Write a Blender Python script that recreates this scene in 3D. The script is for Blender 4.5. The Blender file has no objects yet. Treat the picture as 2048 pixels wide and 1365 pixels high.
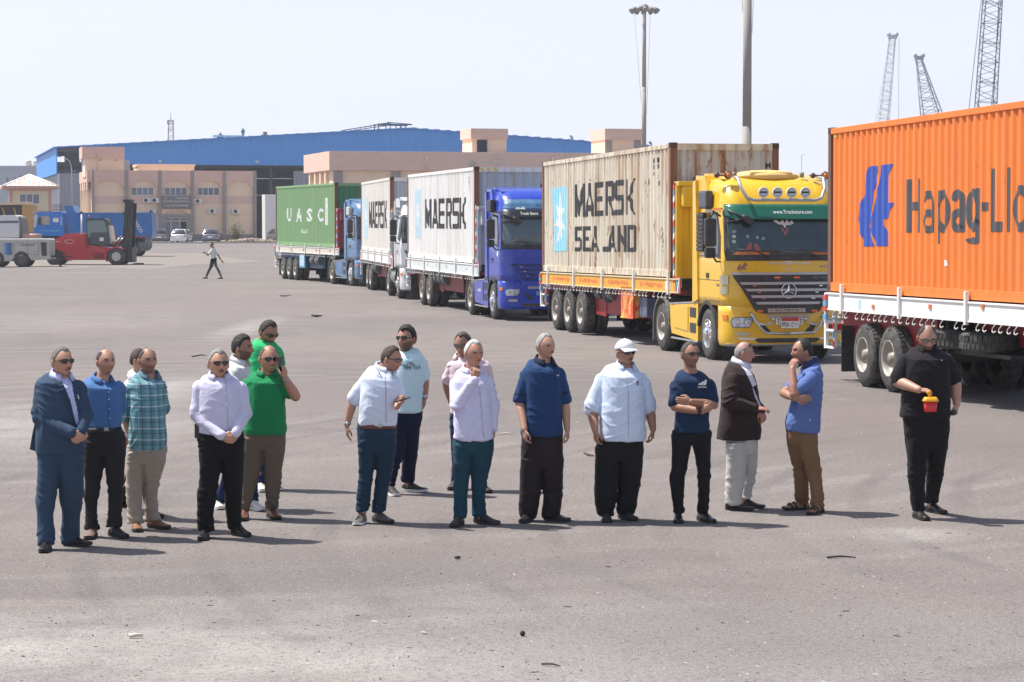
import bpy, bmesh, math, random
import numpy as np
from mathutils import Vector, Matrix, noise as mnoise
random.seed(7)
R = math.radians
S = bpy.context.scene
COL = S.collection
# ---------------------------------------------------------------- camera, sky, sun, exposure
FPX, CH, PITCH = 4700.0, 2.8, math.atan(239.5 / 4700.0)      # focal length in photo pixels, eye height, downward tilt
cam_d = bpy.data.cameras.new('camera')
cam = bpy.data.objects.new('camera', cam_d); COL.objects.link(cam)
cam_d.lens = 36 * FPX / 2048; cam_d.sensor_width = 36
cam_d.clip_start = .5; cam_d.clip_end = 9000
cam.location = (0, 0, CH); cam.rotation_euler = (R(90) - PITCH, 0, 0)
S.camera = cam
SUN_EL = R(62); SUN_DIR = Vector((-.945 * math.cos(SUN_EL), .327 * math.cos(SUN_EL), math.sin(SUN_EL)))
w = bpy.data.worlds.new('World'); S.world = w; w.use_nodes = True
nt = w.node_tree; nt.nodes.clear()
wo = nt.nodes.new('ShaderNodeOutputWorld'); bg = nt.nodes.new('ShaderNodeBackground')
sky = nt.nodes.new('ShaderNodeTexSky'); sky.sky_type = 'NISHITA'; sky.sun_disc = False
sky.sun_elevation = SUN_EL; sky.sun_rotation = math.atan2(SUN_DIR.x, SUN_DIR.y)
sky.dust_density = 2.2; sky.air_density = 1.0; sky.ozone_density = 2.0; sky.altitude = 0
mixn = nt.nodes.new('ShaderNodeMix'); mixn.data_type = 'RGBA'; 
mixn.inputs[7].default_value = (7.55, 7.75, 8.75, 1)                                  # pale summer haze in the air
gn = nt.nodes.new('ShaderNodeTexCoord'); sx_ = nt.nodes.new('ShaderNodeSeparateXYZ'); rp_ = nt.nodes.new('ShaderNodeMapRange')
for i_, v_ in ((1, 0), (2, .38), (3, .95), (4, .10)): rp_.inputs[i_].default_value = v_
nt.links.new(gn.outputs['Generated'], sx_.inputs[0]); nt.links.new(sx_.outputs[2], rp_.inputs[0]); nt.links.new(rp_.outputs[0], mixn.inputs[0])
nt.links.new(sky.outputs[0], mixn.inputs[6]); nt.links.new(mixn.outputs[2], bg.inputs[0])
nt.links.new(bg.outputs[0], wo.inputs[0]); bg.inputs[1].default_value = .1
sl = bpy.data.lights.new('sun', 'SUN'); sl.energy = 5.0; sl.angle = R(.6); sl.color = (1, .955, .88)
so = bpy.data.objects.new('sun', sl); COL.objects.link(so)
so.rotation_euler = (-SUN_DIR).to_track_quat('-Z', 'Y').to_euler()
S.view_settings.view_transform = 'Standard'; S.view_settings.look = 'None'
S.view_settings.exposure = .5; S.view_settings.gamma = 1
S.cycles.max_bounces = 5; S.cycles.diffuse_bounces = 3; S.cycles.glossy_bounces = 3
S.cycles.transmission_bounces = 4; S.cycles.volume_bounces = 0; S.cycles.use_denoising = True
S.cycles.sample_clamp_indirect = 6

def ray(px, py):
    cx = (px - 1024) / FPX; cy = (682.5 - py) / FPX
    return Vector((cx, math.cos(PITCH) + cy * math.sin(PITCH), -math.sin(PITCH) + cy * math.cos(PITCH)))
def P(px, py, Y):                 # the point seen at a photo pixel, at depth Y metres
    d = ray(px, py); return Vector((0, 0, CH)) + d * (Y / d.y)
def G(px, py):                    # the point of the flat yard seen at a photo pixel
    d = ray(px, py); return Vector((0, 0, CH)) + d * (-CH / d.z)

# ---------------------------------------------------------------- scene tree
def tag(o, label=None, cat=None, group=None, kind=None):
    if label: o['label'] = label
    if cat: o['category'] = cat
    if group: o['group'] = group
    if kind: o['kind'] = kind
    return o
def empty(name, loc=(0, 0, 0), rz=0, label=None, cat=None, group=None, ry=0):
    o = bpy.data.objects.new(name, None); COL.objects.link(o)
    o.location = loc; o.rotation_euler = (0, ry, rz); o.empty_display_size = .3
    return tag(o, label, cat, group)
def tree_of(o):
    return [c for c in bpy.data.objects if c.parent == o]
def copy_tree(o, parent=None, keep=None):
    c = o.copy(); COL.objects.link(c); c.parent = parent
    for ch in tree_of(o):
        if keep is None or keep(ch): copy_tree(ch, c)
    return c

class MB:
    """collects shapes, links them as ONE mesh object"""
    def __init__(s): s.v = []; s.f = []; s.m = []; s.sm = []; s.T = None
    def vs(s, pts):
        n = len(s.v)
        if s.T is not None: pts = [s.T @ Vector(p) for p in pts]
        s.v.extend([tuple(p) for p in pts]); return n
    def fa(s, f, m=0, sm=False): s.f.append(tuple(f)); s.m.append(m); s.sm.append(sm)
    def box(s, x0, x1, y0, y1, z0, z1, m=0, b=0.0, skip=''):
        if x0 > x1: x0, x1 = x1, x0
        if y0 > y1: y0, y1 = y1, y0
        if z0 > z1: z0, z1 = z1, z0
        if b > 0:
            b = min(b, (x1 - x0) * .45, (y1 - y0) * .45, (z1 - z0) * .45)
            bm = bmesh.new(); bmesh.ops.create_cube(bm, size=1)
            for v in bm.verts:
                v.co = Vector(((x0 + x1) / 2 + v.co.x * (x1 - x0), (y0 + y1) / 2 + v.co.y * (y1 - y0), (z0 + z1) / 2 + v.co.z * (z1 - z0)))
            bmesh.ops.bevel(bm, geom=bm.edges[:], offset=b, segments=2, affect='EDGES', profile=.6)
            s.addbm(bm, m); bm.free(); return
        n = s.vs([(x0, y0, z0), (x1, y0, z0), (x1, y1, z0), (x0, y1, z0), (x0, y0, z1), (x1, y0, z1), (x1, y1, z1), (x0, y1, z1)])
        for k, q in zip('bt-y+y-x+x', ((0, 3, 2, 1),)): pass
        for q in ((0, 3, 2, 1), (4, 5, 6, 7), (0, 1, 5, 4), (2, 3, 7, 6), (0, 4, 7, 3), (1, 2, 6, 5)):
            s.fa([n + i for i in q], m)
    def addbm(s, bm, m=0, sm=False):
        bm.verts.ensure_lookup_table(); bm.verts.index_update()
        n = s.vs([v.co[:] for v in bm.verts])
        for f in bm.faces: s.fa([n + v.index for v in f.verts], m, sm)
    def beam(s, a, b, w=.05, h=None, m=0, up=(0, 0, 1)):
        a = Vector(a); b = Vector(b); h = h or w; d = (b - a)
        if d.length < 1e-6: return
        d.normalize(); up = Vector(up)
        if abs(d.dot(up)) > .98: up = Vector((1, 0, 0))
        sd = d.cross(up).normalized() * w / 2; u = sd.cross(d).normalized() * h / 2
        n = s.vs([a - sd - u, a + sd - u, a + sd + u, a - sd + u, b - sd - u, b + sd - u, b + sd + u, b - sd + u])
        for q in ((0, 3, 2, 1), (4, 5, 6, 7), (0, 1, 5, 4), (2, 3, 7, 6), (0, 4, 7, 3), (1, 2, 6, 5)): s.fa([n + i for i in q], m)
    def tube(s, pts, r, seg=8, m=0, cap=True, sm=True, ell=None):
        """swept tube through pts; r a number or a list"""
        pts = [Vector(p) for p in pts]; n = len(pts)
        rr = r if isinstance(r, (list, tuple)) else [r] * n
        rings = []; ref = None
        for i, p in enumerate(pts):
            t = (pts[min(i + 1, n - 1)] - pts[max(i - 1, 0)]).normalized()
            if ref is None: ref = Vector((0, 0, 1)) if abs(t.z) < .9 else Vector((1, 0, 0))
            u = (ref - t * ref.dot(t)).normalized(); ref = u; w_ = t.cross(u)
            rings.append(s.vs([p + (u * math.cos(2 * math.pi * k / seg) + w_ * math.sin(2 * math.pi * k / seg)) * rr[i] for k in range(seg)]))
        for a, b in zip(rings, rings[1:]):
            for k in range(seg): s.fa((a + k, a + (k + 1) % seg, b + (k + 1) % seg, b + k), m, sm)
        if cap:
            s.fa([rings[0] + k for k in reversed(range(seg))], m); s.fa([rings[-1] + k for k in range(seg)], m)
    def loft(s, rings, m=0, cap=True, sm=True, close=True):
        idx = [s.vs(r) for r in rings]; seg = len(rings[0])
        for a, b in zip(idx, idx[1:]):
            for k in range(seg if close else seg - 1): s.fa((a + k, a + (k + 1) % seg, b + (k + 1) % seg, b + k), m, sm)
        if cap: s.fa([idx[0] + k for k in reversed(range(seg))], m); s.fa([idx[-1] + k for k in range(seg)], m)
    def lathe(s, prof, c=(0, 0, 0), axis='y', seg=24, m=0, sm=True, ms=None, cap=True):
        """prof: (radius, offset along axis)"""
        c = Vector(c); idx = []
        for r, h in prof:
            ring = []
            for k in range(seg):
                a = 2 * math.pi * k / seg; ca, sa = math.cos(a) * r, math.sin(a) * r
                ring.append(c + (Vector((ca, h, sa)) if axis == 'y' else Vector((ca, sa, h)) if axis == 'z' else Vector((h, ca, sa))))
            idx.append(s.vs(ring))
        for j, (a, b) in enumerate(zip(idx, idx[1:])):
            for k in range(seg): s.fa((a + k, b + k, b + (k + 1) % seg, a + (k + 1) % seg), ms[j] if ms else m, sm)
        for a, r, rv in ((idx[0], prof[0][0], 1), (idx[-1], prof[-1][0], 0)):
            if r > 1e-4 and cap: s.fa([a + k for k in (range(seg) if rv else reversed(range(seg)))], m)
    def prism(s, poly, h0, h1, fn=None, m=0, sm=False):
        """extrude a 2-D polygon; fn(u, v, h) gives the 3-D point"""
        fn = fn or (lambda u, v, h: (u, v, h)); n = len(poly)
        a = s.vs([fn(u, v, h0) for u, v in poly]); b = s.vs([fn(u, v, h1) for u, v in poly])
        s.fa([a + i for i in reversed(range(n))], m); s.fa([b + i for i in range(n)], m)
        for i in range(n): s.fa((a + i, a + (i + 1) % n, b + (i + 1) % n, b + i), m, sm)
    def sheet(s, V2, F2, fn, off=0, th=.004, m=0, cuts=None, cutv=None, sm=False):
        """a flat 2-D mesh wrapped on a surface by fn(u, v, h) with a thickness; cuts = u lines, cutv = v lines"""
        bm = bmesh.new()
        vv = [bm.verts.new((x, y, 0)) for x, y in V2]
        for f in F2:
            try: bm.faces.new([vv[i] for i in f])
            except ValueError: pass
        bm.normal_update(); bmesh.ops.triangulate(bm, faces=bm.faces[:])
        for ax, cs in ((0, cuts or []), (1, cutv or [])):
            lo = min(v.co[ax] for v in bm.verts); hi = max(v.co[ax] for v in bm.verts)
            for c in cs:
                if lo < c < hi:
                    co = Vector((0, 0, 0)); co[ax] = c; no = Vector((0, 0, 0)); no[ax] = 1
                    bmesh.ops.bisect_plane(bm, geom=bm.verts[:] + bm.edges[:] + bm.faces[:], plane_co=co, plane_no=no, dist=1e-5)
        bm.verts.index_update()
        bmesh.ops.recalc_face_normals(bm, faces=bm.faces[:])
        top = s.vs([fn(v.co.x, v.co.y, off + th) for v in bm.verts])
        flip = sum(f.normal.z for f in bm.faces) < 0
        for f in bm.faces:
            q = [top + v.index for v in f.verts]; s.fa(q[::-1] if flip else q, m, sm)
        if th > 0:
            bot = s.vs([fn(v.co.x, v.co.y, off) for v in bm.verts])
            for e in bm.edges:
                if len(e.link_faces) == 1:
                    a, b = e.verts[0].index, e.verts[1].index; s.fa((top + a, bot + a, bot + b, top + b), m)
        bm.free()
    def poly(s, poly, fn, off=0, th=.004, m=0, cuts=None, cutv=None, sm=False):
        s.sheet(poly, [range(len(poly))], fn, off, th, m, cuts, cutv, sm)
    def ball(s, c, r, seg=16, rings=10, m=0, rot=None):
        c = Vector(c); r = r if isinstance(r, (tuple, list)) else (r, r, r); idx = []
        for j in range(rings + 1):
            a = math.pi * j / rings; rg = []
            for k in range(seg):
                b = 2 * math.pi * k / seg
                p = Vector((math.sin(a) * math.cos(b) * r[0], math.sin(a) * math.sin(b) * r[1], math.cos(a) * r[2]))
                rg.append(c + (rot @ p if rot else p))
            if j in (0, rings): idx.append(s.vs([rg[0]]))
            else: idx.append(s.vs(rg))
        for j in range(rings):
            a, b = idx[j], idx[j + 1]
            for k in range(seg):
                k2 = (k + 1) % seg
                if j == 0: s.fa((a, b + k, b + k2), m, True)
                elif j == rings - 1: s.fa((a + k, b, a + k2), m, True)
                else: s.fa((a + k, b + k, b + k2, a + k2), m, True)
    def build(s, name, mats, parent=None, loc=None, rz=0, fix=True, label=None):
        me = bpy.data.meshes.new(name); me.from_pydata(s.v, [], s.f)
        mats = mats if isinstance(mats, (list, tuple)) else [mats]
        for m in mats: me.materials.append(m)
        me.polygons.foreach_set('material_index', s.m); me.polygons.foreach_set('use_smooth', s.sm)
        if fix:
            bm = bmesh.new(); bm.from_mesh(me); bmesh.ops.recalc_face_normals(bm, faces=bm.faces[:]); bm.to_mesh(me); bm.free()
        me.update()
        o = bpy.data.objects.new(name, me); COL.objects.link(o)
        if parent: o.parent = parent
        if loc is not None: o.location = loc
        if rz: o.rotation_euler = (0, 0, rz)
        if label: o['label'] = label
        return o

# ---------------------------------------------------------------- lettering
def text2d(body, w, h, bold=0.0, spacing=1.0, x0=0, y0=0, res=3, fit=True):
    """lettering as a flat mesh fitted in w x h (h = height of the drawn box)"""
    c = bpy.data.curves.new('lettering', 'FONT'); c.body = body; c.size = 1; c.offset = bold; c.space_character = spacing
    c.resolution_u = res
    o = bpy.data.objects.new('lettering', c); COL.objects.link(o)
    me = bpy.data.meshes.new_from_object(o.evaluated_get(bpy.context.evaluated_depsgraph_get()))
    V = [(v.co.x, v.co.y) for v in me.vertices]; F = [tuple(p.vertices) for p in me.polygons]
    bpy.data.objects.remove(o); bpy.data.curves.remove(c); bpy.data.meshes.remove(me)
    xs = [v[0] for v in V]; ys = [v[1] for v in V]
    sx = w / (max(xs) - min(xs)); sy = h / (max(ys) - min(ys))
    if not fit: sx = sy = min(sx, sy)
    return [(x0 + (x - min(xs)) * sx, y0 + (y - min(ys)) * sy) for x, y in V], F

# ---------------------------------------------------------------- materials
MATS = {}
class NT:
    def __init__(s, m): s.t = m.node_tree; s.n = s.t.nodes; s.l = s.t.links
    def new(s, t, **k):
        n = s.n.new('ShaderNode' + t)
        for a, b in k.items(): setattr(n, a, b)
        return n
    def link(s, a, b): s.l.new(a, b)
    def noise(s, scale, detail=4, vec=None, rough=.55, stretch=None, dist=0):
        n = s.new('TexNoise'); n.inputs['Scale'].default_value = scale; n.inputs['Detail'].default_value = detail
        n.inputs['Roughness'].default_value = rough; n.inputs['Distortion'].default_value = dist
        if stretch:
            mp = s.new('Mapping'); mp.inputs['Scale'].default_value = stretch; s.link(s.coord(), mp.inputs[0]); s.link(mp.outputs[0], n.inputs[0])
        else: s.link(vec or s.coord(), n.inputs[0])
        return n.outputs[0]
    def coord(s):
        if not hasattr(s, 'c'): s.c = s.new('TexCoord').outputs['Object']
        return s.c
    def ramp(s, fac, stops):
        r = s.new('ValToRGB'); e = r.color_ramp.elements
        while len(e) > 1: e.remove(e[-1])
        for i, (p, c) in enumerate(stops):
            c = (c, c, c, 1) if not isinstance(c, (tuple, list)) else tuple(c) + (1,) * (4 - len(c))
            if i == 0: e[0].position = p; e[0].color = c
            else: e.new(p).color = c
        s.link(fac, r.inputs[0]); return r.outputs[0]
    def mix(s, fac, a, b, mode='MIX'):
        m = s.new('Mix', data_type='RGBA', blend_type=mode)
        for i, v in ((0, fac), (6, a), (7, b)):
            if hasattr(v, 'is_output'): s.link(v, m.inputs[i])
            else: m.inputs[i].default_value = v if i == 0 else (tuple(v) + (1,) if len(v) == 3 else v)
        return m.outputs[2]
    def math(s, op, a, b=0.0, c=None):
        m = s.new('Math', operation=op)
        for i, v in enumerate((a, b) if c is None else (a, b, c)):
            if hasattr(v, 'is_output'): s.link(v, m.inputs[i])
            else: m.inputs[i].default_value = v
        return m.outputs[0]
    def sep(s, v=None):
        n = s.new('SeparateXYZ'); s.link(v or s.coord(), n.inputs[0]); return n.outputs
def newmat(name):
    m = bpy.data.materials.new(name); m.use_nodes = True; t = NT(m)
    bs = m.node_tree.nodes['Principled BSDF']; MATS[name] = m
    return m, t, bs
def M(name, col=(.5, .5, .5), rough=.6, metal=0, var=.12, vs=3.0, bump=.0, bs_=40, dirt=.0, dcol=(.22, .18, .14), coat=0, spec=None, fabric=False):
    """plain material with mottling, optional dirt and bump"""
    if name in MATS: return MATS[name]
    m, t, b = newmat(name)
    n = t.noise(vs, 5)
    lo = tuple(c * (1 - var) for c in col); hi = tuple(min(1, c * (1 + var)) for c in col)
    c = t.mix(n, lo, hi)
    if dirt:
        d = t.ramp(t.noise(vs * .9 + 1.3, 7, rough=.65), [(.42, 0), (.72, 1)])
        c = t.mix(t.math('MULTIPLY', d, dirt), c, dcol)
    t.link(c, b.inputs['Base Color'])
    r = t.ramp(t.noise(vs * 3, 4), [(.2, max(0, rough - .1)), (.8, min(1, rough + .1))]); t.link(r, b.inputs['Roughness'])
    b.inputs['Metallic'].default_value = metal
    if coat: b.inputs['Coat Weight'].default_value = coat; b.inputs['Coat Roughness'].default_value = .08
    if spec is not None: b.inputs['Specular IOR Level'].default_value = spec
    if fabric: b.inputs['Sheen Weight'].default_value = .15
    if bump:
        bp = t.new('Bump'); bp.inputs['Strength'].default_value = bump; bp.inputs['Distance'].default_value = .01
        t.link(t.noise(bs_, 3), bp.inputs['Height']); t.link(bp.outputs[0], b.inputs['Normal'])
    return m
# ================================================================ the setting
def ground_z(y):
    return 0 if y < 150 else .57 * min(1, (y - 150) / 112)
def asphalt():
    m, t, b = newmat('asphalt')
    big = t.noise(.13, 6, rough=.6); mid = t.noise(.9, 6, rough=.7); fine = t.noise(17, 5, rough=.8); grit = t.noise(52, 3, rough=.85); tiny = t.noise(230, 2)
    c = t.mix(t.ramp(big, [(.32, 0), (.68, 1)]), (.152, .135, .130), (.212, .183, .172))
    c = t.mix(t.math('MULTIPLY', t.ramp(mid, [(.38, 0), (.72, 1)]), .5), c, (.262, .229, .214))
    def track(loc, sc, dist, lo, hi, amt, col, c):       # arcs left by turning lorries
        wv = t.new('TexWave', wave_type='RINGS', rings_direction='Z'); wv.inputs['Scale'].default_value = sc; wv.inputs['Distortion'].default_value = dist
        wv.inputs['Detail'].default_value = 5; wv.inputs['Detail Scale'].default_value = 1.5; wv.inputs['Detail Roughness'].default_value = .7
        mp = t.new('Mapping'); mp.inputs['Location'].default_value = loc; t.link(t.coord(), mp.inputs[0]); t.link(mp.outputs[0], wv.inputs[0])
        brk = t.ramp(t.noise(.22, 4), [(.42, 0), (.6, 1)])
        return t.mix(t.math('MULTIPLY', t.math('MULTIPLY', t.ramp(wv.outputs[1], [(lo, 0), (hi, 1)]), brk), amt), c, col)
    c = track((6, -34, 0), .23, 2.0, .8, .95, .38, (.29, .265, .25), c); c = track((-14, -22, 0), .31, 1.4, .84, .96, .42, (.10, .092, .092), c)
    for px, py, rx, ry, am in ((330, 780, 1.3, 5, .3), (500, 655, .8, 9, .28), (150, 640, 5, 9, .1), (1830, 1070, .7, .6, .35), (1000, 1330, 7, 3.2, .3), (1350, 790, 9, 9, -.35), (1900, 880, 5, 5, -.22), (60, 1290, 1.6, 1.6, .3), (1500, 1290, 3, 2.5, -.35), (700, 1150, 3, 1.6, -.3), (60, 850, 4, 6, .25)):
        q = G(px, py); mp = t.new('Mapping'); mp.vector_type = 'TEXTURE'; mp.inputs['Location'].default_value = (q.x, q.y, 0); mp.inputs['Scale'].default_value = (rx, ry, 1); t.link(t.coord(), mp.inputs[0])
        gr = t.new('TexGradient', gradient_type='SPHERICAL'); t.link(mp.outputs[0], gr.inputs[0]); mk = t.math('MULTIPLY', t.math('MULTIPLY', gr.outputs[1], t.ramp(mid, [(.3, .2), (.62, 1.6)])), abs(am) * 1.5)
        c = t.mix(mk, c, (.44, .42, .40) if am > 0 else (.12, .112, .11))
    c = t.mix(t.math('MULTIPLY', t.ramp(t.noise(.33, 8, rough=.78), [(.57, 0), (.72, 1)]), .45), c, (.24, .185, .145))
    c = t.mix(t.math('MULTIPLY', t.ramp(t.noise(.55, 9, rough=.82), [(.63, 0), (.70, 1)]), .6), c, (.46, .44, .42))
    c = t.mix(t.math('MULTIPLY', t.ramp(t.noise(.42, 5, dist=.6), [(.60, 0), (.76, 1)]), .5), c, (.085, .08, .08))
    c = t.mix(t.ramp(fine, [(.34, .65), (.5, 0)]), c, (.085, .078, .075)); c = t.mix(t.ramp(fine, [(.56, 0), (.74, .6)]), c, (.36, .33, .31))
    c = t.mix(t.ramp(grit, [(.37, .85), (.46, 0)]), c, (.065, .06, .06)); c = t.mix(t.ramp(grit, [(.57, 0), (.67, .75)]), c, (.42, .39, .37)); c = t.mix(t.ramp(tiny, [(.3, .4), (.5, 0)]), c, (.08, .075, .07))
    t.link(c, b.inputs['Base Color']); b.inputs['Roughness'].default_value = .9; b.inputs['Specular IOR Level'].default_value = .25
    bp = t.new('Bump'); bp.inputs['Strength'].default_value = .5; bp.inputs['Distance'].default_value = .01
    t.link(t.math('ADD', grit, fine), bp.inputs['Height']); t.link(bp.outputs[0], b.inputs['Normal'])
    return m
g = MB()
ys = [-60, 20, 60, 100, 150, 170, 200, 230, 262, 400, 900, 2500, 7000]; xs = [-4000, -800, -100, -20, 20, 100, 800, 4000]
n0 = g.vs([(x, y, ground_z(y)) for y in ys for x in xs])
for j in range(len(ys) - 1):
    for i in range(len(xs) - 1): g.fa((n0 + j * 8 + i, n0 + j * 8 + i + 1, n0 + (j + 1) * 8 + i + 1, n0 + (j + 1) * 8 + i), 0)
tag(g.build('ground', asphalt(), fix=False), kind='structure')
# paler dusty strip round the parked machines on the left, a sheet above the yard
def sandy():
    m, t, b = newmat('sandy_asphalt')
    c = t.mix(t.noise(.8, 8, rough=.7), (.17, .152, .14), (.25, .215, .185)); c = t.mix(t.ramp(t.noise(9, 4), [(.3, .4), (.5, 0)]), c, (.14, .13, .12))
    t.link(c, b.inputs['Base Color']); b.inputs['Roughness'].default_value = .95
    return m
g = MB(); rr = random.Random(4); up_, lo_ = [], []
for k in range(60):
    a = k / 59; px = -140 + a * 660; e_ = max(0, (a - .6) / .4); j = 3.5 * math.sin(a * 21) + rr.uniform(-1, 1)
    q = G(px, 537 - 14 * e_ ** 1.5 + j * .5); lo_.append((q.x, q.y)); q = G(px, 507 + 15 * e_ + j * .6); up_.append((q.x, q.y))
n0 = g.vs([(x, y, .004 + ground_z(y)) for x, y in lo_] + [(x, y, .004 + ground_z(y)) for x, y in up_])
for i in range(59): g.fa((n0 + i, n0 + i + 1, n0 + 61 + i, n0 + 60 + i))
tag(g.build('dusty_ground', sandy(), fix=False), kind='structure')
# ---- loose grit on the asphalt (nobody could count it)
def grit_mesh(n, seed, smin, smax):
    g = MB(); r = random.Random(seed)
    for k in range(n):
        px = r.uniform(-40, 2090); py = 560 + (r.random() ** .75) * 820; p = G(px, py)
        s_ = r.uniform(smin, smax) * (1 if r.random() < .9 else 1.9); a = r.uniform(0, 6.28); e = r.uniform(.5, 1.0) if r.random() < .75 else r.uniform(2, 5)
        cs, sn = math.cos(a), math.sin(a); pts = []
        for q in range(5):
            an = q * 1.2566 + r.uniform(-.3, .3); x_ = math.cos(an) * s_ * e; y_ = math.sin(an) * s_
            pts.append((p.x + x_ * cs - y_ * sn, p.y + x_ * sn + y_ * cs, .0))
        b = g.vs(pts + [(x * .6 + p.x * .4, y * .6 + p.y * .4, s_ * r.uniform(.5, .9)) for x, y, z in pts])
        g.fa([b + 5 + i for i in range(5)])
        for i in range(5): g.fa((b + i, b + (i + 1) % 5, b + 5 + (i + 1) % 5, b + 5 + i))
    return g
tag(grit_mesh(3800, 3, .0016, .0048).build('gravel', M('dark_grit', (.05, .047, .045), .9, var=.5)), 'loose dark grit strewn over the asphalt yard', 'gravel', kind='stuff')
tag(grit_mesh(1800, 5, .0014, .004).build('pale_gravel', M('pale_grit', (.55, .53, .5), .9, var=.4)), 'loose pale chips strewn over the asphalt yard', 'gravel', kind='stuff')
def stick(name, pts, r, mat, label, cat):
    g = MB(); q = [G(*p) for p in pts]; o = q[0].copy(); g.tube([Vector((v.x - o.x, v.y - o.y, r + .003 + (.006 if i % 2 else 0))) for i, v in enumerate(q)], [r * (1 if i < len(q) - 1 else .5) for i in range(len(q))], 6)
    tag(g.build(name, mat, loc=(o.x, o.y, 0)), label, cat)
wood = M('dead_wood', (.13, .07, .04), .9); dk = M('dark_scrap', (.03, .03, .03), .8); palew = M('pale_card', (.62, .56, .48), .8)
stick('twig', [(1168, 908), (1178, 913), (1190, 915)], .012, wood, 'curved brown twig on the asphalt left of the man in the white cap', 'twig')
stick('twig', [(1654, 1118), (1680, 1117), (1712, 1118)], .009, dk, 'long thin dark stick on the asphalt below the man in sandals', 'twig')
stick('twig', [(1083, 1331), (1105, 1333), (1121, 1335)], .006, dk, 'thin dark stick near the bottom edge of the yard', 'twig')
stick('scrap_strip', [(258, 1277), (272, 1277), (286, 1276)], .014, palew, 'pale scrap of card on the asphalt in the left foreground', 'scrap')
stick('scrap_strip', [(998, 870), (1012, 869), (1028, 870)], .008, palew, 'pale strip lying between the bearded hand to mouth man and the navy polo man', 'scrap')
stick('twig', [(384, 715), (402, 712), (412, 713)], .012, dk, 'dark stick on the asphalt beyond the moustached man in the lilac shirt', 'twig')
stick('twig', [(624, 633), (634, 635), (644, 634)], .03, dk, 'crooked dark scrap on the asphalt left of the nearest blue truck', 'twig')
stick('twig', [(560, 593), (570, 594), (582, 592)], .02, dk, 'dark stick beside the wheels of the green container trailer', 'twig')
g = MB(); g.ball((0, 0, .02), (.02, .018, .02), 7, 5); o = g.build('stone', dk, loc=G(1045, 1273)); tag(o, 'single black stone in the centre foreground', 'stone')
g = MB(); g.ball((0, 0, .02), (.03, .018, .014), 7, 5); o = g.build('stone', dk, loc=G(915, 1120)); tag(o, 'dark stone on the asphalt in front of the man holding his chin', 'stone')
# ================================================================ containers, trailers, tractors
def steel(name, col, rust=.3, streak=.4, fade=.25, rcol=(.20, .075, .025), scol=(.40, .27, .15)):
    """painted container steel with rust and vertical run-off"""
    m, t, b = newmat(name)
    x, y, z = t.sep()
    c = t.mix(t.noise(.6, 5), tuple(k * .88 for k in col), tuple(min(1, k * 1.08) for k in col))
    c = t.mix(t.math('MULTIPLY', t.ramp(t.noise(1, 5, stretch=(3.5, 3.5, .35), rough=.6), [(.45, 0), (.75, 1)]), fade), c, tuple(min(1, k * .6 + .22) for k in col))
    c = t.mix(t.math('MULTIPLY', t.ramp(t.noise(1, 6, stretch=(6, 6, .3), rough=.65), [(.46, 0), (.62, 1)]), streak), c, scol)
    sp = t.ramp(t.noise(1, 9, stretch=(4, 4, 1.6), rough=.75), [(.675 - rust * .13, 0), (.71 - rust * .11, 1)])
    fn = t.ramp(t.noise(13, 5, stretch=(1, 1, .3), rough=.7), [(.62, 0), (.68, 1)])
    c = t.mix(t.math('MULTIPLY', sp, min(1, rust * 1.6)), c, rcol); c = t.mix(t.math('MULTIPLY', fn, min(1, rust * 1.3)), c, rcol)
    t.link(c, b.inputs['Base Color']); b.inputs['Roughness'].default_value = .55
    bp = t.new('Bump'); bp.inputs['Strength'].default_value = .3; bp.inputs['Distance'].default_value = .01
    t.link(t.noise(3, 4, stretch=(.5, .5, 1)), bp.inputs['Height']); t.link(bp.outputs[0], b.inputs['Normal'])
    return m
CL, CW, CHT = 12.19, 2.438, 2.896
PER, DEP = .277, .036
def corr(x):                       # corrugation depth at x (0 = outermost)
    k = (x / PER) % 1
    return 0 if k < .27 else DEP * (k - .27) / .22 if k < .49 else DEP if k < .77 else DEP * (1 - (k - .77) / .23)
def corr_lines(a, b):
    out = []; i = math.floor(a / PER)
    while i * PER < b:
        out += [(i + q) * PER for q in (0, .27, .49, .77)]; i += 1
    return [c for c in out if a < c < b]
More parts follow.
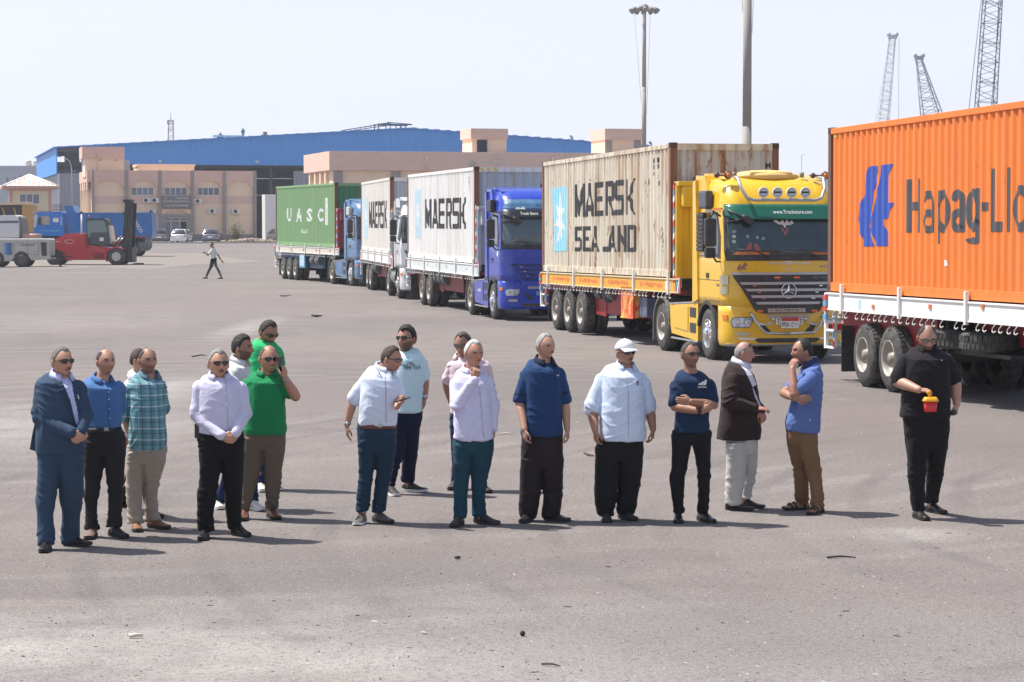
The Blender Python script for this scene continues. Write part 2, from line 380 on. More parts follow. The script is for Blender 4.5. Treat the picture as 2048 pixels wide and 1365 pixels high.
def container(label, mats, group='forty foot containers carried on the trucks', near_only=False):
    """origin: rear end, centre line, underside. near side is y = -CW/2"""
    body, post, mark = mats
    root = empty('shipping_container', label=label, cat='shipping container', group=group)
    hw = CW / 2; p0, p1 = .16, CL - .16; z0, z1 = .16, CHT - .12
    def wall(side, name):
        g = MB(); xs_ = [p0] + corr_lines(p0, p1) + [p1]
        zs = [z0, z1]
        fn = lambda x, z: (x, side * (hw - .012 - corr(x)), z)
        idx = g.vs([fn(x, z) for x in xs_ for z in zs])
        for i in range(len(xs_) - 1): g.fa((idx + 2 * i, idx + 2 * i + 2, idx + 2 * i + 3, idx + 2 * i + 1))
        idx2 = g.vs([(x, side * (hw - .014 - DEP - .01), z) for x in (p0, p1) for z in zs]); g.fa((idx2, idx2 + 2, idx2 + 3, idx2 + 1))
        g.build(name, body, root)
    wall(-1, 'side_wall'); wall(1, 'side_wall')
    g = MB(); ys_ = [-hw + .1] + [y - hw for y in corr_lines(.1, CW - .1)] + [hw - .1]           # front end wall faces the cab
    idx = g.vs([(CL - .03 - corr(y + hw) * 1.25, y, z) for y in ys_ for z in (.16, CHT - .16)])
    for i in range(len(ys_) - 1): g.fa((idx + 2 * i, idx + 2 * i + 2, idx + 2 * i + 3, idx + 2 * i + 1))
    g.box(CL - .1, CL - .085, -hw + .1, hw - .1, .16, CHT - .16)
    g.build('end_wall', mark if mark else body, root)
    g = MB()
    for s_ in (-1, 1):
        g.box(.03, .09, s_ * .02, s_ * (hw - .1), .14, CHT - .14)
        for q in (.35, .85): g.tube([(.0, s_ * q, .1), (.0, s_ * q, CHT - .1)], .02, 6)
        g.box(-.02, .03, s_ * .3, s_ * .95, 1.1, 1.16)
    g.build('rear_door', body, root)
    g = MB()
    xs_ = [p0] + corr_lines(p0, p1) + [p1]; idx = g.vs([(x, y, CHT - .03 - corr(x) * .5) for x in xs_ for y in (-hw + .06, hw - .06)])
    for i in range(len(xs_) - 1): g.fa((idx + 2 * i, idx + 2 * i + 2, idx + 2 * i + 3, idx + 2 * i + 1))
    g.build('roof', body, root)
    g = MB()
    for s_ in (-1, 1):
        g.box(.16, CL - .16, s_ * (hw - .06), s_ * hw, CHT - .12, CHT - .02, b=.008)
        g.box(.16, CL - .16, s_ * (hw - .07), s_ * (hw - .004), .02, .17, b=.006)
    for x in (0, CL - .12): g.box(x, x + .12, -hw + .15, hw - .15, CHT - .16, CHT - .02); g.box(x, x + .12, -hw + .15, hw - .15, .02, .17)
    g.build('frame_rail', [body], root)
    for x in (0, CL - .16):
        for s_ in (-1, 1):
            g = MB(); g.box(x + .004, x + .156, s_ * (hw - .15), s_ * (hw - .003), .12, CHT - .12, b=.012); g.build('corner_post', post, root)
            for z in (0, CHT - .12):
                c = MB(); c.box(x, x + .178 if x == 0 else x + .16, s_ * (hw - .162), s_ * hw, z, z + .12, 0, b=.008)
                c.box(x + .05, x + .11, s_ * (hw - .01), s_ * (hw + .0015), z + .035, z + .085, 1); c.build('corner_casting', [M('cast_rust', (.10, .045, .03), .85, var=.4), M('casting_hole', (.01, .01, .01), 1)], root)
    return root
def side_fn(x, z, h):              # wraps (x, z) on the near side wall
    return (x, -(CW / 2 - .012 - corr(x)) - h, z)
def end_fn(y, z, h):               # wraps (y, z) on the front end wall, y measured from the centre line
    return (CL - .03 - corr(y + CW / 2) * 1.25 + h, y, z)
def side_text(root, body, x0, x1, z0, z1, mat, bold=.03, name='lettering', th=.003, spacing=1.0, res=2):
    V, F = text2d(body, x1 - x0, z1 - z0, bold, spacing, x0, z0, res)
    g = MB(); g.sheet(V, F, side_fn, .002, th, cuts=corr_lines(x0, x1)); return g.build(name, mat, root, fix=False)
def side_polys(root, polys, mat, name='emblem', th=.003, off=.002):
    g = MB()
    for p in polys: g.poly(p, side_fn, off, th, cuts=corr_lines(min(q[0] for q in p), max(q[0] for q in p)))
    return g.build(name, mat, root, fix=False)
def star_poly(cx, cz, ro, ri, n=7, sx=1.0, rot=0):
    return [(cx + sx * (ro if k % 2 == 0 else ri) * math.sin(math.pi * k / n + rot), cz + (ro if k % 2 == 0 else ri) * math.cos(math.pi * k / n + rot)) for k in range(2 * n)]

rubber = M('tyre_rubber', (.045, .044, .043), .85, var=.25, vs=6, dirt=.7, dcol=(.15, .14, .125), bump=.3, bs_=60)
rimw = M('steel_rim', (.36, .335, .30), .5, metal=.1, dirt=.35, dcol=(.35, .29, .22))
rimc = M('polished_rim', (.62, .62, .62), .25, metal=.9, dirt=.25)
hubm = M('hub_dirty', (.28, .25, .215), .6, metal=.3, dirt=.4)
under = M('chassis_black', (.028, .027, .027), .7, dirt=.3, dcol=(.09, .075, .06))
chrome = M('chrome', (.75, .76, .78), .16, metal=1, var=.05)
alu = M('grey_aluminium', (.45, .46, .48), .45, metal=.6)
blackp = M('black_plastic', (.028, .029, .032), .5, var=.2, dirt=.2)
glassd = M('dark_glass', (.02, .025, .03), .06, var=.3, spec=.9)
redrefl = M('red_reflector', (.55, .03, .02), .3); ambr = M('amber_lamp', (.75, .22, .03), .3); whitep = M('white_paint', (.78, .78, .76), .5, dirt=.15)
redp = M('red_paint', (.5, .035, .03), .5, dirt=.25); bluep = M('sign_blue', (.10, .30, .5), .5)
def wheel_mesh(front=False):
    R_ = .525; w_ = .30
    t = MB(); prof = []
    sh = [(.30, 0), (.34, -.004), (.43, .002), (.485, .018), (.515, .045), (R_, .075), (R_, .13)]
    pr = [(r, h) for r, h in sh] + [(r, w_ - h) for r, h in reversed(sh)]
    t.lathe(pr, seg=40, cap=False)
    for k in range(40):            # tread blocks
        a = 2 * math.pi * k / 40
        for h0, h1, o in ((.05, .13, 0), (.17, .25, .5)):
            a2 = a + o * 2 * math.pi / 40
            pts = []
            for aa in (a2, a2 + .11):
                for r in (R_ - .005, R_ + .012):
                    for h in (h0, h1): pts.append((math.cos(aa) * r, h, math.sin(aa) * r))
            n = t.vs(pts)
            for q in ((0, 1, 3, 2), (4, 6, 7, 5), (0, 2, 6, 4), (1, 5, 7, 3), (2, 3, 7, 6)): t.fa([n + i for i in q])
    rm = MB(); hb = MB()
    if front:
        rm.lathe([(.302, .0), (.30, -.008), (.275, .0), (.265, .05), (.20, .02), (.17, -.02), (.12, -.03)], seg=32, cap=False)
        for k in range(10):
            a = k * .6283; hb.ball((math.cos(a) * .2, .005, math.sin(a) * .2), (.03, .02, .03), 8, 5, 0)
        hb.lathe([(.12, -.03), (.115, -.06), (.06, -.075), (.0, -.075)], seg=20)
    else:
        rm.lathe([(.302, .0), (.30, -.008), (.285, .0), (.272, .05), (.262, .11), (.22, .15), (.15, .155), (.13, .15)], seg=32, cap=False)
        hb.lathe([(.14, .152), (.125, .09), (.10, .07), (.09, .02), (.0, .012)], seg=20)
        for k in range(10):
            a = k * .6283; hb.ball((math.cos(a) * .17, .14, math.sin(a) * .17), .016, 6, 4, 0)
    return t, rm, hb
WPROTO = {}
def wheel(root, x, y, side=-1, front=False, r=.525):
    """y: outer face; side -1 faces -y"""
    key = front
    if key not in WPROTO:
        t, rm, hb = wheel_mesh(front)
        ms = []
        for mb, nm, mt in ((t, 'wheel', rubber), (rm, 'rim', rimc if front else rimw), (hb, 'hub', chrome if front else hubm)):
            o = mb.build(nm, mt); ms.append(o.data); bpy.data.objects.remove(o)
        WPROTO[key] = ms
    o = bpy.data.objects.new('wheel', WPROTO[key][0]); COL.objects.link(o); o.parent = root; o.location = (x, y, r)
    if side > 0: o.rotation_euler = (0, 0, math.pi)
    s_ = r / .525; o.scale = (s_, 1, s_); o.rotation_euler[1] = random.uniform(0, 3)
    for me, nm in ((WPROTO[key][1], 'rim'), (WPROTO[key][2], 'hub')):
        c = bpy.data.objects.new(nm, me); COL.objects.link(c); c.parent = o
    return o
def hooks(root, x0, x1, y, z, step=.3):
    mt = M('worn_steel', (.5, .48, .46), .5, metal=.5); x = x0; r_ = random.Random(int(x0 * 10) + 3)
    while x < x1:
        if r_.random() < .85:
            g = MB(); g.tube([(x, y, z), (x - .05, y - .02, z - .05), (x - .04, y - .03, z - .10), (x + .02, y - .03, z - .115), (x + .07, y - .02, z - .09)], .011, 5); g.build('rope_hook', mt, root)
        x += step * r_.uniform(.8, 1.2)
def trailer(label, zc, style):
    """origin on the ground at the rear end; zc = height of the container floor; near side y = -1.25"""
    st = dict(rail=whitep, chassis=redp, axles=(1.65, 2.98, 4.31), box=None, head=whitep, stake=whitep, stripe=None, ladder=True, red=redp, dress=None); st.update(style)
    root = empty('semi_trailer', label=label, cat='semi-trailer', group='container semi-trailers parked in a line')
    L = CL + .75; rh = st.get('rh', .30); y0 = -1.27
    g = MB(); g.box(.0, L - .3, -1.2, 1.2, zc - .1, zc - .01); g.box(-.03, .12, -1.24, 1.24, zc - .32, zc - .02)
    for x in np.arange(.6, L - .3, .8): g.box(x, x + .08, -1.2, 1.2, zc - .24, zc - .11)
    g.build('deck', under, root)
    g = MB()
    for s_ in (-1, 1):             # main beams, deep behind, shallow over the tractor
        g.prism([(.1, zc - .26), (.1, zc - .62), (8.6, zc - .70), (9.6, zc - .42), (L - .4, zc - .38), (L - .4, zc - .26)], s_ * .42, s_ * .56, lambda u, v, h: (u, h, v))
        pa, pb = st.get('panel', (4.95, 6.0)); g.prism([(pa, zc - .27), (pa, zc - .98), (pb - .1, zc - 1.02), (pb, zc - .27)], s_ * .98, s_ * 1.0, lambda u, v, h: (u, h, v)) if st['red'] else None
    g.box(.2, st.get('plate', 9.2), -.98, -.94, zc - .95, zc - .26) if st['red'] else None
    g.build('chassis_beam', st['red'], root)
    for s_ in (-1, 1):
        g = MB(); z1 = zc - .01; y1 = s_ * 1.25
        g.box(.02, L, y1, s_ * 1.21, z1 - rh, z1, 0); g.box(.02, L, y1 - s_ * -.02, s_ * 1.2, z1 - .022, z1 + .003, 1); g.box(.02, L, y1 - s_ * -.02, s_ * 1.2, z1 - rh - .003, z1 - rh + .02, 1)
        g.build('side_rail', [st['rail'], st.get('edge', st['stake'])], root)
        for x in np.linspace(.9, L - .75, 5):
            g = MB(); g.box(x, x + .075, s_ * 1.24, s_ * 1.30, z1 - rh - .05, z1 + .16, b=.01); g.build('stake', st['stake'], root)
    hooks(root, .6, L - .5, y0, zc - rh - .02)
    if st['dress']: st['dress'](root, zc, rh, L)
    # rear end: bumper, ladder-like light frame
    for s_ in (-1, 1):
        g = MB()
        for y in (.78, 1.2): g.box(-.06, -.01, s_ * y, s_ * (y + .05), .55, zc - .02)
        for z in (.6, .82, 1.04): g.box(-.05, -.015, s_ * .8, s_ * 1.22, z, z + .045)
        g.box(.0, .5, s_ * 1.2, s_ * 1.25, .56, .6); g.box(.45, .5, s_ * 1.2, s_ * 1.25, .56, zc - .3); g.box(.0, .5, s_ * 1.2, s_ * 1.25, .86, .9); g.box(-.01, .04, s_ * 1.2, s_ * 1.25, .56, zc - .3)
        g.build('rear_frame', whitep, root)
    for y_ in (-1.2, .85): g = MB(); g.box(-.11, -.07, y_, y_ + .35, .84, .98); g.build('tail_light', redrefl, root)
    g = MB()
    for z, m_ in ((zc - .14, 0), (zc - .24, 1), (zc - .34, 0), (zc - .48, 1)): g.box(-.04, .14, -1.285, -1.255, z, z + .085, m_)
    for k, z in enumerate(np.arange(.6, zc - .35, .16)): g.box(.46, .49, -1.27, -1.252, z, z + .11, k % 2)
    g.build('reflector_strip', [redrefl, bluep], root)
    for s_ in (-1, 1):
        g = MB(); g.box(.78, .80, s_ * .62, s_ * 1.22, .18, .98); g.build('mud_flap', blackp, root)
    for x in st['axles']:
        for s_ in (-1, 1):
            wheel(root, x, s_ * 1.25, s_); wheel(root, x, s_ * .92, s_)
        g = MB(); g.tube([(x, -.9, .53), (x, .9, .53)], .075, 10); g.box(x - .06, x + .06, -.6, .6, .45, .61); g.build('axle', under, root)
    # landing legs, spare wheel, air tank
    for s_ in (-1, 1):
        g = MB(); g.box(9.0, 9.14, s_ * .62, s_ * .76, st.get('leg', .42), zc - .3); g.box(8.95, 9.2, s_ * .56, s_ * .82, st.get('leg', .42) - .04, st.get('leg', .42)); g.build('landing_leg', under, root)
    g = MB(); g.box(8.9, 9.2, -.62, .62, zc - .75, zc - .62); g.tube([(6.2, .3, .75), (7.6, .3, .75)], .2, 14); g.build('air_tank', under, root)
    for x in st.get('spares', (6.1,)):
        g = MB(); t, rm, hb = wheel_mesh(); t.T = None
        g.v = [(v[0] + x, v[2] - .55 + st.get('sy', 0), v[1] + .78) for v in t.v]; g.f = t.f; g.m = t.m; g.sm = t.sm
        o = g.build('spare_wheel', rubber, root)
    g = MB(); g.box(5.2, 7.4, -.9, -.1, .70, .76); g.box(5.1, 5.16, -1.0, -.1, .6, zc - .3); g.build('spare_carrier', under, root)
    if st['head']:                 # bulkhead between container and cab
        hh = st.get('hh', 1.9); g = MB()
        g.box(L - .34, L - .26, -1.2, 1.2, zc, zc + hh); g.box(L - .38, L - .2, -1.24, -1.12, zc - .2, zc + hh); g.box(L - .38, L - .2, 1.12, 1.24, zc - .2, zc + hh); g.box(L - .38, L - .05, -1.24, 1.24, zc + hh - .1, zc + hh, b=.02)
        g.box(L - .2, L - .02, -1.15, 1.15, zc + hh - .55, zc + hh - .1, b=.05)
        for y in np.linspace(-.9, .9, 5): g.box(L - .26, L - .2, y - .04, y + .04, zc, zc + hh - .1)
        g.build('headboard', st['head'], root)
        g = MB()
        for k, z in enumerate(np.arange(zc - .1, zc + hh - .1, .13)): g.prism([(L - .39, z), (L - .30, z + .05), (L - .30, z + .17), (L - .39, z + .12)], -1.245, -1.262, lambda u, v, h: (u, h, v), k % 3)
        g.build('edge_stripe', [redrefl, whitep, bluep], root)
        g = MB(); a0 = L - .28; a1 = L + .12
        g.box(a0, a1, -1.25, -1.235, zc - .32, zc + .02, 0)
        for k in range(3):
            u = a0 + .02 + k * .13; g.poly([(u, zc - .31), (u + .07, zc - .31), (min(u + .2, a1), zc + .01), (min(u + .13, a1 - .01), zc + .01)], lambda u, v, h: (u, -1.25 - h, v), .001, .003, 1 + k % 2)
        g.build('corner_stripe', [redrefl, bluep, whitep], root)
    return root

# ---- tractor: the cab skin is one surface; everything on it is wrapped on that surface
CABP = [(.30, -.10), (.36, -.02), (.62, .0), (.98, -.01), (1.08, -.03), (1.75, -.06), (2.05, -.10), (2.2, -.13), (2.9, -.30), (3.1, -.36), (3.3, -.46), (3.5, -.64), (3.62, -.85), (3.70, -1.15)]
def lerp_tab(tab, z):
    if z <= tab[0][0]: return tab[0][1]
    for (a, b), (c, d) in zip(tab, tab[1:]):
        if z <= c: return b + (d - b) * (z - a) / (c - a)
    return tab[-1][1]
CABW = [(.30, 1.2), (.42, 1.245), (1.9, 1.25), (3.0, 1.20), (3.5, 1.14), (3.62, 1.08), (3.70, .98)]
def make_cab(prof=CABP, width=CABW, cr=.36):
    def fr(u, z, h=0, hood=True):          # front skin: u runs across the front and round both corners
        xf = lerp_tab(prof, z); w_ = lerp_tab(width, z); a = w_ - cr; s_ = 1 if u >= 0 else -1; au = abs(u); q = cr * 1.5
        if au <= a: return (xf - .035 * (au / a) ** 2 + h, u, z)
        t = min(1, (au - a) / q) * math.pi / 2
        return (xf - .035 - cr * (1 - math.cos(t)) + h * math.cos(t), s_ * (a + cr * math.sin(t) + h * math.sin(t)), z)
    def sd(s_):
        def f(x, z, h=0): return (x, s_ * (lerp_tab(width, z) + h), z)
        return f
    return fr, sd
def ring_of(fr, z, xr, width=CABW, cr=.36, n=10):
    w_ = lerp_tab(width, z); a = w_ - cr; q = cr * 1.5
    us = [-(a + q) + (2 * (a + q)) * k / (2 * n) for k in range(2 * n + 1)]
    us = [-(a + q) + q * k / n for k in range(n)] + [-a + 2 * a * k / 8 for k in range(9)] + [a + q * k / n for k in range(1, n + 1)]
    pts = [fr(u, z) for u in us]
    xe = pts[-1][0]
    for k in range(1, 5): pts.append((xe + (xr - xe) * k / 4, w_ - (.04 if k == 4 else 0), z))
    pts.append((xr - .02, 0, z))
    for k in range(4, 0, -1): pts.append((xe + (xr - xe) * k / 4, -w_ + (.04 if k == 4 else 0), z))
    return pts
def tractor(label, paint, style):
    st = dict(prof=CABP, width=CABW, accent=blackp, visor=None, visor_text=None, grille='actros', skirt=True, chromebar=False, horns=False, roofz=0, mirror=blackp, lettering=None, tank=False, back_extra=0.0, flair=None)
    st.update(style)
    prof, width = st['prof'], st['width']; xr = -2.30
    root = empty('truck_tractor', label=label, cat='truck', group='lorry tractors coupled to the container trailers')
    fr, sd = make_cab(prof, width)
    ucut = [k * .07 for k in range(-24, 25)]; vcut = [.3 + .08 * k for k in range(44)]
    # shell
    g = MB(); zs = [1.12, 1.3, 1.6, 1.75, 1.95, 2.05, 2.2, 2.5, 2.8, 2.95, 3.1, 3.2, 3.3, 3.4, 3.5, 3.56, 3.62, 3.67, 3.70]
    zmax = prof[-1][0]; zs = [z for z in zs if z < zmax - .02] + [zmax]
    g.loft([ring_of(fr, z, xr, width) for z in zs]); shell = g.build('cab', paint, root)
    g = MB(); zs = [.33, .37, .45, .6, .8, 1.0, 1.12]
    rings = []
    for z in zs:
        r_ = ring_of(fr, z, -.72, width); rings.append(r_)
    g.loft(rings); g.build('bumper', paint, root)
    # front wheel arch: back fender piece and arch lip
    for s_ in (-1, 1):
        g = MB(); pr = [(-1.4 + .66 * math.cos(a), .53 + .66 * math.sin(a)) for a in [R(12 + 156 * k / 14) for k in range(15)]]
        pi_ = [(-1.4 + .60 * math.cos(a), .53 + .60 * math.sin(a)) for a in [R(12 + 156 * k / 14) for k in range(15)]]
        for k in range(14):
            g.prism([pr[k], pr[k + 1], pi_[k + 1], pi_[k]], s_ * .9, s_ * 1.262, lambda u, v, h: (u, h, v))
        g.build('wheel_arch', blackp, root)
    # chassis, fifth wheel
    g = MB()
    for s_ in (-1, 1): g.box(-6.2, -.4, s_ * .36, s_ * .46, .78, 1.0)
    g.box(-.9, -2.3, -.8, .8, .45, 1.05); g.box(-6.2, -6.1, -.5, .5, .7, 1.0); g.tube([(-4.75, -.9, .53), (-4.75, .9, .53)], .12, 10); g.tube([(-1.4, -.9, .5), (-1.4, .9, .5)], .08, 10)
    g.lathe([(.0, 1.22), (.5, 1.22), (.52, 1.18), (.4, 1.05), (0, 1.05)], (-4.65, 0, 0), 'z', 20)
    g.box(-2.75, -2.45, -.9, .9, .95, 2.3) ; g.build('chassis', under, root)
    for s_ in (-1, 1):
        wheel(root, -1.4, s_ * 1.235, s_, front=True); wheel(root, -4.75, s_ * 1.245, s_); wheel(root, -4.75, s_ * .915, s_)
    # rear fenders
    for s_ in (-1, 1):
        g = MB(); rf = .64
        arc = [R(a) for a in np.linspace(5, 188, 15)]
        for a, b in zip(arc, arc[1:]):
            g.prism([(-4.75 + rf * math.cos(a), .54 + rf * math.sin(a)), (-4.75 + rf * math.cos(b), .54 + rf * math.sin(b)), (-4.75 + (rf - .035) * math.cos(b), .54 + (rf - .035) * math.sin(b)), (-4.75 + (rf - .035) * math.cos(a), .54 + (rf - .035) * math.sin(a))], s_ * .58, s_ * 1.26, lambda u, v, h: (u, h, v), 0)
        g.box(-5.42, -5.38, s_ * .62, s_ * 1.25, .2, .6); g.build('rear_fender', M('fender_grey', (.17, .165, .16), .6, dirt=.4), root)
    if st['skirt']:
        for s_ in (-1, 1):
            f = sd(s_); g = MB()
            pol = [(-4.12, 1.02), (-2.06, 1.12), (-2.06, .34), (-3.98, .42), (-4.08, .6)]
            g.prism(pol, s_ * 1.16, s_ * 1.235, lambda u, v, h: (u, h, v))
            g.prism([(-3.98, .97), (-2.75, 1.03), (-2.75, .52), (-3.75, .56), (-3.9, .72)], s_ * 1.236, s_ * 1.25, lambda u, v, h: (u, h, v))
            g.box(-4.1, -2.1, s_ * .55, s_ * 1.16, .97, 1.02)
            g.build('side_skirt', paint, root)
            g = MB()
            for z in (.5, .82): g.box(-2.62, -2.2, s_ * 1.236, s_ * 1.243, z, z + .2)
            g.build('step_recess', blackp, root)
            g = MB(); g.prism([(-4.12, 1.03), (-2.06, 1.13), (-2.06, 1.16), (-4.12, 1.065)], s_ * .6, s_ * 1.24, lambda u, v, h: (u, h, v)); g.box(-3.98, -2.05, s_ * 1.22, s_ * 1.25, .31, .345); g.build('skirt_trim', alu, root)
    else:
        g = MB(); g.tube([(-3.8, -.95, .75), (-2.35, -.95, .75)], .3, 18)
        for x in (-3.5, -3.1, -2.7): g.lathe([(.31, 0), (.318, .01), (.318, .05), (.31, .06)], (x, -.95, .75), 'x', 18)
        g.build('fuel_tank', M('tank_alu', (.5, .5, .48), .4, metal=.7, dirt=.4), root)
        g = MB(); g.box(-2.3, -1.98, -1.2, -.7, .4, 1.1, b=.05); g.build('battery_box', blackp, root)
    # glass
    wz0, wz1 = 2.14, 3.0; hwg = 1.17
    g = MB(); g.poly([(-hwg - .06, wz0 - .12), (hwg + .06, wz0 - .12), (hwg + .1, wz0 + .05), (hwg + .06, wz1 + .03), (-hwg - .06, wz1 + .03), (-hwg - .1, wz0 + .05)], fr, -.02, .03, cuts=ucut, cutv=vcut, sm=True); g.build('windscreen_frame', blackp, root, fix=False)
    g = MB(); g.poly([(-hwg + .05, wz0), (hwg - .05, wz0), (hwg, wz0 + .08), (hwg - .03, wz1), (-hwg + .03, wz1), (-hwg, wz0 + .08)], fr, .004, .012, cuts=ucut, cutv=vcut, sm=True); ws = g.build('windscreen', st.get('glass', glassd), root, fix=False)
    for s_ in (-1, 1):             # wipers
        g = MB(); y0_ = -.9 if s_ < 0 else .15
        g.tube([fr(y0_ + .55, 2.07, .04), fr(y0_ + .3, 2.2, .045)], .012, 5); g.tube([fr(y0_ + .75, 2.18, .04), fr(y0_ + .3, 2.21, .04), fr(y0_ - .1, 2.25, .04)], .009, 5); g.build('wiper', blackp, root)
    for s_ in (-1, 1):
        f = sd(s_); F_ = lambda u, v, h, f=f: f(u, v, h)
        g = MB(); g.poly([(-.5, 2.05), (-1.42, 2.16), (-1.42, 2.98), (-.82, 2.98), (-.56, 2.5)], F_, -.01, .018, 0); g.build('door_frame', blackp, root)
        g = MB(); g.poly([(-.62, 2.14), (-1.36, 2.2), (-1.36, 2.92), (-.86, 2.92), (-.66, 2.5)], F_, .009, .006, 0); g.build('side_window', glassd, root)
        g = MB()
        for a, b in (((-.52, 1.2), (-.52, 2.06)), ((-1.5, 1.2), (-1.5, 3.0)), ((-.52, 1.62), (-2.2, 1.62)), ((-.52, 1.2), (-1.5, 1.2)), ((-1.5, 2.1), (-2.2, 2.1))):
            dx = .006 if abs(a[0] - b[0]) < .01 else 0; dz = .006 if dx == 0 else 0
            g.poly([(a[0] - dx, a[1] - dz), (b[0] + dx, a[1] - dz) if dz else (a[0] + dx, a[1]), (b[0] + dx, b[1] + dz), (a[0] - dx, b[1] + dz)], F_, .0, .002, 0)
        g.build('door_seam', blackp, root)
        g = MB(); g.box(-1.42, -1.26, *sorted((s_ * 1.25, s_ * 1.27)), 1.66, 1.76, b=.01); g.build('door_handle', blackp, root)
        g = MB(); 
        for x in (-.62, -.78, -.94, -1.1): g.box(x, x + .1, s_ * 1.2, s_ * 1.235, 3.03, 3.07)
        g.build('marker_light', ambr if st['flair'] else blackp, root)
    # mirrors
    for s_ in (-1, 1):
        g = MB(); yy = s_ * 1.25
        g.tube([(-.5, yy, 2.9), (-.42, yy + s_ * .18, 3.0), (-.34, yy + s_ * .27, 2.85)], .022, 8); g.tube([(-.5, yy, 2.0), (-.44, yy + s_ * .1, 2.0), (-.34, yy + s_ * .26, 2.2)], .02, 8)
        g.box(-.47, -.30, *sorted((yy + s_ * .13, yy + s_ * .37)), 2.3, 2.86, b=.05); g.box(-.46, -.31, *sorted((yy + s_ * .14, yy + s_ * .36)), 2.07, 2.28, b=.05); g.build('mirror', st['mirror'], root)
    if st.get('fmirror', True):
        g = MB(); p0_ = Vector(fr(-1.12, 3.02, .02)); g.tube([p0_, p0_ + Vector((.22, -.02, -.02)), p0_ + Vector((.34, .22, -.16))], .028, 8); g.tube([Vector(fr(-1.15, 2.78, .02)), p0_ + Vector((.3, .1, -.2)), p0_ + Vector((.34, .22, -.16))], .022, 8)
        g.ball(p0_ + Vector((.34, .32, -.19)), (.05, .15, .07), 12, 8, 0, Matrix.Rotation(R(-35), 3, 'X')); g.build('front_mirror', st['mirror'], root)
    # lamps
    for s_ in (-1, 1):
        y = s_ * .92; hl = [(y - s_ * .22, .92), (y + s_ * .20, .90), (y + s_ * .24, .82), (y + s_ * .2, .70), (y - s_ * .12, .70), (y - s_ * .2, .8)]
        g = MB(); g.poly(hl, fr, -.02, .028, 0, cuts=ucut); g.build('headlight_frame', st.get('lampframe', M('lamp_surround', (.12, .13, .14), .5)), root, fix=False)
        g = MB(); hl2 = [(y + (u - y) * .88, .81 + (v - .81) * .86) for u, v in hl]; g.poly(hl2, fr, .005, .012, 0, cuts=ucut)
        o = g.build('headlight', M('lamp_glass', (.42, .47, .52), .08, var=.6, vs=12, metal=.4), root, fix=False)
        g = MB()
        for dy in (-.09, .07): 
            p = Vector(fr(y + s_ * dy, .81, .018)); g.lathe([(.055, 0), (.05, .008), (.03, .004), (0, .002)], p, 'x', 14)
        g.build('lamp_bulb', chrome, root)
        g = MB(); g.poly([(y - .12, .55), (y + .12, .55), (y + .12, .61), (y - .12, .61)], fr, .0, .012, 0, cuts=ucut); g.build('fog_lamp', M('fog_glass', (.5, .48, .4), .15), root, fix=False)
        g = MB(); g.poly([(s_ * 1.22, .86), (s_ * 1.36, .86), (s_ * 1.36, .95), (s_ * 1.22, .95)], fr, .0, .015, 0, cuts=ucut); g.build('indicator', ambr, root, fix=False)
    if st['grille'] == 'actros':
        gm = st['accent']
        g = MB(); g.poly([(-1.1, 1.74), (1.1, 1.74), (1.06, 1.66), (.95, 1.5), (.66, 1.02), (.5, .98), (-.5, .98), (-.66, 1.02), (-.95, 1.5), (-1.06, 1.66)], fr, .0, .03, 0, cuts=ucut, cutv=vcut); g.build('grille', gm, root, fix=False)
        bars = MB()
        for k, z in enumerate((1.60, 1.47, 1.34, 1.21)):
            hw_ = .98 - k * .1
            bars.poly([(-hw_, z), (hw_, z), (hw_ - .04, z - .05), (-hw_ + .04, z - .05)], fr, .03, .045, 0, cuts=ucut)
        bars.build('grille_slat', st.get('slat', alu), root, fix=False)
        g = MB()
        for z in (1.52, 1.39, 1.27): 
            for u in (-.72, .66): g.poly([(u * (1 - (1.52 - z)), z), (u * (1 - (1.52 - z)) + .07, z), (u * (1 - (1.52 - z)) + .07, z + .012), (u * (1 - (1.52 - z)), z + .012)], fr, .03, .01, 0)
        g.build('grille_pin', chrome, root, fix=False)
        g = MB(); g.poly([(-1.12, 1.745), (1.12, 1.745), (1.12, 1.79), (-1.12, 1.79)], fr, .0, .035, 0, cuts=ucut); g.build('grille_trim', st.get('trim', alu), root, fix=False)
        if st.get('star', True):
            g = MB(); c = Vector(fr(0, 1.43, .09)); g.tube([c + Vector((0, .15 * math.cos(a), .15 * math.sin(a))) for a in np.linspace(0, 2 * math.pi, 33)], .011, 6, cap=False)
            for k in range(3):
                a = math.pi / 2 + k * 2.0944; t1 = (math.cos(a) * .148, math.sin(a) * .148); pl_ = Vector((0, math.cos(a + 1.047) * .03, math.sin(a + 1.047) * .03)); pr_ = Vector((0, math.cos(a - 1.047) * .03, math.sin(a - 1.047) * .03))
                n = g.vs([c + Vector((.03, 0, 0)), c + pl_, c + Vector((0, t1[0], t1[1])), c + pr_, c - Vector((.01, 0, 0))])
                for q in ((0, 1, 2), (0, 2, 3), (4, 2, 1), (4, 3, 2)): g.fa([n + i for i in q])
            g.build('badge', chrome, root)
            g = MB(); g.poly([(.158 * math.cos(a), 1.43 + .158 * math.sin(a)) for a in np.linspace(0, 6.1, 24)], fr, .045, .02, 0); g.build('badge_plate', blackp, root, fix=False)
    # lower openings
    g = MB(); g.poly([(-.62, .78), (.62, .78), (.5, .60), (-.5, .60)], fr, .0, .006, 0); g.poly([(-.72, .49), (.72, .49), (.6, .40), (-.6, .40)], fr, .0, .006, 0, cuts=ucut); g.build('air_intake', blackp, root, fix=False)
    g = MB(); g.poly([(-1.3, .335), (1.3, .335), (1.3, .375), (-1.3, .375)], fr, .0, .03, 0, cuts=ucut); g.build('lower_lip', st.get('lip', alu), root, fix=False)
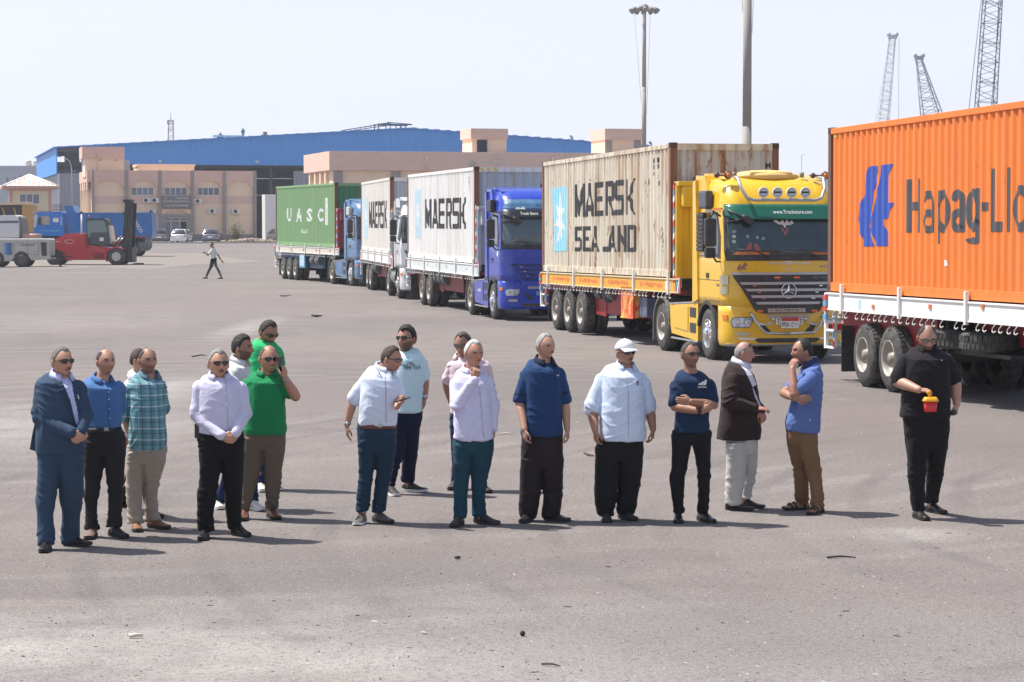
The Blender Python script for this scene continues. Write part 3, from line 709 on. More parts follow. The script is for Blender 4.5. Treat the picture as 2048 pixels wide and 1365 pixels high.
    # visor
    if st['visor']:
        g = MB(); hv = 1.2; z0_, z1_ = st.get('vz', (2.84, 3.14))
        def vf(u, z, h): 
            p = fr(u, z, h); k = (z1_ - z) / (z1_ - z0_); return (p[0] + .10 * k + .02, p[1], p[2])
        g.poly([(-hv, z0_ + .04), (-hv + .2, z0_), (hv - .2, z0_), (hv, z0_ + .04), (hv, z1_), (-hv, z1_)], vf, .02, .012, 0, cuts=ucut, cutv=vcut, sm=True); g.build('sun_visor', st['visor'], root, fix=False)
        if st['visor_text']:
            tx, wd, u0 = st['visor_text']; V, F = text2d(tx, wd, st.get('vth', .09), .01, 1.1, u0 - wd / 2, (z0_ + z1_) / 2 - .04); g = MB(); g.sheet(V, F, vf, .034, .002, cuts=ucut); g.build('visor_lettering', whitep, root, fix=False)
    if st['lettering']: st['lettering'](root, fr, sd, ucut)
    # roof air fairing
    if st.get('fairing', True):
        zr = zmax
        g = MB(); g.prism([(-1.0, zr - .06), (-2.3, zr - .05), (-2.3, zr + .06), (-2.2, zr + .08)], -1.05, 1.05, lambda u, v, h: (u, h, v)); g.build('roof_fairing', paint, root)
        for s_ in (-1, 1):
            g = MB(); g.prism([(-1.55, zmax - .3), (-2.34, zmax - .3), (-2.36, zmax + .04), (-1.75, zmax + .02)], s_ * 1.12, s_ * 1.2, lambda u, v, h: (u, h, v)); g.prism([(-2.0, 1.2), (-2.38, 1.12), (-2.38, zmax - .1), (-2.2, zmax - .05)], s_ * 1.2, s_ * 1.262, lambda u, v, h: (u, h, v)); g.build('side_fairing', paint, root)
    if st.get('toplamp', True):
        g = MB(); g.box(-1.75, -1.2, -1.34, -1.18, 3.05, 3.42, b=.05); g.build('corner_deflector', st.get('deflm', blackp), root)
    return root, fr, sd, ucut, vcut
# ================================================================ the five trucks
class Lorry:
    def __init__(s, X0, Y0, th, zc, pitch=0):
        s.th = R(th); s.zc = zc; s.pitch = R(pitch); s.o = Vector((X0 + 1.22 * math.cos(s.th), Y0 + 1.22 * math.sin(s.th), 0))
        s.dir = Vector((math.sin(s.th), -math.cos(s.th), 0)); s.near = Vector((X0, Y0, 0)); s.rz = s.th - math.pi / 2
    def uv(s, px, py):             # photo pixel -> (distance from the rear end, height over the container floor) on the near side
        d = ray(px, py); n = Vector((-math.cos(s.th), -math.sin(s.th), 0)); o = Vector((0, 0, CH))
        p = o + d * ((s.near - o).dot(n) / d.dot(n)); t = (p - s.near).dot(s.dir)
        return t, p.z - s.zc - t * math.tan(s.pitch)
    def put(s, o, t=0, z=0, pitch=True):
        o.location = s.o + s.dir * t + Vector((0, 0, z)); o.rotation_euler = (0, -s.pitch if pitch else 0, s.rz)
LG = Lorry(-11.66, 116.0, 18.2, 1.62); LB = Lorry(-6.42, 100.0, 8.8, 1.56); LC = Lorry(-3.65, 81.8, 12.0, 1.53)
LY = Lorry(.79, 62.2, 12.3, 1.47, .55); LO = Lorry(5.58, 41.6, 11.1, 1.55, .5)
DBG = globals().get('DBG', False)
def textbox(L, root, body, bl, tl, r, mat, **k):
    """lettering between photo points: bottom left, top left, and a point on the right edge"""
    x0, z0 = L.uv(*bl); _, z1 = L.uv(*tl); x1, _ = L.uv(*r)
    return side_text(root, body, x0, x1, z0, z1, mat, **k)
GL = dict(M=[[(0, 0), (.22, 0), (.22, 1), (0, 1)], [(.221, 1), (.5, .42), (.5, .02), (.44, .02), (.221, .5)], [(.779, 1), (.501, .42), (.501, .02), (.56, .02), (.779, .5)], [(.78, 0), (1, 0), (1, 1), (.78, 1)]],
 A=[[(0, 0), (.24, 0), (.58, 1), (.36, 1)], [(.581, 1), (.64, 1), (1, 0), (.76, 0), (.47, .66)], [(.29, .16), (.70, .16), (.64, .34), (.35, .34)]],
 E=[[(0, 0), (.26, 0), (.26, 1), (0, 1)], [(.27, .84), (1, .84), (1, 1), (.27, 1)], [(.27, .43), (.9, .43), (.9, .58), (.27, .58)], [(.27, 0), (1, 0), (1, .16), (.27, .16)]],
 R=[[(0, 0), (.26, 0), (.26, 1), (0, 1)], [(.27, .84), (.74, .84), (.74, .56), (.27, .56), (.27, .41), (.5, .41), (.72, 0), (1, 0), (.78, .41), (.88, .41), (1, .52), (1, .88), (.88, 1), (.27, 1)]],
 S=[[(0, 0), (.88, 0), (1, .1), (1, .47), (.88, .57), (.27, .57), (.27, .84), (1, .84), (1, 1), (.12, 1), (0, .9), (0, .52), (.12, .42), (.73, .42), (.73, .16), (0, .16)]],
 K=[[(0, 0), (.26, 0), (.26, 1), (0, 1)], [(.27, .5), (.74, 1), (1, 1), (.58, .52), (1, 0), (.74, 0), (.27, .42)]],
 N=[[(0, 0), (.24, 0), (.24, 1), (0, 1)], [(.241, 1), (.759, .3), (.759, 0), (.241, .7)], [(.76, 0), (1, 0), (1, 1), (.76, 1)]],
 D=[[(0, 0), (.26, 0), (.26, 1), (0, 1)], [(.27, .84), (.7, .84), (.74, .78), (.74, .22), (.7, .16), (.27, .16), (.27, 0), (.82, 0), (1, .16), (1, .84), (.82, 1), (.27, 1)]])
def block(root, word, x0, x1, z0, z1, mat, gap=.13):
    wd = [1.25 if c == 'M' else 1 for c in word]; u = (x1 - x0) / (sum(wd) + gap * (len(word) - 1)); x = x0; g = MB()
    for c, w_ in zip(word, wd):
        for p in GL[c]: q = [(x + a * u * w_, z0 + b * (z1 - z0)) for a, b in p]; g.poly(q, side_fn, .002, .003, cuts=corr_lines(min(k[0] for k in q), max(k[0] for k in q)))
        x += u * (w_ + gap)
    return g.build('lettering', mat, root, fix=False)
def blockpx(L, root, word, bl, tl, r, mat): return block(root, word, L.uv(*bl)[0], L.uv(*r)[0], L.uv(*bl)[1], L.uv(*tl)[1], mat)
def poly_px(L, pts): return [L.uv(*p) for p in pts]
def zk(ox, oy, k): return lambda x, y: (ox + k * x, oy + k * y)
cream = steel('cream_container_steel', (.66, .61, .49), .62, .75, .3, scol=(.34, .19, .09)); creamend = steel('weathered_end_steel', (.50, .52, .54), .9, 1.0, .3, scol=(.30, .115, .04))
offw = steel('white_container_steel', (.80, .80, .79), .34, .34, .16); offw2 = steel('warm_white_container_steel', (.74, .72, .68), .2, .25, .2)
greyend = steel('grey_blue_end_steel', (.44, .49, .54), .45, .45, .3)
greenst = steel('green_container_steel', (.20, .365, .165), .05, .08, .22, rcol=(.12, .14, .06)); greend = steel('shaded_green_end_steel', (.045, .22, .10), .06, .05, .1)  # darker green for the end wall has its shade put into the colour
orangest = steel('orange_container_steel', (.84, .205, .025), .22, .3, .10, scol=(.5, .12, .03))
rustpost = steel('rusty_post_steel', (.20, .075, .04), .8, .4, .1); darkpost = steel('dark_post_steel', (.13, .06, .045), .5, .2, .1)
ink = M('black_marking', (.028, .03, .035), .7, var=.4, vs=8, dirt=.35, dcol=(.16, .14, .12)); inkb = M('grey_marking', (.075, .08, .09), .7, var=.3)
lblue = M('pale_blue_marking', (.30, .66, .80), .6, dirt=.15, dcol=(.6, .6, .55)); fblue = M('faded_blue_marking', (.52, .68, .76), .6, dirt=.3, dcol=(.6, .6, .58)); wmark = M('white_marking', (.80, .80, .78), .6, dirt=.2, dcol=(.5, .48, .42))
# ---------------------------------------------------------------- orange, nearest
c = container('bright orange corrugated container with large black lettering at the right edge of the photo', (orangest, darkpost, None)); LO.put(c, 0, LO.zc)
z4 = zk(1600, 180, .4984)
hx = [(424, 573), (424, 360), (757, 480)]
(x0, zb), (_, zt), (x1, _) = LO.uv(*z4(424, 573)), LO.uv(*z4(424, 360)), LO.uv(*z4(757, 480)); zd = LO.uv(*z4(553, 617))[1]
hz = zt - zb; dz_ = zd - zb; lw = (x1 - x0)
def bar(x, y, w_, h_): return [(x, y), (x + w_, y), (x + w_, y + h_), (x, y + h_)]
def bowl(cx, cy, rx, ry, tx, ty, a0=0, a1=360, n=22):   # thick round stroke as a row of quads
    out = []
    for i in range(n):
        p_, q_ = R(a0 + (a1 - a0) * i / n), R(a0 + (a1 - a0) * (i + 1) / n)
        out.append([(cx + rx * math.cos(p_), cy + ry * math.sin(p_)), (cx + rx * math.cos(q_), cy + ry * math.sin(q_)), (cx + (rx - tx) * math.cos(q_), cy + (ry - ty) * math.sin(q_)), (cx + (rx - tx) * math.cos(p_), cy + (ry - ty) * math.sin(p_))])
    return out
def round_word(word, xa, u):       # u = width of one letter
    P_ = []; x = xa; st = u * .27; xh = hz * .76; k = u * .86
    for ch in word:
        cx = x + k / 2; full = bowl(cx, xh / 2, k / 2, xh / 2 + .01, st * .95, st * .8)
        if ch == 'H': P_ += [bar(x, 0, st, hz), bar(x + u - st, 0, st, hz), bar(x + st, hz * .42, u - 2 * st, hz * .15)]; x += u * 1.14
        elif ch == 'a': P_ += [bar(x + k - st, 0, st, xh * .7)] + bowl(cx - .0, xh * .27, k / 2 - .004, xh * .29, st * .9, st * .7) + bowl(cx, xh * .68, k / 2, xh * .33, st, st * .75, 0, 165, 12); x += u * 1.02
        elif ch == 'p': P_ += [bar(x, dz_, st, xh - dz_)] + full; x += u * 1.02
        elif ch == 'g': P_ += [bar(x + k - st, dz_ * .6, st, xh - dz_ * .6)] + full + bowl(cx, dz_ * .6, k / 2, -dz_ * .45, st, st * .7, 180, 360, 12); x += u * 1.02
        elif ch == '-': P_ += [bar(x, hz * .36, u * .42, hz * .15)]; x += u * .5
        elif ch == 'L': P_ += [bar(x, 0, st, hz * 1.08), bar(x + st, 0, u * .5, hz * .17)]; x += u * .95
        elif ch == 'l': P_ += [bar(x, 0, st, hz * 1.08)]; x += st + u * .14
        elif ch == 'o': P_ += full; x += u * 1.02
        elif ch == 'y': P_ += [[(x, xh), (x + st, xh), (x + u * .6, 0), (x + u * .36, 0)], [(x + u - st, xh), (x + u, xh), (x + u * .45, dz_), (x + u * .2, dz_)]]; x += u * 1.08
        elif ch == 'd': P_ += [bar(x + k - st, 0, st, hz * 1.08)] + full
    return [[(a_, b2 + zb) for a_, b2 in q] for q in P_]
g = MB()
for i, q in enumerate(round_word('Hapag-', x0, lw / 5.68) + round_word('Lloyd', LO.uv(*z4(761, 480))[0], lw / 5.68)):
    if max(a_ for a_, _ in q) < CL - .2: g.poly(q, side_fn, .002 + .0004 * (i % 5), .003, cuts=corr_lines(min(a_ for a_, _ in q), max(a_ for a_, _ in q)))
g.build('lettering', inkb, c, fix=False)
emb = M('emblem_blue', (.03, .085, .42), .55, dirt=.1)
e1 = [(272, 307), (312, 304), (312, 330), (300, 370), (291, 410), (290, 450), (286, 485), (275, 520), (270, 545), (285, 590), (292, 628), (247, 629), (248, 600), (232, 560), (226, 520), (230, 480), (250, 430), (262, 380), (264, 340)]
e2 = [(318, 302), (366, 297), (362, 320), (352, 350), (352, 380), (348, 430), (345, 455), (369, 452), (358, 485), (353, 517), (332, 518), (336, 550), (350, 590), (353, 627), (297, 628), (290, 590), (277, 550), (279, 525), (290, 490), (294, 450), (300, 420), (314, 380), (317, 340)]
side_polys(c, [poly_px(LO, [z4(*p) for p in e1]), poly_px(LO, [z4(*p) for p in e2])], emb)
side_polys(c, [poly_px(LO, [z4(*p) for p in [(570, 682), (586, 684), (588, 706), (572, 711)]])], whitep, name='torn_label')
side_polys(c, [poly_px(LO, [z4(*p) for p in [(128, 182), (136, 182), (132, 192), (128, 192)]]), poly_px(LO, [z4(*p) for p in [(139, 182), (147, 182), (143, 192), (136, 192)]])], M('hazard_yellow', (.75, .55, .1), .6), name='hazard_mark')
def dressO(root, zc, rh, L_):
    for px in (303, 532, 744): x, z = LO.uv(*z4(px, 872)); g = MB(); g.box(x - .05, x + .05, -1.268, -1.252, z + zc - .03, z + zc + .04); g.build('side_marker', M('orange_marker', (.6, .16, .05), .4), root)
    g = MB(); g.box(1.72, 1.86, -1.256, -1.252, zc - .25, zc - .1); g.build('approval_plate', M('plate_pale_blue', (.45, .6, .7), .5), root)
t = trailer('red chassis semi-trailer with white side rails under the orange container', 1.55, dict(axles=(1.95, 3.2), spares=(6.42, 5.2), sy=-.19, panel=(3.95, 4.75), plate=4.7, red=M('shaded_chassis_red', (.30, .014, .016), .55, dirt=.3, dcol=(.1, .05, .04)), dress=dressO, leg=.03)); LO.put(t)  # chassis red darkened: the shade beneath the trailer is put into the colour
# ---------------------------------------------------------------- yellow
c = container('rust streaked cream container with two lines of black lettering and a pale blue star panel', (cream, rustpost, creamend)); LY.put(c, 0, LY.zc)
z3 = zk(1060, 260, .35165)
blockpx(LY, c, 'MAERSK', z3(248, 497), z3(248, 312), z3(594, 400), ink)
x0, zb = LY.uv(*z3(250, 691)); _, zt = LY.uv(*z3(250, 551)); xm = LY.uv(*z3(386, 600))[0]; xa = LY.uv(*z3(412, 600))[0]; xb = LY.uv(*z3(436, 600))[0]; xc = LY.uv(*z3(440, 600))[0]; xd = LY.uv(*z3(600, 600))[0]
block(c, 'SEA', x0, xm, zb, zt, ink, .2); block(c, 'AND', xc, xd, zb, zt, ink, .2)
side_polys(c, [[(xa, zb), (xb, zb), (xb, zb + .12), (xa, zb + .12)]], ink, name='lettering')
side_polys(c, [poly_px(LY, [z3(*p) for p in [(124, 332), (204, 321), (210, 690), (134, 692)]])], lblue, name='star_panel')
sx, sz = LY.uv(*z3(167, 520)); side_polys(c, [star_poly(sx, sz, .78, .26, 7, .78, .1)], wmark, name='star', off=.006)
a, b_ = LY.uv(*z3(124, 332)), LY.uv(*z3(208, 690)); side_polys(c, [[(a[0] - .06, a[1]), (a[0], a[1]), (a[0], b_[1]), (a[0] - .06, b_[1])], [(b_[0] - .02, a[1]), (b_[0] + .04, a[1]), (b_[0] + .04, b_[1]), (b_[0] - .02, b_[1])]], wmark, name='panel_border')
def vtext(root, L, s_, px, py, hpx, mat, fn=None):
    x, z = L.uv(px, py); hh = hpx / 90 * .9
    V = []; F = []
    for i, ch in enumerate(s_):
        v, f = text2d(ch, hh * .6, hh * .8, .01, 1, x, z - (i + 1) * hh); n = len(V); V += v; F += [tuple(k + n for k in q) for q in f]
    g = MB(); g.sheet(V, F, side_fn, .002, .002, cuts=corr_lines(x - .01, x + hh)); g.build('code_lettering', mat, root, fix=False)
vtext(c, LY, 'M84', z3(700, 0)[0], z3(0, 155)[1], 14, ink); vtext(c, LY, '19', z3(722, 0)[0], z3(0, 150)[1], 14, ink); vtext(c, LY, 'E', z3(726, 0)[0], z3(0, 285)[1], 12, ink)
def endtext(root, s_, y0, ztop, hh, mat, name='code_lettering'):
    V = []; F = []
    for i, ch in enumerate(s_):
        v, f = text2d(ch, hh * .62, hh * .8, .015, 1, 0, -(i + 1) * hh); n = len(V); V += v; F += [tuple(k + n for k in q) for q in f]
    g = MB(); g.sheet([(y0 + x, ztop + z) for x, z in V], F, end_fn, .002, .003, cuts=[y - CW / 2 for y in corr_lines(.1, CW - .1)]); g.build(name, mat, root, fix=False)
endtext(c, 'MSKU', .93, CHT - .38, .17, ink)
g = MB(); g.box(CL - .02, CL + .02, -.72, -.55, CHT - 1.0, CHT - .74, b=.02); g.build('vent_cover', darkpost, c)
def dressY(root, zc, rh, L_):
    g = MB(); yl = -1.2505
    for i, x in enumerate(np.linspace(.9, L_ - .75, 5)[:-1]):
        a, b = x + .45, x + 2.35
        for u, s_ in ((a, 1), (b, -1)): g.prism([(u - .0, zc - .16), (u + s_ * .2, zc - .09), (u + s_ * .2, zc - .23)], yl, yl - .004, lambda u, v, h: (u, h, v))
        r_ = random.Random(i + 2); u = a + .3
        while u < b - .3:
            w_ = r_.uniform(.03, .13); g.box(u, u + w_, yl, yl - .004, zc - .16 + r_.uniform(-.06, 0), zc - .16 + r_.uniform(.01, .06)); u += w_ + r_.uniform(.01, .05)
    g.build('painted_ornament', M('ornament_orange', (.72, .18, .04), .5, dirt=.3), root)
    g = MB(); g.box(L_ - 1.0, L_ - .62, yl, yl - .004, zc - .25, zc - .07); g.build('number_board', whitep, root)
    # toolbox with a flame painted lid
    x0, z1 = LY.uv(1244, 590); x1, z0 = LY.uv(1268, 651)
    g = MB(); g.box(x0, x1, -1.24, -.7, .52, 1.13, b=.01); g.box(x0 - .02, x1 + .02, -1.255, -1.235, .5, .53); g.box(x0, x0 + .05, -1.22, -1.17, 1.13, zc - .3); g.box(x1 - .05, x1, -1.22, -1.17, 1.13, zc - .3); g.box(x0, x1, -1.25, -1.2, 1.15, 1.22)
    m, t, b = newmat('flame_paint'); q = t.noise(1, 5, stretch=(5, 5, 2.2), rough=.6, dist=1.5)
    t.link(t.ramp(q, [(.40, (.62, .04, .02)), (.5, (.70, .10, .03)), (.56, (.80, .36, .06)), (.66, (.80, .50, .12))]), b.inputs['Base Color']); b.inputs['Roughness'].default_value = .45
    g.build('toolbox', m, root, label='toolbox with a red and orange flame painting')
    g = MB(); g.box(x0 + .98, x1 + .62, -1.1, -.6, .55, 1.0, b=.03); g.build('toolbox', M('grey_blue_box', (.12, .15, .25), .4, dirt=.3), root)
    g = MB()
    for x in (5.25, 5.95): g.ball((x, -.8, 1.0), (.3, .3, .2), 14, 8)
    g.tube([(5.0, -.9, 1.02), (5.55, -.9, 1.02)], .19, 16); g.tube([(6.1, -.9, 1.02), (6.75, -.9, 1.02)], .19, 16); g.build('brake_chamber', M('chamber_grey', (.09, .1, .11), .5, dirt=.4), root)
yrail = M('rail_yellow', (.72, .36, .03), .5, dirt=.25, dcol=(.4, .25, .1)); ypaint = M('yellow_cab_paint', (.78, .465, .012), .32, var=.05, vs=1.2, coat=.5, dirt=.12, dcol=(.55, .36, .08))
t = trailer('yellow railed semi-trailer with red chassis and flame painted toolbox', 1.47, dict(edge=M('rail_edge', (.70, .60, .38), .5, dirt=.3), rail=yrail, head=ypaint, hh=2.05, red=M('shaded_chassis_red'), dress=dressY)); LY.put(t)
greenvis = M('green_visor', (.01, .12, .075), .12, var=.1, spec=.8)
def decY(root, fr, sd, uc):
    ty = M('yellow_roof_faded', (.76, .50, .16), .5, dirt=.2)
    g = MB(); g.ball((-1.35, -.05, 3.70), (.5, .72, .14), 20, 8); g.box(-1.8, -.95, -.5, .42, 3.66, 3.8, b=.06); g.build('roof_cooler', ty, root)
    # bull bar on the roof with four round lamps
    g = MB(); yb = 1.0
    pts = [(-.75, -yb + .12, 3.68), (-.5, -yb + .1, 3.66), (-.34, -yb + .13, 3.45), (-.26, -yb + .22, 3.27), (-.24, -yb + .35, 3.22), (-.20, 0, 3.22), (-.24, yb - .35, 3.22), (-.26, yb - .22, 3.27), (-.34, yb - .13, 3.45), (-.5, yb - .1, 3.66), (-.75, yb - .12, 3.68)]
    g.tube(pts, .032, 10); g.build('lamp_bar', alu, root)
    for y in (-.46, -.17, .12, .41):
        g = MB(); g.lathe([(.0, -.06), (.07, -.05), (.105, -.01), (.108, .02), (.095, .03), (.09, .022), (0, .024)], (-.2, y, 3.37), 'x', 22, ms=[0, 0, 0, 0, 0, 1]); g.tube([(-.22, y, 3.22), (-.22, y, 3.28)], .015, 6)
        for z in (-.045, -.02, .03, .05): g.box(-.178, -.172, y - .06, y + .06, 3.37 + z - .006, 3.37 + z + .006, 0)
        g.box(-.176, -.171, y - .07, y + .07, 3.355, 3.39, 2); g.build('roof_lamp', [whitep, M('lamp_face', (.45, .52, .6), .2), blackp], root)
    for y in (-1.02, 1.02):
        g = MB(); g.tube([(-.85, y - .2, 3.72), (-.8, y, 3.72), (-.75, y, 3.72)], .02, 6); g.ball((-.74, y, 3.72), (.05, .085, .085), 14, 8, 0); g.ball((-.70, y, 3.72), (.03, .05, .05), 12, 6, 1); g.ball((-.85, y - .2 if y < 0 else y - .22, 3.72), (.05, .06, .06), 10, 6, 0); g.build('beacon', [M('beacon_dark', (.12, .06, .05), .3), ambr], root)
    for y in (-.82, .60):
        g = MB(); g.lathe([(.045, 0), (.05, .1), (.0, .11)], (-.95, y, 3.68), 'z', 12); g.build('horn_cap', M('cap_grey', (.25, .2, .16), .6), root)
    # writing on visor, emblem under it
    g = MB()
    lp = [(-.23, 2.80), (-.17, 2.83), (-.1, 2.78), (-.03, 2.83), (0, 2.76), (.05, 2.84), (.1, 2.77), (.15, 2.82), (.2, 2.76), (.1, 2.72), (.04, 2.73), (.0, 2.66), (-.04, 2.73), (-.12, 2.74)]
    g.poly(lp, fr, .02, .002, 0); g.build('screen_sticker', whitep, root, fix=False)
    g = MB(); g.poly([(-.1, 2.68), (0, 2.5), (.1, 2.68), (.03, 2.66), (0, 2.59), (-.03, 2.66)], fr, .02, .002, 0); g.build('screen_sticker', M('sticker_brown', (.3, .12, .12), .5), root, fix=False)
    V, F = text2d('ACTROS', .36, .05, .01, 1.1, .68, 1.88); g = MB(); g.sheet(V, F, fr, .0, .006, cuts=uc)
    V, F = text2d('ACTROS', .42, .045, .01, 1.1, .52, 1.665); g.sheet(V, F, fr, .034, .004, cuts=uc); g.build('model_lettering', M('dark_chrome', (.2, .19, .17), .3, metal=.8), root, fix=False)
    g = MB(); g.poly([(-.42, 1.08), (.36, 1.08), (.36, 1.0), (-.42, 1.0)], fr, .032, .01, 0); g.poly([(-.44, .955), (.46, .955), (.46, .9), (-.44, .9)], fr, .0, .02, 0); g.build('name_plate', M('worn_steel_plate', (.45, .42, .34), .45, metal=.5, dirt=.4), root, fix=False)
    V, F = text2d('ACTROS', .5, .05, .012, 1.15, -.28, 1.018); g = MB(); g.sheet(V, F, fr, .043, .003); g.poly(star_poly(-.35, 1.042, .024, .01, 3), fr, .043, .003); g.poly(star_poly(.29, 1.042, .024, .01, 3), fr, .043, .003); g.build('plate_lettering', M('engraving', (.14, .13, .12), .6), root, fix=False)
    # chrome ornament on bonnet
    g = MB(); g.poly([(-.46, 1.99), (-.1, 1.985), (-.02, 2.02), (.08, 2.02), (.12, 1.985), (.5, 1.99), (.48, 1.955), (.1, 1.955), (.04, 1.93), (-.04, 1.955), (-.38, 1.95)], fr, .0, .012, 0); g.poly([(-.02, 1.87), (.06, 1.9), (.04, 1.84), (-.04, 1.83)], fr, .0, .01, 0); g.build('bonnet_trim', M('satin_steel', (.55, .5, .36), .35, metal=.7), root, fix=False)
    g = MB(); g.poly([(-1.02, 1.86), (-.96, 1.96), (-.92, 1.9), (-.86, 2.0), (-.8, 1.93), (-.86, 1.9), (-.84, 1.84), (-.92, 1.86), (-.97, 1.82)], fr, .0, .006, 0); g.build('calligraphy_sticker', M('sticker_mixed', (.3, .16, .1), .5, var=.8, vs=20), root, fix=False)
    # front guard, number plates
    g = MB()
    for s_ in (-1, 1):
        g.tube([fr(s_ * .78, 1.0, .03), fr(s_ * .74, .93, .08), fr(s_ * .62, .72, .13), fr(s_ * .5, .6, .14), fr(0, .585, .14)], .026, 8)
        g.tube([fr(s_ * .36, .86, .1), fr(s_ * .40, .78, .13), fr(s_ * .5, .76, .13), fr(s_ * .64, .78, .12)], .022, 8); g.ball(fr(s_ * .34, .87, .1), .04, 10, 6)
    g.build('front_guard', M('guard_tube', (.55, .56, .58), .28, metal=.9), root)
    g = MB(); g.box(.05, .06, -.27, .29, .76, .89); g.build('number_plate', M('plate_white', (.7, .72, .7), .5), root)
    V, F = text2d('T', .05, .09, .015); V2, F2 = text2d('7', .055, .09, .015); g = MB(); g.sheet([(x - .24, y + .78) for x, y in V], F, lambda u, v, h: (.06 + h, u, v), .001, .003); g.sheet([(x + .22, y + .78) for x, y in V2], F2, lambda u, v, h: (.06 + h, u, v), .001, .003); g.build('plate_figure', ink, root, fix=False)
    g = MB(); g.box(.085, .095, -.17, .19, .69, .90); g.box(.0951, .098, -.17, .19, .83, .905, 1); g.build('number_plate', [M('plate_white'), redp], root, label='Egyptian style number plate, red above white')
    V, F = text2d('٩٢٤٨', .15, .09, .012); V2, F2 = text2d('\u062C \u062F \u0631', .12, .09, .012); g = MB(); g.sheet([(x - .16, y + .72) for x, y in V], F, lambda u, v, h: (.098 + h, u, v), .001, .003); g.sheet([(x + .04, y + .72) for x, y in V2], F2, lambda u, v, h: (.098 + h, u, v), .001, .003); g.build('plate_figure', ink, root, fix=False)
    for u, z in ((-.22, 1.69), (.18, 1.69), (-.58, 1.03), (.55, 1.03), (-.02, 1.19)): g = MB(); g.poly([(u - .06, z - .02), (u + .06, z - .02), (u + .06, z + .02), (u - .06, z + .02)], fr, .036, .012, 0); g.build('grille_lamp', M('grille_orange', (.75, .16, .03), .4), root, fix=False)
    # things seen behind the glass low along the dash: orange trim, red triangle
    g = MB(); g.poly([(-1.1, 2.14), (-.35, 2.14), (-.35, 2.2), (-1.0, 2.2)], fr, .017, .002, 0, cuts=uc); g.poly([(.5, 2.14), (1.05, 2.14), (1.05, 2.2), (.5, 2.2)], fr, .017, .002, 0, cuts=uc); g.build('dash_trim', M('dash_orange', (.6, .2, .05), .5, var=.7, vs=9), root, fix=False)
    g = MB(); g.poly([(-.85, 2.21), (-.52, 2.21), (-.6, 2.36), (-.66, 2.36), (-.64, 2.24), (-.72, 2.24), (-.7, 2.37), (-.76, 2.37)], fr, .017, .002, 0); g.build('dash_pennant', M('pennant_red', (.4, .12, .1), .5), root, fix=False)
    g = MB()
    for p in ((-.78, 2.5), (-.58, 2.48), (-.46, 2.46), (-1.02, 2.6), (-1.03, 2.5), (-1.04, 2.4)): g.poly([(p[0] + .035 * math.cos(k), p[1] + .035 * math.sin(k)) for k in np.linspace(0, 5.6, 9)], fr, .017, .002, 0)
    g.build('dash_trinket', M('trinket', (.28, .33, .3), .4, var=.6, vs=7), root, fix=False)
    for s_ in (-1, 1):             # steel corner caps beside the grille and boarding grip
        g = MB(); g.poly([(s_ * 1.18, 1.55), (s_ * 1.42, 1.55), (s_ * 1.42, 1.73), (s_ * 1.18, 1.73)], fr, .0, .03, 0, cuts=uc); g.poly([(s_ * 1.2, 1.36), (s_ * 1.42, 1.36), (s_ * 1.42, 1.52), (s_ * 1.2, 1.52)], fr, .0, .02, 0, cuts=uc); g.build('corner_cap', M('satin_steel'), root, fix=False)
        g = MB(); g.poly([(s_ * .62, .495), (s_ * 1.02, .52), (s_ * .98, .46), (s_ * .7, .46)], fr, .008, .02, 0, cuts=uc); g.build('day_lamp', chrome, root, fix=False)
    f = sd(-1)                     # ribbed intake behind the door window
    g = MB()
    for k in range(9): g.box(-1.98, -1.52, -1.25, -1.31, 2.2 + k * .085, 2.26 + k * .085, b=.01)
    g.box(-1.95, -1.56, -1.24, -1.285, 2.18, 2.98); g.build('ribbed_intake', blackp, root)
    g = MB(); V, F = text2d('1843', .2, .06, .012); g.sheet([(-x - .55, y + 1.5) for x, y in V], [q[::-1] for q in F], f, .001, .003); g.build('model_lettering', M('dark_chrome'), root, fix=False)
t, *_ = tractor('bright yellow lorry cab with a green visor, roof lamps and chrome star grille', ypaint, dict(visor=greenvis, visor_text=('www.Truckstore.com', .82, .16), vth=.075, flair=True, lettering=decY, deflm=M('deflector_grey', (.07, .075, .09), .4), glass=M('screen_glass', (.03, .05, .055), .05, var=.5, vs=2.5, spec=.9)))
LY.put(t, 16.35, 0, False)
# ---------------------------------------------------------------- blue, with white container
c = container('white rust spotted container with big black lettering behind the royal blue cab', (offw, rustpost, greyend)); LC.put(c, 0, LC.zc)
z2 = zk(500, 220, .32241)
blockpx(LC, c, 'MAERSK', z2(1080, 735), z2(1080, 556), z2(1338, 640), ink)
side_polys(c, [poly_px(LC, [z2(*p) for p in [(1022, 500), (1058, 492), (1058, 800), (1022, 790)]])], fblue, name='star_panel'); sx, sz = LC.uv(*z2(1038, 640)); side_polys(c, [star_poly(sx, sz, .7, .2, 7, .6)], wmark, name='star', off=.006)
vtext(c, LC, 'M124', z2(1352, 0)[0], z2(0, 412)[1], 11, inkb); endtext(c, 'MSKU', .8, CHT - .45, .2, ink)
g = MB()
for k in range(3):
    for u in (0,): g.poly([(-1.0 + k * .2, CHT - .15), (-.9 + k * .2, CHT - .15), (-.98 + k * .2, CHT - .04), (-1.08 + k * .2, CHT - .04)], lambda u, v, h: (CL + h, u, v), .001, .003)
g.build('hazard_mark', M('hazard_yellow'), c, fix=False)
grail = M('pale_rail', (.66, .70, .70), .5, dirt=.3)
def dressC(root, zc, rh, L_):
    for k in range(7): x = .9 + k * 1.7; g = MB(); g.box(x, x + .07, -1.256, -1.252, zc - .2, zc - .12); g.build('side_marker', M('marker_green', (.05, .3, .2), .5), root)
    g = MB()
    for x in (4.9, 5.6, 6.3): g.tube([(x, -.95, .98), (x + .55, -.95, .98)], .24, 16)
    g.build('brake_chamber', M('chamber_grey'), root)
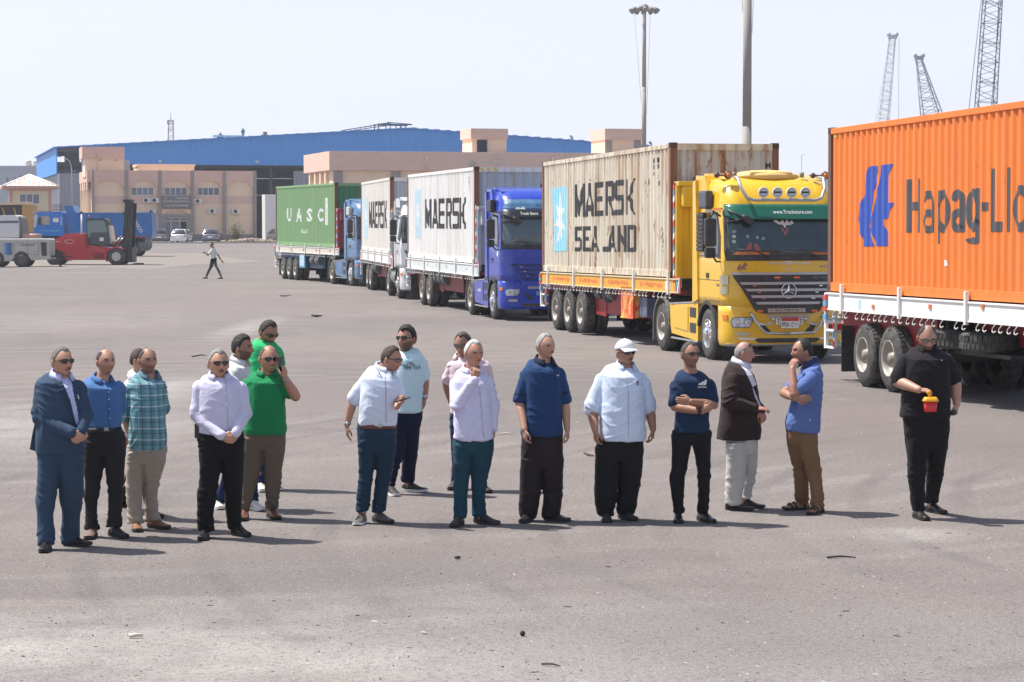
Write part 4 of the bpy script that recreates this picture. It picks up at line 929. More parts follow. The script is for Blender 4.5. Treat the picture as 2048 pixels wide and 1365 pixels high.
t = trailer('red chassis semi-trailer with pale rails behind the royal blue cab', 1.53, dict(axles=(3.1, 4.45), rail=grail, rh=.34, head=M('grey_head', (.5, .53, .55), .5, dirt=.3), hh=1.7, dress=dressC, red=M('oxide_red', (.22, .03, .025), .6, dirt=.3))); LC.put(t)
bpaint = M('royal_blue_paint', (.012, .045, .42), .3, var=.06, vs=1.2, coat=.5, dirt=.08, dcol=(.1, .14, .4))
def decC(root, fr, sd, uc):
    g = MB(); g.poly([(-1.14, 3.16), (1.14, 3.16), (1.1, 3.42), (-1.02, 3.42)], fr, .0, .006, 0, cuts=uc, cutv=[3.2, 3.3, 3.4]); g.build('roof_decal', M('faded_roof_decal', (.05, .16, .30), .45, var=.6, vs=4, dirt=.4, dcol=(.3, .4, .5)), root, fix=False)
    g = MB(); g.poly([(-.82, 3.12), (-.72, 3.2), (-.62, 3.17), (-.54, 3.21), (-.48, 3.12), (-.62, 3.05)], fr, .006, .006, 0); g.build('roof_sticker', whitep, root, fix=False)
    f = sd(-1); V, F = text2d('Actros', .42, .11, .01); g = MB(); g.sheet([(-3.05 - x + .0, .74 + y) for x, y in V], [q[::-1] for q in F], lambda u, v, h: (u, -1.25 - h, v), .001, .004)
    g.poly([(-.72, 1.86), (-.66, 1.98), (-.6, 1.9), (-.52, 1.98), (-.56, 1.82), (-.66, 1.8)], f, .001, .003); g.build('white_lettering', whitep, root, fix=False)
    g = MB(); g.box(.06, .07, -.28, .28, .72, .84); g.box(.0701, .074, -.28, -.14, .72, .84, 1); g.build('number_plate', [M('plate_white'), bluep], root)
    g = MB(); g.poly([(-.5, 1.0), (.5, 1.0), (.5, .9), (-.5, .9)], fr, .0, .02, 0); g.build('name_plate', M('steel_plate2', (.35, .36, .4), .4, metal=.4), root, fix=False)
t, *_ = tractor('royal blue lorry cab with a black visor at the front of a white container', bpaint, dict(accent=bpaint, slat=M('deep_blue_slat', (.008, .02, .13), .5), trim=bpaint, visor=M('black_visor', (.02, .022, .03), .25), visor_text=('Truck Store', .5, -.42), vth=.085, vz=(2.9, 3.14), lip=bpaint, star=False, lettering=decC, lampframe=bpaint, glass=M('grey_screen_glass', (.085, .12, .14), .08, var=.25, vs=1.5, spec=.9)))
LC.put(t, 16.35, 0, False)
# ---------------------------------------------------------------- white cab
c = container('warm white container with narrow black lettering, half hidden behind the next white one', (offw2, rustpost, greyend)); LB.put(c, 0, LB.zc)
blockpx(LB, c, 'MAERSK', z2(735, 732), z2(735, 572), z2(848, 650), ink)
side_polys(c, [poly_px(LB, [z2(*p) for p in [(707, 545), (729, 540), (729, 800), (707, 795)]])], fblue, name='star_panel'); sx, sz = LB.uv(*z2(717, 660)); side_polys(c, [star_poly(sx, sz, .6, .2, 7, .8)], wmark, name='star', off=.006)
g = MB(); g.box(CL + .001, CL + .006, -1.18, -1.06, 1.1, 1.75); g.build('hazard_mark', M('hazard_amber', (.8, .4, .03), .5), c)
def dressB(root, zc, rh, L_):
    g = MB(); g.box(L_ - .25, L_ + .5, -1.27, -1.25, zc - .5, zc - .05, 0)
    for k in range(4): g.poly([(L_ - .2 + k * .17, zc - .45), (L_ - .12 + k * .17, zc - .45), (L_ - .22 + k * .17 + .1, zc - .1), (L_ - .3 + k * .17 + .1, zc - .1)], lambda u, v, h: (u, -1.27 - h, v), .001, .004, 1)
    g.build('warning_board', [whitep, redp], root)
    g = MB()
    for x in (4.9, 5.7): g.tube([(x, -.95, .95), (x + .6, -.95, .95)], .26, 16)
    g.build('brake_chamber', M('chamber_grey'), root)
t = trailer('dark red chassis semi-trailer with white rails behind the white cab', 1.56, dict(axles=(3.1, 4.45), rh=.34, dress=dressB, red=M('oxide_red2', (.25, .02, .03), .6, dirt=.3), head=M('grey_head'), hh=1.65, ladder=False)); LB.put(t)
CABR = [(.30, -.12), (.36, -.04), (.7, .0), (1.3, -.01), (1.9, -.10), (2.2, -.2), (2.9, -.48), (3.1, -.58), (3.3, -.72), (3.45, -.9), (3.55, -1.15), (3.6, -1.4)]
wp = M('white_cab_paint', (.75, .76, .77), .3, var=.04, coat=.5, dirt=.1)
t, *_ = tractor('white lorry cab half hidden between the white containers', wp, dict(prof=CABR, width=[(.3, 1.2), (.42, 1.245), (1.9, 1.25), (2.8, 1.16), (3.3, 1.05), (3.6, .8)], accent=blackp, skirt=False, star=False, fairing=True, toplamp=False, fmirror=False))
LB.put(t, 16.35, 0, False)
# ---------------------------------------------------------------- steel blue cab, green container
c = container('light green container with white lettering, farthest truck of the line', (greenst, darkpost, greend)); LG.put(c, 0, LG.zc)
for ch, a, b in (('U', 228, 254), ('A', 284, 319), ('S', 350, 382), ('C', 419, 450)):
    textbox(LG, c, ch, z2(a, 695), z2(a, 612), z2(b, 650), wmark, bold=.03)
side_polys(c, [poly_px(LG, [z2(*p) for p in [(465, 547), (478, 546), (478, 716), (465, 714)]])], wmark, name='code_panel')
V = []; F = []
x, z = LG.uv(*z2(468, 560))
for i, ch in enumerate('UASC'):
    v, f = text2d(ch, .16, .18, .01, 1, x, z - .2 - i * .27); n = len(V); V += v; F += [tuple(q + n for q in p) for p in f]
g = MB(); g.sheet(V, F, side_fn, .006, .002, cuts=corr_lines(x - .1, x + .3)); g.build('code_lettering', M('green_ink', (.1, .25, .1), .6), c, fix=False)
textbox(LG, c, 'UASC', z2(318, 766), z2(318, 741), z2(354, 750), wmark, bold=.02)
def dressG(root, zc, rh, L_):
    g = MB()
    for k in range(5):
        x = .9 + k * 2.6
        for q in (0, .14): g.prism([(x + q + .055 * math.cos(a), zc - .15 + .055 * math.sin(a)) for a in np.linspace(0, 5.5, 8)], -1.251, -1.256, lambda u, v, h: (u, h, v))
    g.build('painted_ornament', M('ornament_red', (.45, .06, .06), .5), root)
    g = MB(); g.box(5.2, 6.3, -1.23, -1.15, .62, zc - .3, 0); g.box(5.3, 6.2, -1.232, -1.236, .7, zc - .38, 1); g.build('toolbox', [bluep, M('sign_pale_blue', (.45, .62, .8), .5, var=.4, vs=6)], root)
    g = MB(); g.box(6.4, 9.0, -1.0, -.4, .62, 1.25, b=.03); g.build('underbox', M('dark_blue_box', (.03, .10, .2), .5, dirt=.3), root)
    g = MB()
    for x in (7.3, 8.3): g.tube([(x, -1.06, 1.0), (x + .75, -1.06, 1.0)], .2, 14)
    g.build('air_cylinder', M('chamber_grey'), root)
gblue = M('chassis_blue', (.03, .13, .25), .6, dirt=.3)
t = trailer('blue chassis semi-trailer with white rails under the green container', 1.62, dict(red=gblue, chassis=gblue, dress=dressG, head=M('painted_headboard', (.35, .05, .06), .5, dirt=.2), hh=1.75, rail=M('cream_rail', (.66, .62, .54), .5, dirt=.2))); LG.put(t)
def decG(root, fr, sd, uc):
    g = MB()
    for k in range(9): g.box(-1.98, -1.56, -1.25, -1.3, 2.2 + k * .085, 2.26 + k * .085)
    g.build('ribbed_intake', M('steel_blue_paint'), root)
sbp = M('steel_blue_paint', (.085, .19, .36), .35, var=.08, coat=.4, dirt=.15)
t, *_ = tractor('steel blue lorry cab with grey side lamp boxes in front of the green container', sbp, dict(star=False, lettering=decG, deflm=M('pale_deflector', (.5, .5, .45), .4)))
LG.put(t, 16.35, 0, False)
if DBG:
    for nm, L in (('O', LO), ('Y', LY), ('C', LC)):
        print(nm, [round(L.uv(px, 700)[0], 2) for px in (1733, 1785, 1805, 1902)], [round(L.uv(px, 650)[0], 2) for px in (1120, 1150, 1180, 1244, 1268, 1327, 1415, 846, 865)])
# ================================================================ buildings and port furniture
PHI = R(14.25)
UX = Vector((math.cos(PHI), math.sin(PHI), 0)); VY = Vector((-math.sin(PHI), math.cos(PHI), 0))
AR = dict(zip('ابةتجحدرزصعكلمنويإ', [(0xFE8D, 0xFE8E, 0, 0), (0xFE8F, 0xFE90, 0xFE91, 0xFE92), (0xFE93, 0xFE94, 0, 0), (0xFE95, 0xFE96, 0xFE97, 0xFE98), (0xFE9D, 0xFE9E, 0xFE9F, 0xFEA0), (0xFEA1, 0xFEA2, 0xFEA3, 0xFEA4), (0xFEA9, 0xFEAA, 0, 0), (0xFEAD, 0xFEAE, 0, 0), (0xFEAF, 0xFEB0, 0, 0), (0xFEB9, 0xFEBA, 0xFEBB, 0xFEBC), (0xFEC9, 0xFECA, 0xFECB, 0xFECC), (0xFED9, 0xFEDA, 0xFEDB, 0xFEDC), (0xFEDD, 0xFEDE, 0xFEDF, 0xFEE0), (0xFEE1, 0xFEE2, 0xFEE3, 0xFEE4), (0xFEE5, 0xFEE6, 0xFEE7, 0xFEE8), (0xFEED, 0xFEEE, 0, 0), (0xFEF1, 0xFEF2, 0xFEF3, 0xFEF4), (0xFE87, 0xFE88, 0, 0)]))
def arabic(s):
    out = []
    for wd in s.split(' '):
        r = []
        for i, c in enumerate(wd):
            pj = i > 0 and AR[wd[i - 1]][2] != 0; nj = i < len(wd) - 1 and AR[c][2] != 0
            f = AR[c]; r.append(chr(f[3] if pj and nj else f[1] if pj else f[2] if nj else f[0]))
        out.append(''.join(reversed(r)))
    return ' '.join(reversed(out))
def wallmat(name, col, **k): return M(name, col, .85, var=.07, vs=.5, dirt=k.get('dirt', .2), dcol=k.get('dcol', tuple(c * .6 for c in col)), bump=.15)
salmon = wallmat('salmon_render', (.70, .46, .37)); salmon2 = wallmat('salmon_band', (.72, .50, .41)); creamw = wallmat('cream_render', (.84, .64, .47)); stone = M('grey_stone_cladding', (.30, .26, .24), .8, var=.35, vs=6)
cream2 = wallmat('pale_cream_render', (.72, .62, .42)); white_fr = M('white_window_frame', (.75, .74, .70), .5); winglass = M('window_glass', (.10, .13, .17), .12, var=.4, vs=.7, spec=.8); dgrey = M('dark_opening', (.02, .025, .04), .9)
concrete = M('pale_concrete', (.45, .42, .38), .85, dirt=.3)
def arch_fascia(g, x0, x1, ztop, zsp, zap, y0, y1, m=0, n=10):
    """parapet strip with an arch cut from its lower edge"""
    e = .28; xs = [x0, x0 + e] + [x0 + e + (x1 - x0 - 2 * e) * k / n for k in range(1, n)] + [x1 - e, x1]
    def zb(x):
        if x <= x0 + e + 1e-6 or x >= x1 - e - 1e-6: return zsp
        q = (x - (x0 + x1) / 2) / ((x1 - x0) / 2 - e); return zsp + (zap - zsp) * math.sqrt(max(0, 1 - q * q))
    for a, b in zip(xs, xs[1:]):
        za, zb_ = zb(a + (1e-5 if a == x0 + e else 0)), zb(b - (1e-5 if b == x1 - e else 0))
        g.prism([(a, za), (b, zb_), (b, ztop), (a, ztop)], y0, y1, lambda u, v, h: (u, h, v), m)
# ---- office with arches
OB = Vector((-46.8, 262, .57))
ob = empty('office_building', OB, PHI, 'two storey cream and salmon office with five arches and a grey name board', 'building')
W1, H1, D1 = 18.35, 7.9, 13.0
g = MB(); g.box(0, W1, 0, D1, -.6, H1 - .6, 0); g.box(-.02, W1 + .02, -.03, 0, 4.15, 5.05, 1); g.box(-.04, W1 + .04, -.06, .02, -.5, .75, 2); g.build('wall', [creamw, salmon2, stone], ob)
pil = [(0.0, .25), (3.65, 4.05), (7.35, 7.7), (11.0, 11.35), (14.6, 14.95), (18.05, 18.4)]
g = MB()
for (a, b), (c_, d_) in zip(pil, pil[1:]): arch_fascia(g, b, c_, H1, 6.1, 6.8, -.35, .02)
g.box(0, W1, .0, .3, H1 - .7, H1 - .01); g.box(0, .3, .3, D1, H1 - .7, H1); g.box(W1 - .3, W1, .3, D1, H1 - .7, H1); g.box(-.45, 0, .3, D1, 6.6, H1 - .02)
for k in range(4): g.box(-.45, -.3, .3 + k * 3.3, 1.6 + k * 3.3, 5.7, 6.62)
g.build('parapet', salmon, ob)
for a, b in pil:
    g = MB(); g.box(a, b, -.42, 0.02, 0, H1 + .03); g.build('pilaster', stone, ob)
for k in range(5):
    g = MB(); g.box(-.4, -.02, 1.2 + k * 2.6, 1.6 + k * 2.6, 0, 6.6); g.build('side_pilaster', creamw, ob)
for k in range(4):
    g = MB(); g.box(-.03, .0, 2.0 + k * 2.6, 3.2 + k * 2.6, 4.4, 6.0); g.box(-.03, 0, 2.0 + k * 2.6, 3.2 + k * 2.6, 1, 3); g.build('side_window', winglass, ob)
def window(root, x0, x1, z0, z1, n=4, y=-.04, open_=()):
    f = MB(); f.box(x0, x1, y - .05, y + .05, z0, z0 + .07); f.box(x0, x1, y - .05, y + .05, z1 - .07, z1)
    for k in range(n + 1): xx = x0 + (x1 - x0 - .07) * k / n; f.box(xx, xx + .07, y - .047, y + .047, z0 + .07, z1 - .07)
    o = f.build('window', white_fr, root); p = MB(); p.box(x0 + .04, x1 - .04, y - .005, y + .02, z0 + .04, z1 - .04); p.build('pane', winglass, o); return o
for x in (4.35, 8.05, 11.7): window(ob, x, x + 2.55, 5.1, 6.05)
for x, y in ((288.6, 401.5), (304.6, 401.5), (388.3, 403), (266, 424.6), (298.5, 424.6), (416.3, 423), (462.2, 423.7)):
    lx = (x - 184) / 17.94 / .965; lz = 7.9 - (y - 341.5) / 17.94
    a = empty('air_conditioner', OB + UX * lx + VY * -.45 + Vector((0, 0, lz - .27)), PHI, group='air conditioners on the office facade', cat='air conditioner',
              label={288.6: 'left of the two air conditioners side by side under the left window', 304.6: 'air conditioner touching the name board on its left, right one of the pair', 388.3: 'air conditioner just right of the grey name board', 266: 'lower air conditioner half hidden by the forklift mast', 298.5: 'lower air conditioner left of the entrance', 416.3: 'single air conditioner below the right window', 462.2: 'air conditioner in the rightmost arch bay'}[x])
    g = MB(); g.box(-.42, .42, 0, .33, 0, .56, b=.02); g.build('casing', M('ac_white', (.72, .70, .66), .5, dirt=.2), a)
    g = MB(); g.lathe([(.0, 0), (.2, 0), (.21, -.01), (.21, .01)], (-.08, -.006, .28), 'y', 16); g.build('fan_grille', blackp, a)
    g = MB(); g.box(-.35, -.3, .0, .42, -.06, 0); g.box(.3, .35, .0, .42, -.06, 0); g.build('bracket', alu, a)
# name board
sg = empty('name_board', OB + UX * 7.72 + VY * -.5 + Vector((0, 0, 3.55)), PHI, 'grey marble name board with pale Arabic lettering over the office entrance', 'sign')
g = MB(); g.box(0, 3.25, 0, .08, .1, 1.5); g.build('board', M('dark_marble', (.17, .155, .15), .4, var=.3, vs=3), sg)
letter_w = M('pale_metal_letter', (.72, .70, .66), .4)
for s_, x, z, w_, h_ in (('وزارة المالية', 1.55, 1.17, 1.45, .22), ('مصلحة الجمارك المصرية', .15, .78, 2.95, .27), ('الإدارة العامة للتدريب', .4, .3, 2.5, .27)):
    V, F = text2d(arabic(s_), w_, h_, .02, 1, x, z); g = MB(); g.sheet(V, F, lambda u, v, h: (u, -h, v), .0, .02); g.build('lettering', letter_w, sg, fix=False)
g = MB(); g.lathe([(0, -.01), (.12, -.01), (.13, 0)], (.42, -.01, 1.26), 'y', 16); g.build('seal', M('seal_gold', (.5, .45, .35), .4, var=.5, vs=15), sg)
# entrance
g = MB(); g.box(7.7, 11.0, -.5, -.02, 2.75, 3.0, 0); g.box(7.7, 8.1, -.45, 0, 0, 2.75, 0); g.box(10.6, 11.0, -.45, 0, 0, 2.75, 0); arch_fascia(g, 7.7, 11.0, 3.6, 3.0, 3.5, -.3, -.02, 1); g.build('porch', [stone, creamw], ob)
g = MB(); g.box(8.1, 10.6, -.03, .0, .0, 2.75, 0); g.build('entrance_glass', winglass, ob)
g = MB()
for x in (8.1, 8.75, 9.75, 10.53): g.box(x, x + .07, -.09, -.03, 0, 2.6)
g.box(8.1, 10.6, -.092, -.03, 2.2, 2.27); g.box(8.1, 10.6, -.092, -.03, 2.6, 2.68); g.build('entrance_frame', white_fr, ob)
g = MB(); g.box(9.82, 10.5, -.05, -.031, 0, 2.2); g.build('doorway_shade', dgrey, ob)  # dark panel: shade inside the doorway is put into its colour
# rooms on the roof
g = MB(); g.box(-.55, 3.75, 1.5, 6, H1 - .7, 10.2, 0); g.box(-.9, 3.8, 1.2, 6.2, 9.25, 10.55, 1); g.build('stair_tower', [creamw, salmon], ob)
g = MB(); g.box(3.76, 4.4, 1.6, 5, H1 - .7, 9.1); g.build('roof_box', M('grey_render', (.4, .38, .37), .8), ob)
g = MB(); g.box(5.3, 11.6, 1.5, 7, H1 - .7, 8.65, 0); g.box(5.2, 11.7, 1.4, 7.1, 8.4, 8.66, 1); g.build('roof_room', [creamw, creamw], ob)
g = MB(); g.tube([(.75, 1.1, 7.8), (.75, 1.1, 9.75)], .05, 6); g.build('vent_pipe', M('pipe_salmon', (.6, .4, .3), .6), ob)
g = MB()
for x in (1.1, 2.75): g.ball((x, 1.1, 9.05), (.12, .1, .12), 8, 6)
g.build('roof_lamp', M('lamp_old', (.4, .3, .2), .4), ob)
# ---- long low building behind the trucks
LB_ = Vector((-15.9, 205, .28))
lb = empty('customs_hall', LB_, PHI, 'long salmon banded flat roofed hall with a round seal and Arabic letters behind the containers', 'building')
g = MB(); g.box(.4, 36, .4, 13.5, -.5, 7.2, 0); g.build('wall', creamw, lb)
g = MB(); g.box(0, 36.4, 0, 13.9, 6.95, 8.62, 0, b=.02); g.build('parapet', salmon2, lb)
for x in (.45, 5.6 * 1.0, 9.7, 13.6, 17.6, 21.6):
    g = MB(); g.box(x, x + .75, .1, .42, 0, 6.95); g.build('pilaster', stone, lb)
for y in (2.6, 5.2, 8, 11):
    g = MB(); g.box(.1, .42, y, y + .6, 0, 6.95); g.build('side_pilaster', creamw, lb)
for x in (8.6, 20.1, 26.5):
    g = MB(); g.tube([(x, -.1, 5), (x, -.1, 8.2)], .05, 6); g.build('down_pipe', M('pipe_salmon'), lb)
g = MB()
g.box(13.05, 16.2, 1.2, 5, 8.5, 10.4, 0)
g.box(12.9, 16.3, 1.0, 5.2, 9.85, 10.75, 1); g.box(13.5, 14.4, 1.15, 1.22, 8.62, 9.75, 2); g.box(14.4, 14.48, 1.1, 1.22, 8.62, 9.75, 3); g.build('stair_tower', [creamw, salmon2, dgrey, alu], lb)
g = MB(); g.box(25.4, 28.7, 1.2, 5.8, 8.5, 10.3, 0); g.box(25.35, 26.0, 1.12, 1.2, 8.62, 9.85, 2); g.box(28.1, 28.75, 1.12, 1.2, 8.62, 9.85, 2); g.box(25.3, 28.8, 1.0, 6, 9.85, 10.85, 1); g.build('stair_tower', [creamw, salmon2, stone], lb)
hs = empty('wall_sign', LB_ + UX * 12.7 + VY * -.02 + Vector((0, 0, 7.0)), PHI, 'round seal and raised Arabic lettering on the long hall parapet', 'sign')
for s_, x, z, w_, h_ in (('وزارة المالية', 2.1, 1.05, 1.35, .25), ('مصلحة الجمارك المصرية', .95, .55, 3.3, .3), ('الإدارة العامة', 1.2, .1, 1.9, .22)):
    V, F = text2d(arabic(s_), w_, h_, .03, 1, x, z); g = MB(); g.sheet(V, F, lambda u, v, h: (u * .78, -h, v), .0, .05); g.build('lettering', M('sign_letter_grey', (.80, .77, .74), .5), hs, fix=False)
g = MB(); g.lathe([(0, -.03), (.2, -.035), (.2, -.02), (.33, -.02), (.34, 0)], (.1, 0, .6), 'y', 20, ms=[1, 1, 0, 0]); g.build('seal', [M('seal_pale', (.55, .5, .46), .5), M('seal_gold')], hs)
# ---- blue warehouse
def cladding(name, col, period=.35, s=1.0):
    m, t, b = newmat(name); x, y, z = t.sep()
    wv = t.math('SINE', t.math('MULTIPLY', t.math('ADD', x, y), 6.2832 / period))
    c = t.mix(t.noise(.12, 4), tuple(k * .93 for k in col), tuple(min(1, k * 1.06) for k in col)); c = t.mix(t.math('MULTIPLY', t.ramp(t.noise(1, 5, stretch=(2, 2, .1)), [(.5, 0), (.8, 1)]), .15), c, (.3, .4, .5))
    t.link(c, b.inputs['Base Color']); b.inputs['Roughness'].default_value = .5
    bp = t.new('Bump'); bp.inputs['Strength'].default_value = .8 * s; bp.inputs['Distance'].default_value = .05; t.link(wv, bp.inputs['Height']); t.link(bp.outputs[0], b.inputs['Normal'])
    return m
WO = Vector((-57.9, 300, .57)); blueclad = cladding('blue_sheet', (.06, .29, .74), s=.4); greyclad = cladding('grey_sheet', (.27, .29, .33), .5); steel_shade = M('steelwork_and_shade', (.05, .055, .07), .7)
wh = empty('warehouse', WO, PHI, 'huge blue sheet metal warehouse with a low gabled roof and dark open front', 'warehouse')
WW, ZE, ZR, WD = 91.0, 11.6, 14.45, 50
def zr(x): return ZE + (ZR - ZE) * (1 - abs(x - 45.5) / 45.5)
g = MB()
xs_ = [3.0, 7.2, 10, 20, 30, 40, 45.5, 55, 70, 91]
for a, b in zip(xs_, xs_[1:]): g.prism([(a, 8.5 if b <= 7.3 else 9.5), (b, 8.5 if b <= 7.3 else 9.5), (b, zr(b)), (a, zr(a))], 0, .12, lambda u, v, h: (u, h, v), 0)
g.build('front_cladding', blueclad, wh)
g = MB(); g.box(-.12, 0, 0, WD, 8.3, ZE + .05); g.build('side_cladding', blueclad, wh)
g = MB()
for a, b in ((-.5, 45.5), (45.5, 91.5)): g.prism([(a, zr(a)), (b, zr(b)), (b, zr(b) + .12), (a, zr(a) + .12)], -.3, WD, lambda u, v, h: (u, h, v))
for k in range(60):               # ragged sheet ends along the verge
    x = k * 1.53; g.box(x, x + .8, -.36, -.28, zr(x) - .02, zr(x) + .17)
g.build('roof', blueclad, wh)
g = MB(); g.box(.9, 1.0, .5, WD, -.5, 8.3); g.box(.15, 7.6, .3, .4, -.5, 8.35); g.box(30.4, 91, .5, .6, -.5, 8.8); g.box(90.9, 91, 0, WD, 0, 11); g.build('lower_wall', greyclad, wh)
g = MB(); g.box(0, 91, WD - .1, WD, 0, 11); g.build('back_wall', steel_shade, wh)  # back wall coloured dark: the shade inside the hall is put into it
g = MB()
for k in range(12): g.box(.0, .3, k * 4 + .2, k * 4 + .5, -.5, 8.3)
g.build('side_column', M('pale_column', (.55, .57, .62), .6), wh)
g = MB()
for k in range(1, 10): g.box(k * 9.1, k * 9.1 + .35, .8, 1.2, -.5, 9.6)
for y in (1.0, 15, 30): g.box(0, 91, y, y + .3, 9.3, 9.7)
g.box(3, 30, 1.3, 1.4, 7.7, 7.85); g.box(0, 3, .2, .3, 8.4, 8.7); g.box(0, 3, .2, .3, 11.0, 11.5); g.box(1.0, 2.9, 1.5, 1.6, 8.5, 11.3); g.build('steelwork', steel_shade, wh)
g = MB(); g.box(12, 30.3, .9, .95, 7.75, 7.85); g.box(24.5, 30.3, 3, 3.05, 5.6, 5.7); g.build('pale_beam', M('pale_column'), wh)
g = MB()
for k in range(5): g.ball((13 + k * 12.5, -.1, 9.9 + 0.05 * k), (.25, .2, .16), 8, 6)
g.build('flood_light', whitep, wh)
g = MB(); g.box(1, 90, 3, 49, -.5, -.02 + .6 * 0 + .02); g.build('inner_floor', M('inner_floor', (.08, .08, .09), .9), wh)
def on_wh(px, py, y=2.0):         # a point above the warehouse roof seen at a pixel
    d = ray(px, py); n = VY; o = Vector((0, 0, CH)); return o + d * ((WO + VY * y - o).dot(n) / d.dot(n))
# steel frame rising over the ridge
a0 = on_wh(690, 262, 8); fr_ = empty('steel_frame', (a0.x, a0.y, a0.z), PHI, 'dark unfinished steel frame rising over the ridge of the blue warehouse', 'steel frame')
g = MB(); L_ = 6.7
for y in (0, 3):
    g.beam((0, y, .1), (6.2, y, 1.15), .1); g.beam((0, y, -.1), (6.2, y, .85), .08); g.beam((4.5, y, .95), (9.2, y, .9), .16); g.beam((5.8, y, 1.2), (9.2, y, .95), .1)
for k in range(10): x = k * .7; g.beam((x, 0, .1 + x * .17), (x, 3, .1 + x * .17), .1); g.beam((x, 0, -.1 + x * .15), (x, 0, .1 + x * .17), .06)
for x in (4.6, 6.2, 7.6, 8.3): g.beam((x, 0, .95), (x, 0, -.1), .12); g.beam((x, 3, .95), (x, 3, -.1), .12)
g.build('girder', M('frame_blue_grey', (.06, .08, .12), .6), fr_)
p = on_wh(457, 273, 3); g = MB(); g.box(-2.1, 1.9, -.5, .5, -.1, .12); g.build('roof_sheet', M('pale_sheet', (.6, .6, .58), .5), loc=p, rz=PHI); tag(bpy.context.scene.objects['roof_sheet'], 'pale stacked roof sheets beside the crouching roof worker', 'roof sheets')
p = on_wh(530, 271, 3); g = MB(); g.box(-.25, .25, -.3, .3, -.3, .45); g.box(-.55, .5, -.3, .3, -.3, .05); o = g.build('roof_vent', M('vent_brown', (.3, .2, .15), .7), loc=p, rz=PHI); tag(o, 'small brown vent on the warehouse roof right of the standing worker', 'roof vent')
def dish(px, py, Y, s_, lab, mt):
    p = P(px, py, Y); e = empty('satellite_dish', p, 0, lab, 'satellite dish'); g = MB()
    g.lathe([(.0, .12), (.3, .09), (.5, .0), (.52, 0), (.3, .11), (0, .14)], (0, 0, 0), 'x', 16); o = g.build('reflector', mt, e); o.rotation_euler = (0, R(-35), R(30)); o.scale = (s_, s_, s_)
    g = MB(); g.tube([(0, 0, 0), (0, 0, -1.1 * s_)], .05, 6); g.tube([(0, 0, 0), (.4 * s_, -.2 * s_, .3 * s_)], .03, 5); g.build('mount', alu, e); return e
dish(1143, 275, 316, .7, 'small pale dish on the blue warehouse roof', alu); dish(1301, 287, 250, .5, 'dark dish just above the cream container beside the lamp mast', M('dish_dark', (.1, .12, .15), .6))
# ---- tile roofed hut
hb = P(20, 430, 240); hut = empty('guard_hut', (hb.x, hb.y, .46), PHI, 'cream hut with a pink and white tiled hip roof at the left edge', 'hut')
HZ = 2.65
g = MB(); g.box(0, 4.15, 0, 5, -1, 3.05 + HZ, 0)
for x, y in ((-.04, -.04), (3.85, -.04), (-.04, 4.7)): g.box(x, x + .34, y, y + .34, .36 + HZ, 2.79 + HZ, 1)
g.box(-.06, 4.2, -.06, 5.05, 2.8 + HZ, 3.07 + HZ, 1); g.box(-.05, 4.2, -.05, 5, -1, .75 + HZ, 2); g.build('wall', [cream2, wallmat('hut_pink', (.62, .33, .27)), wallmat('hut_grey', (.35, .32, .32))], hut)
g = MB(); ex = .75
c4 = [(-ex, -ex), (4.15 + ex, -ex), (4.15 + ex, 5 + ex), (-ex, 5 + ex)]; ap = (2.07, 2.5, 4.45)
g.T = Matrix.Translation((0, 0, HZ))
for i in range(4):
    a, b = c4[i], c4[(i + 1) % 4]; N = 24
    for k in range(N):            # rows of round tiles
        p0_ = Vector((a[0] + (b[0] - a[0]) * (k + .5) / N, a[1] + (b[1] - a[1]) * (k + .5) / N, 3.2)); t_ = abs((k + .5) / N - .5) * 2
        e_ = p0_ + (Vector(ap) - Vector(((a[0] + b[0]) / 2, (a[1] + b[1]) / 2, 3.2))) * (1 - t_)
        g.tube([p0_, e_], .11, 6, 0 if k % 2 else 1, cap=False)
    n = g.vs([(a[0], a[1], 3.17), (b[0], b[1], 3.17), ap]); g.fa((n, n + 1, n + 2), 0); g.box(min(a[0], b[0]) - .03, max(a[0], b[0]) + .03, min(a[1], b[1]) - .03, max(a[1], b[1]) + .03, 3.0, 3.16, 2)
    g.tube([(a[0], a[1], 3.25), ap], .13, 6, 1)
g.build('roof', [M('tile_pink', (.76, .52, .45), .6, var=.2), M('tile_white', (.84, .75, .70), .6, var=.15), M('hut_pink')], hut)
window(hut, .95, 3.0, 1.42 + HZ, 2.5 + HZ, 3)
g = MB()
for k in range(4): g.box(-.03, 0, 1 + k, 1.5 + k, 1.2 + HZ, 2.4 + HZ)
g.build('side_window', winglass, hut)
fn_ = empty('railing', P(106, 425, 235), PHI, 'dark metal railing right of the tiled hut', 'railing'); g = MB()
for k in range(4): g.box(k * .28, k * .28 + .05, 0, .05, -1, .75)
for z in (0, .25, .5, .72): g.box(0, .9, .0, .05, z, z + .05)
g.build('bars', blackp, fn_)
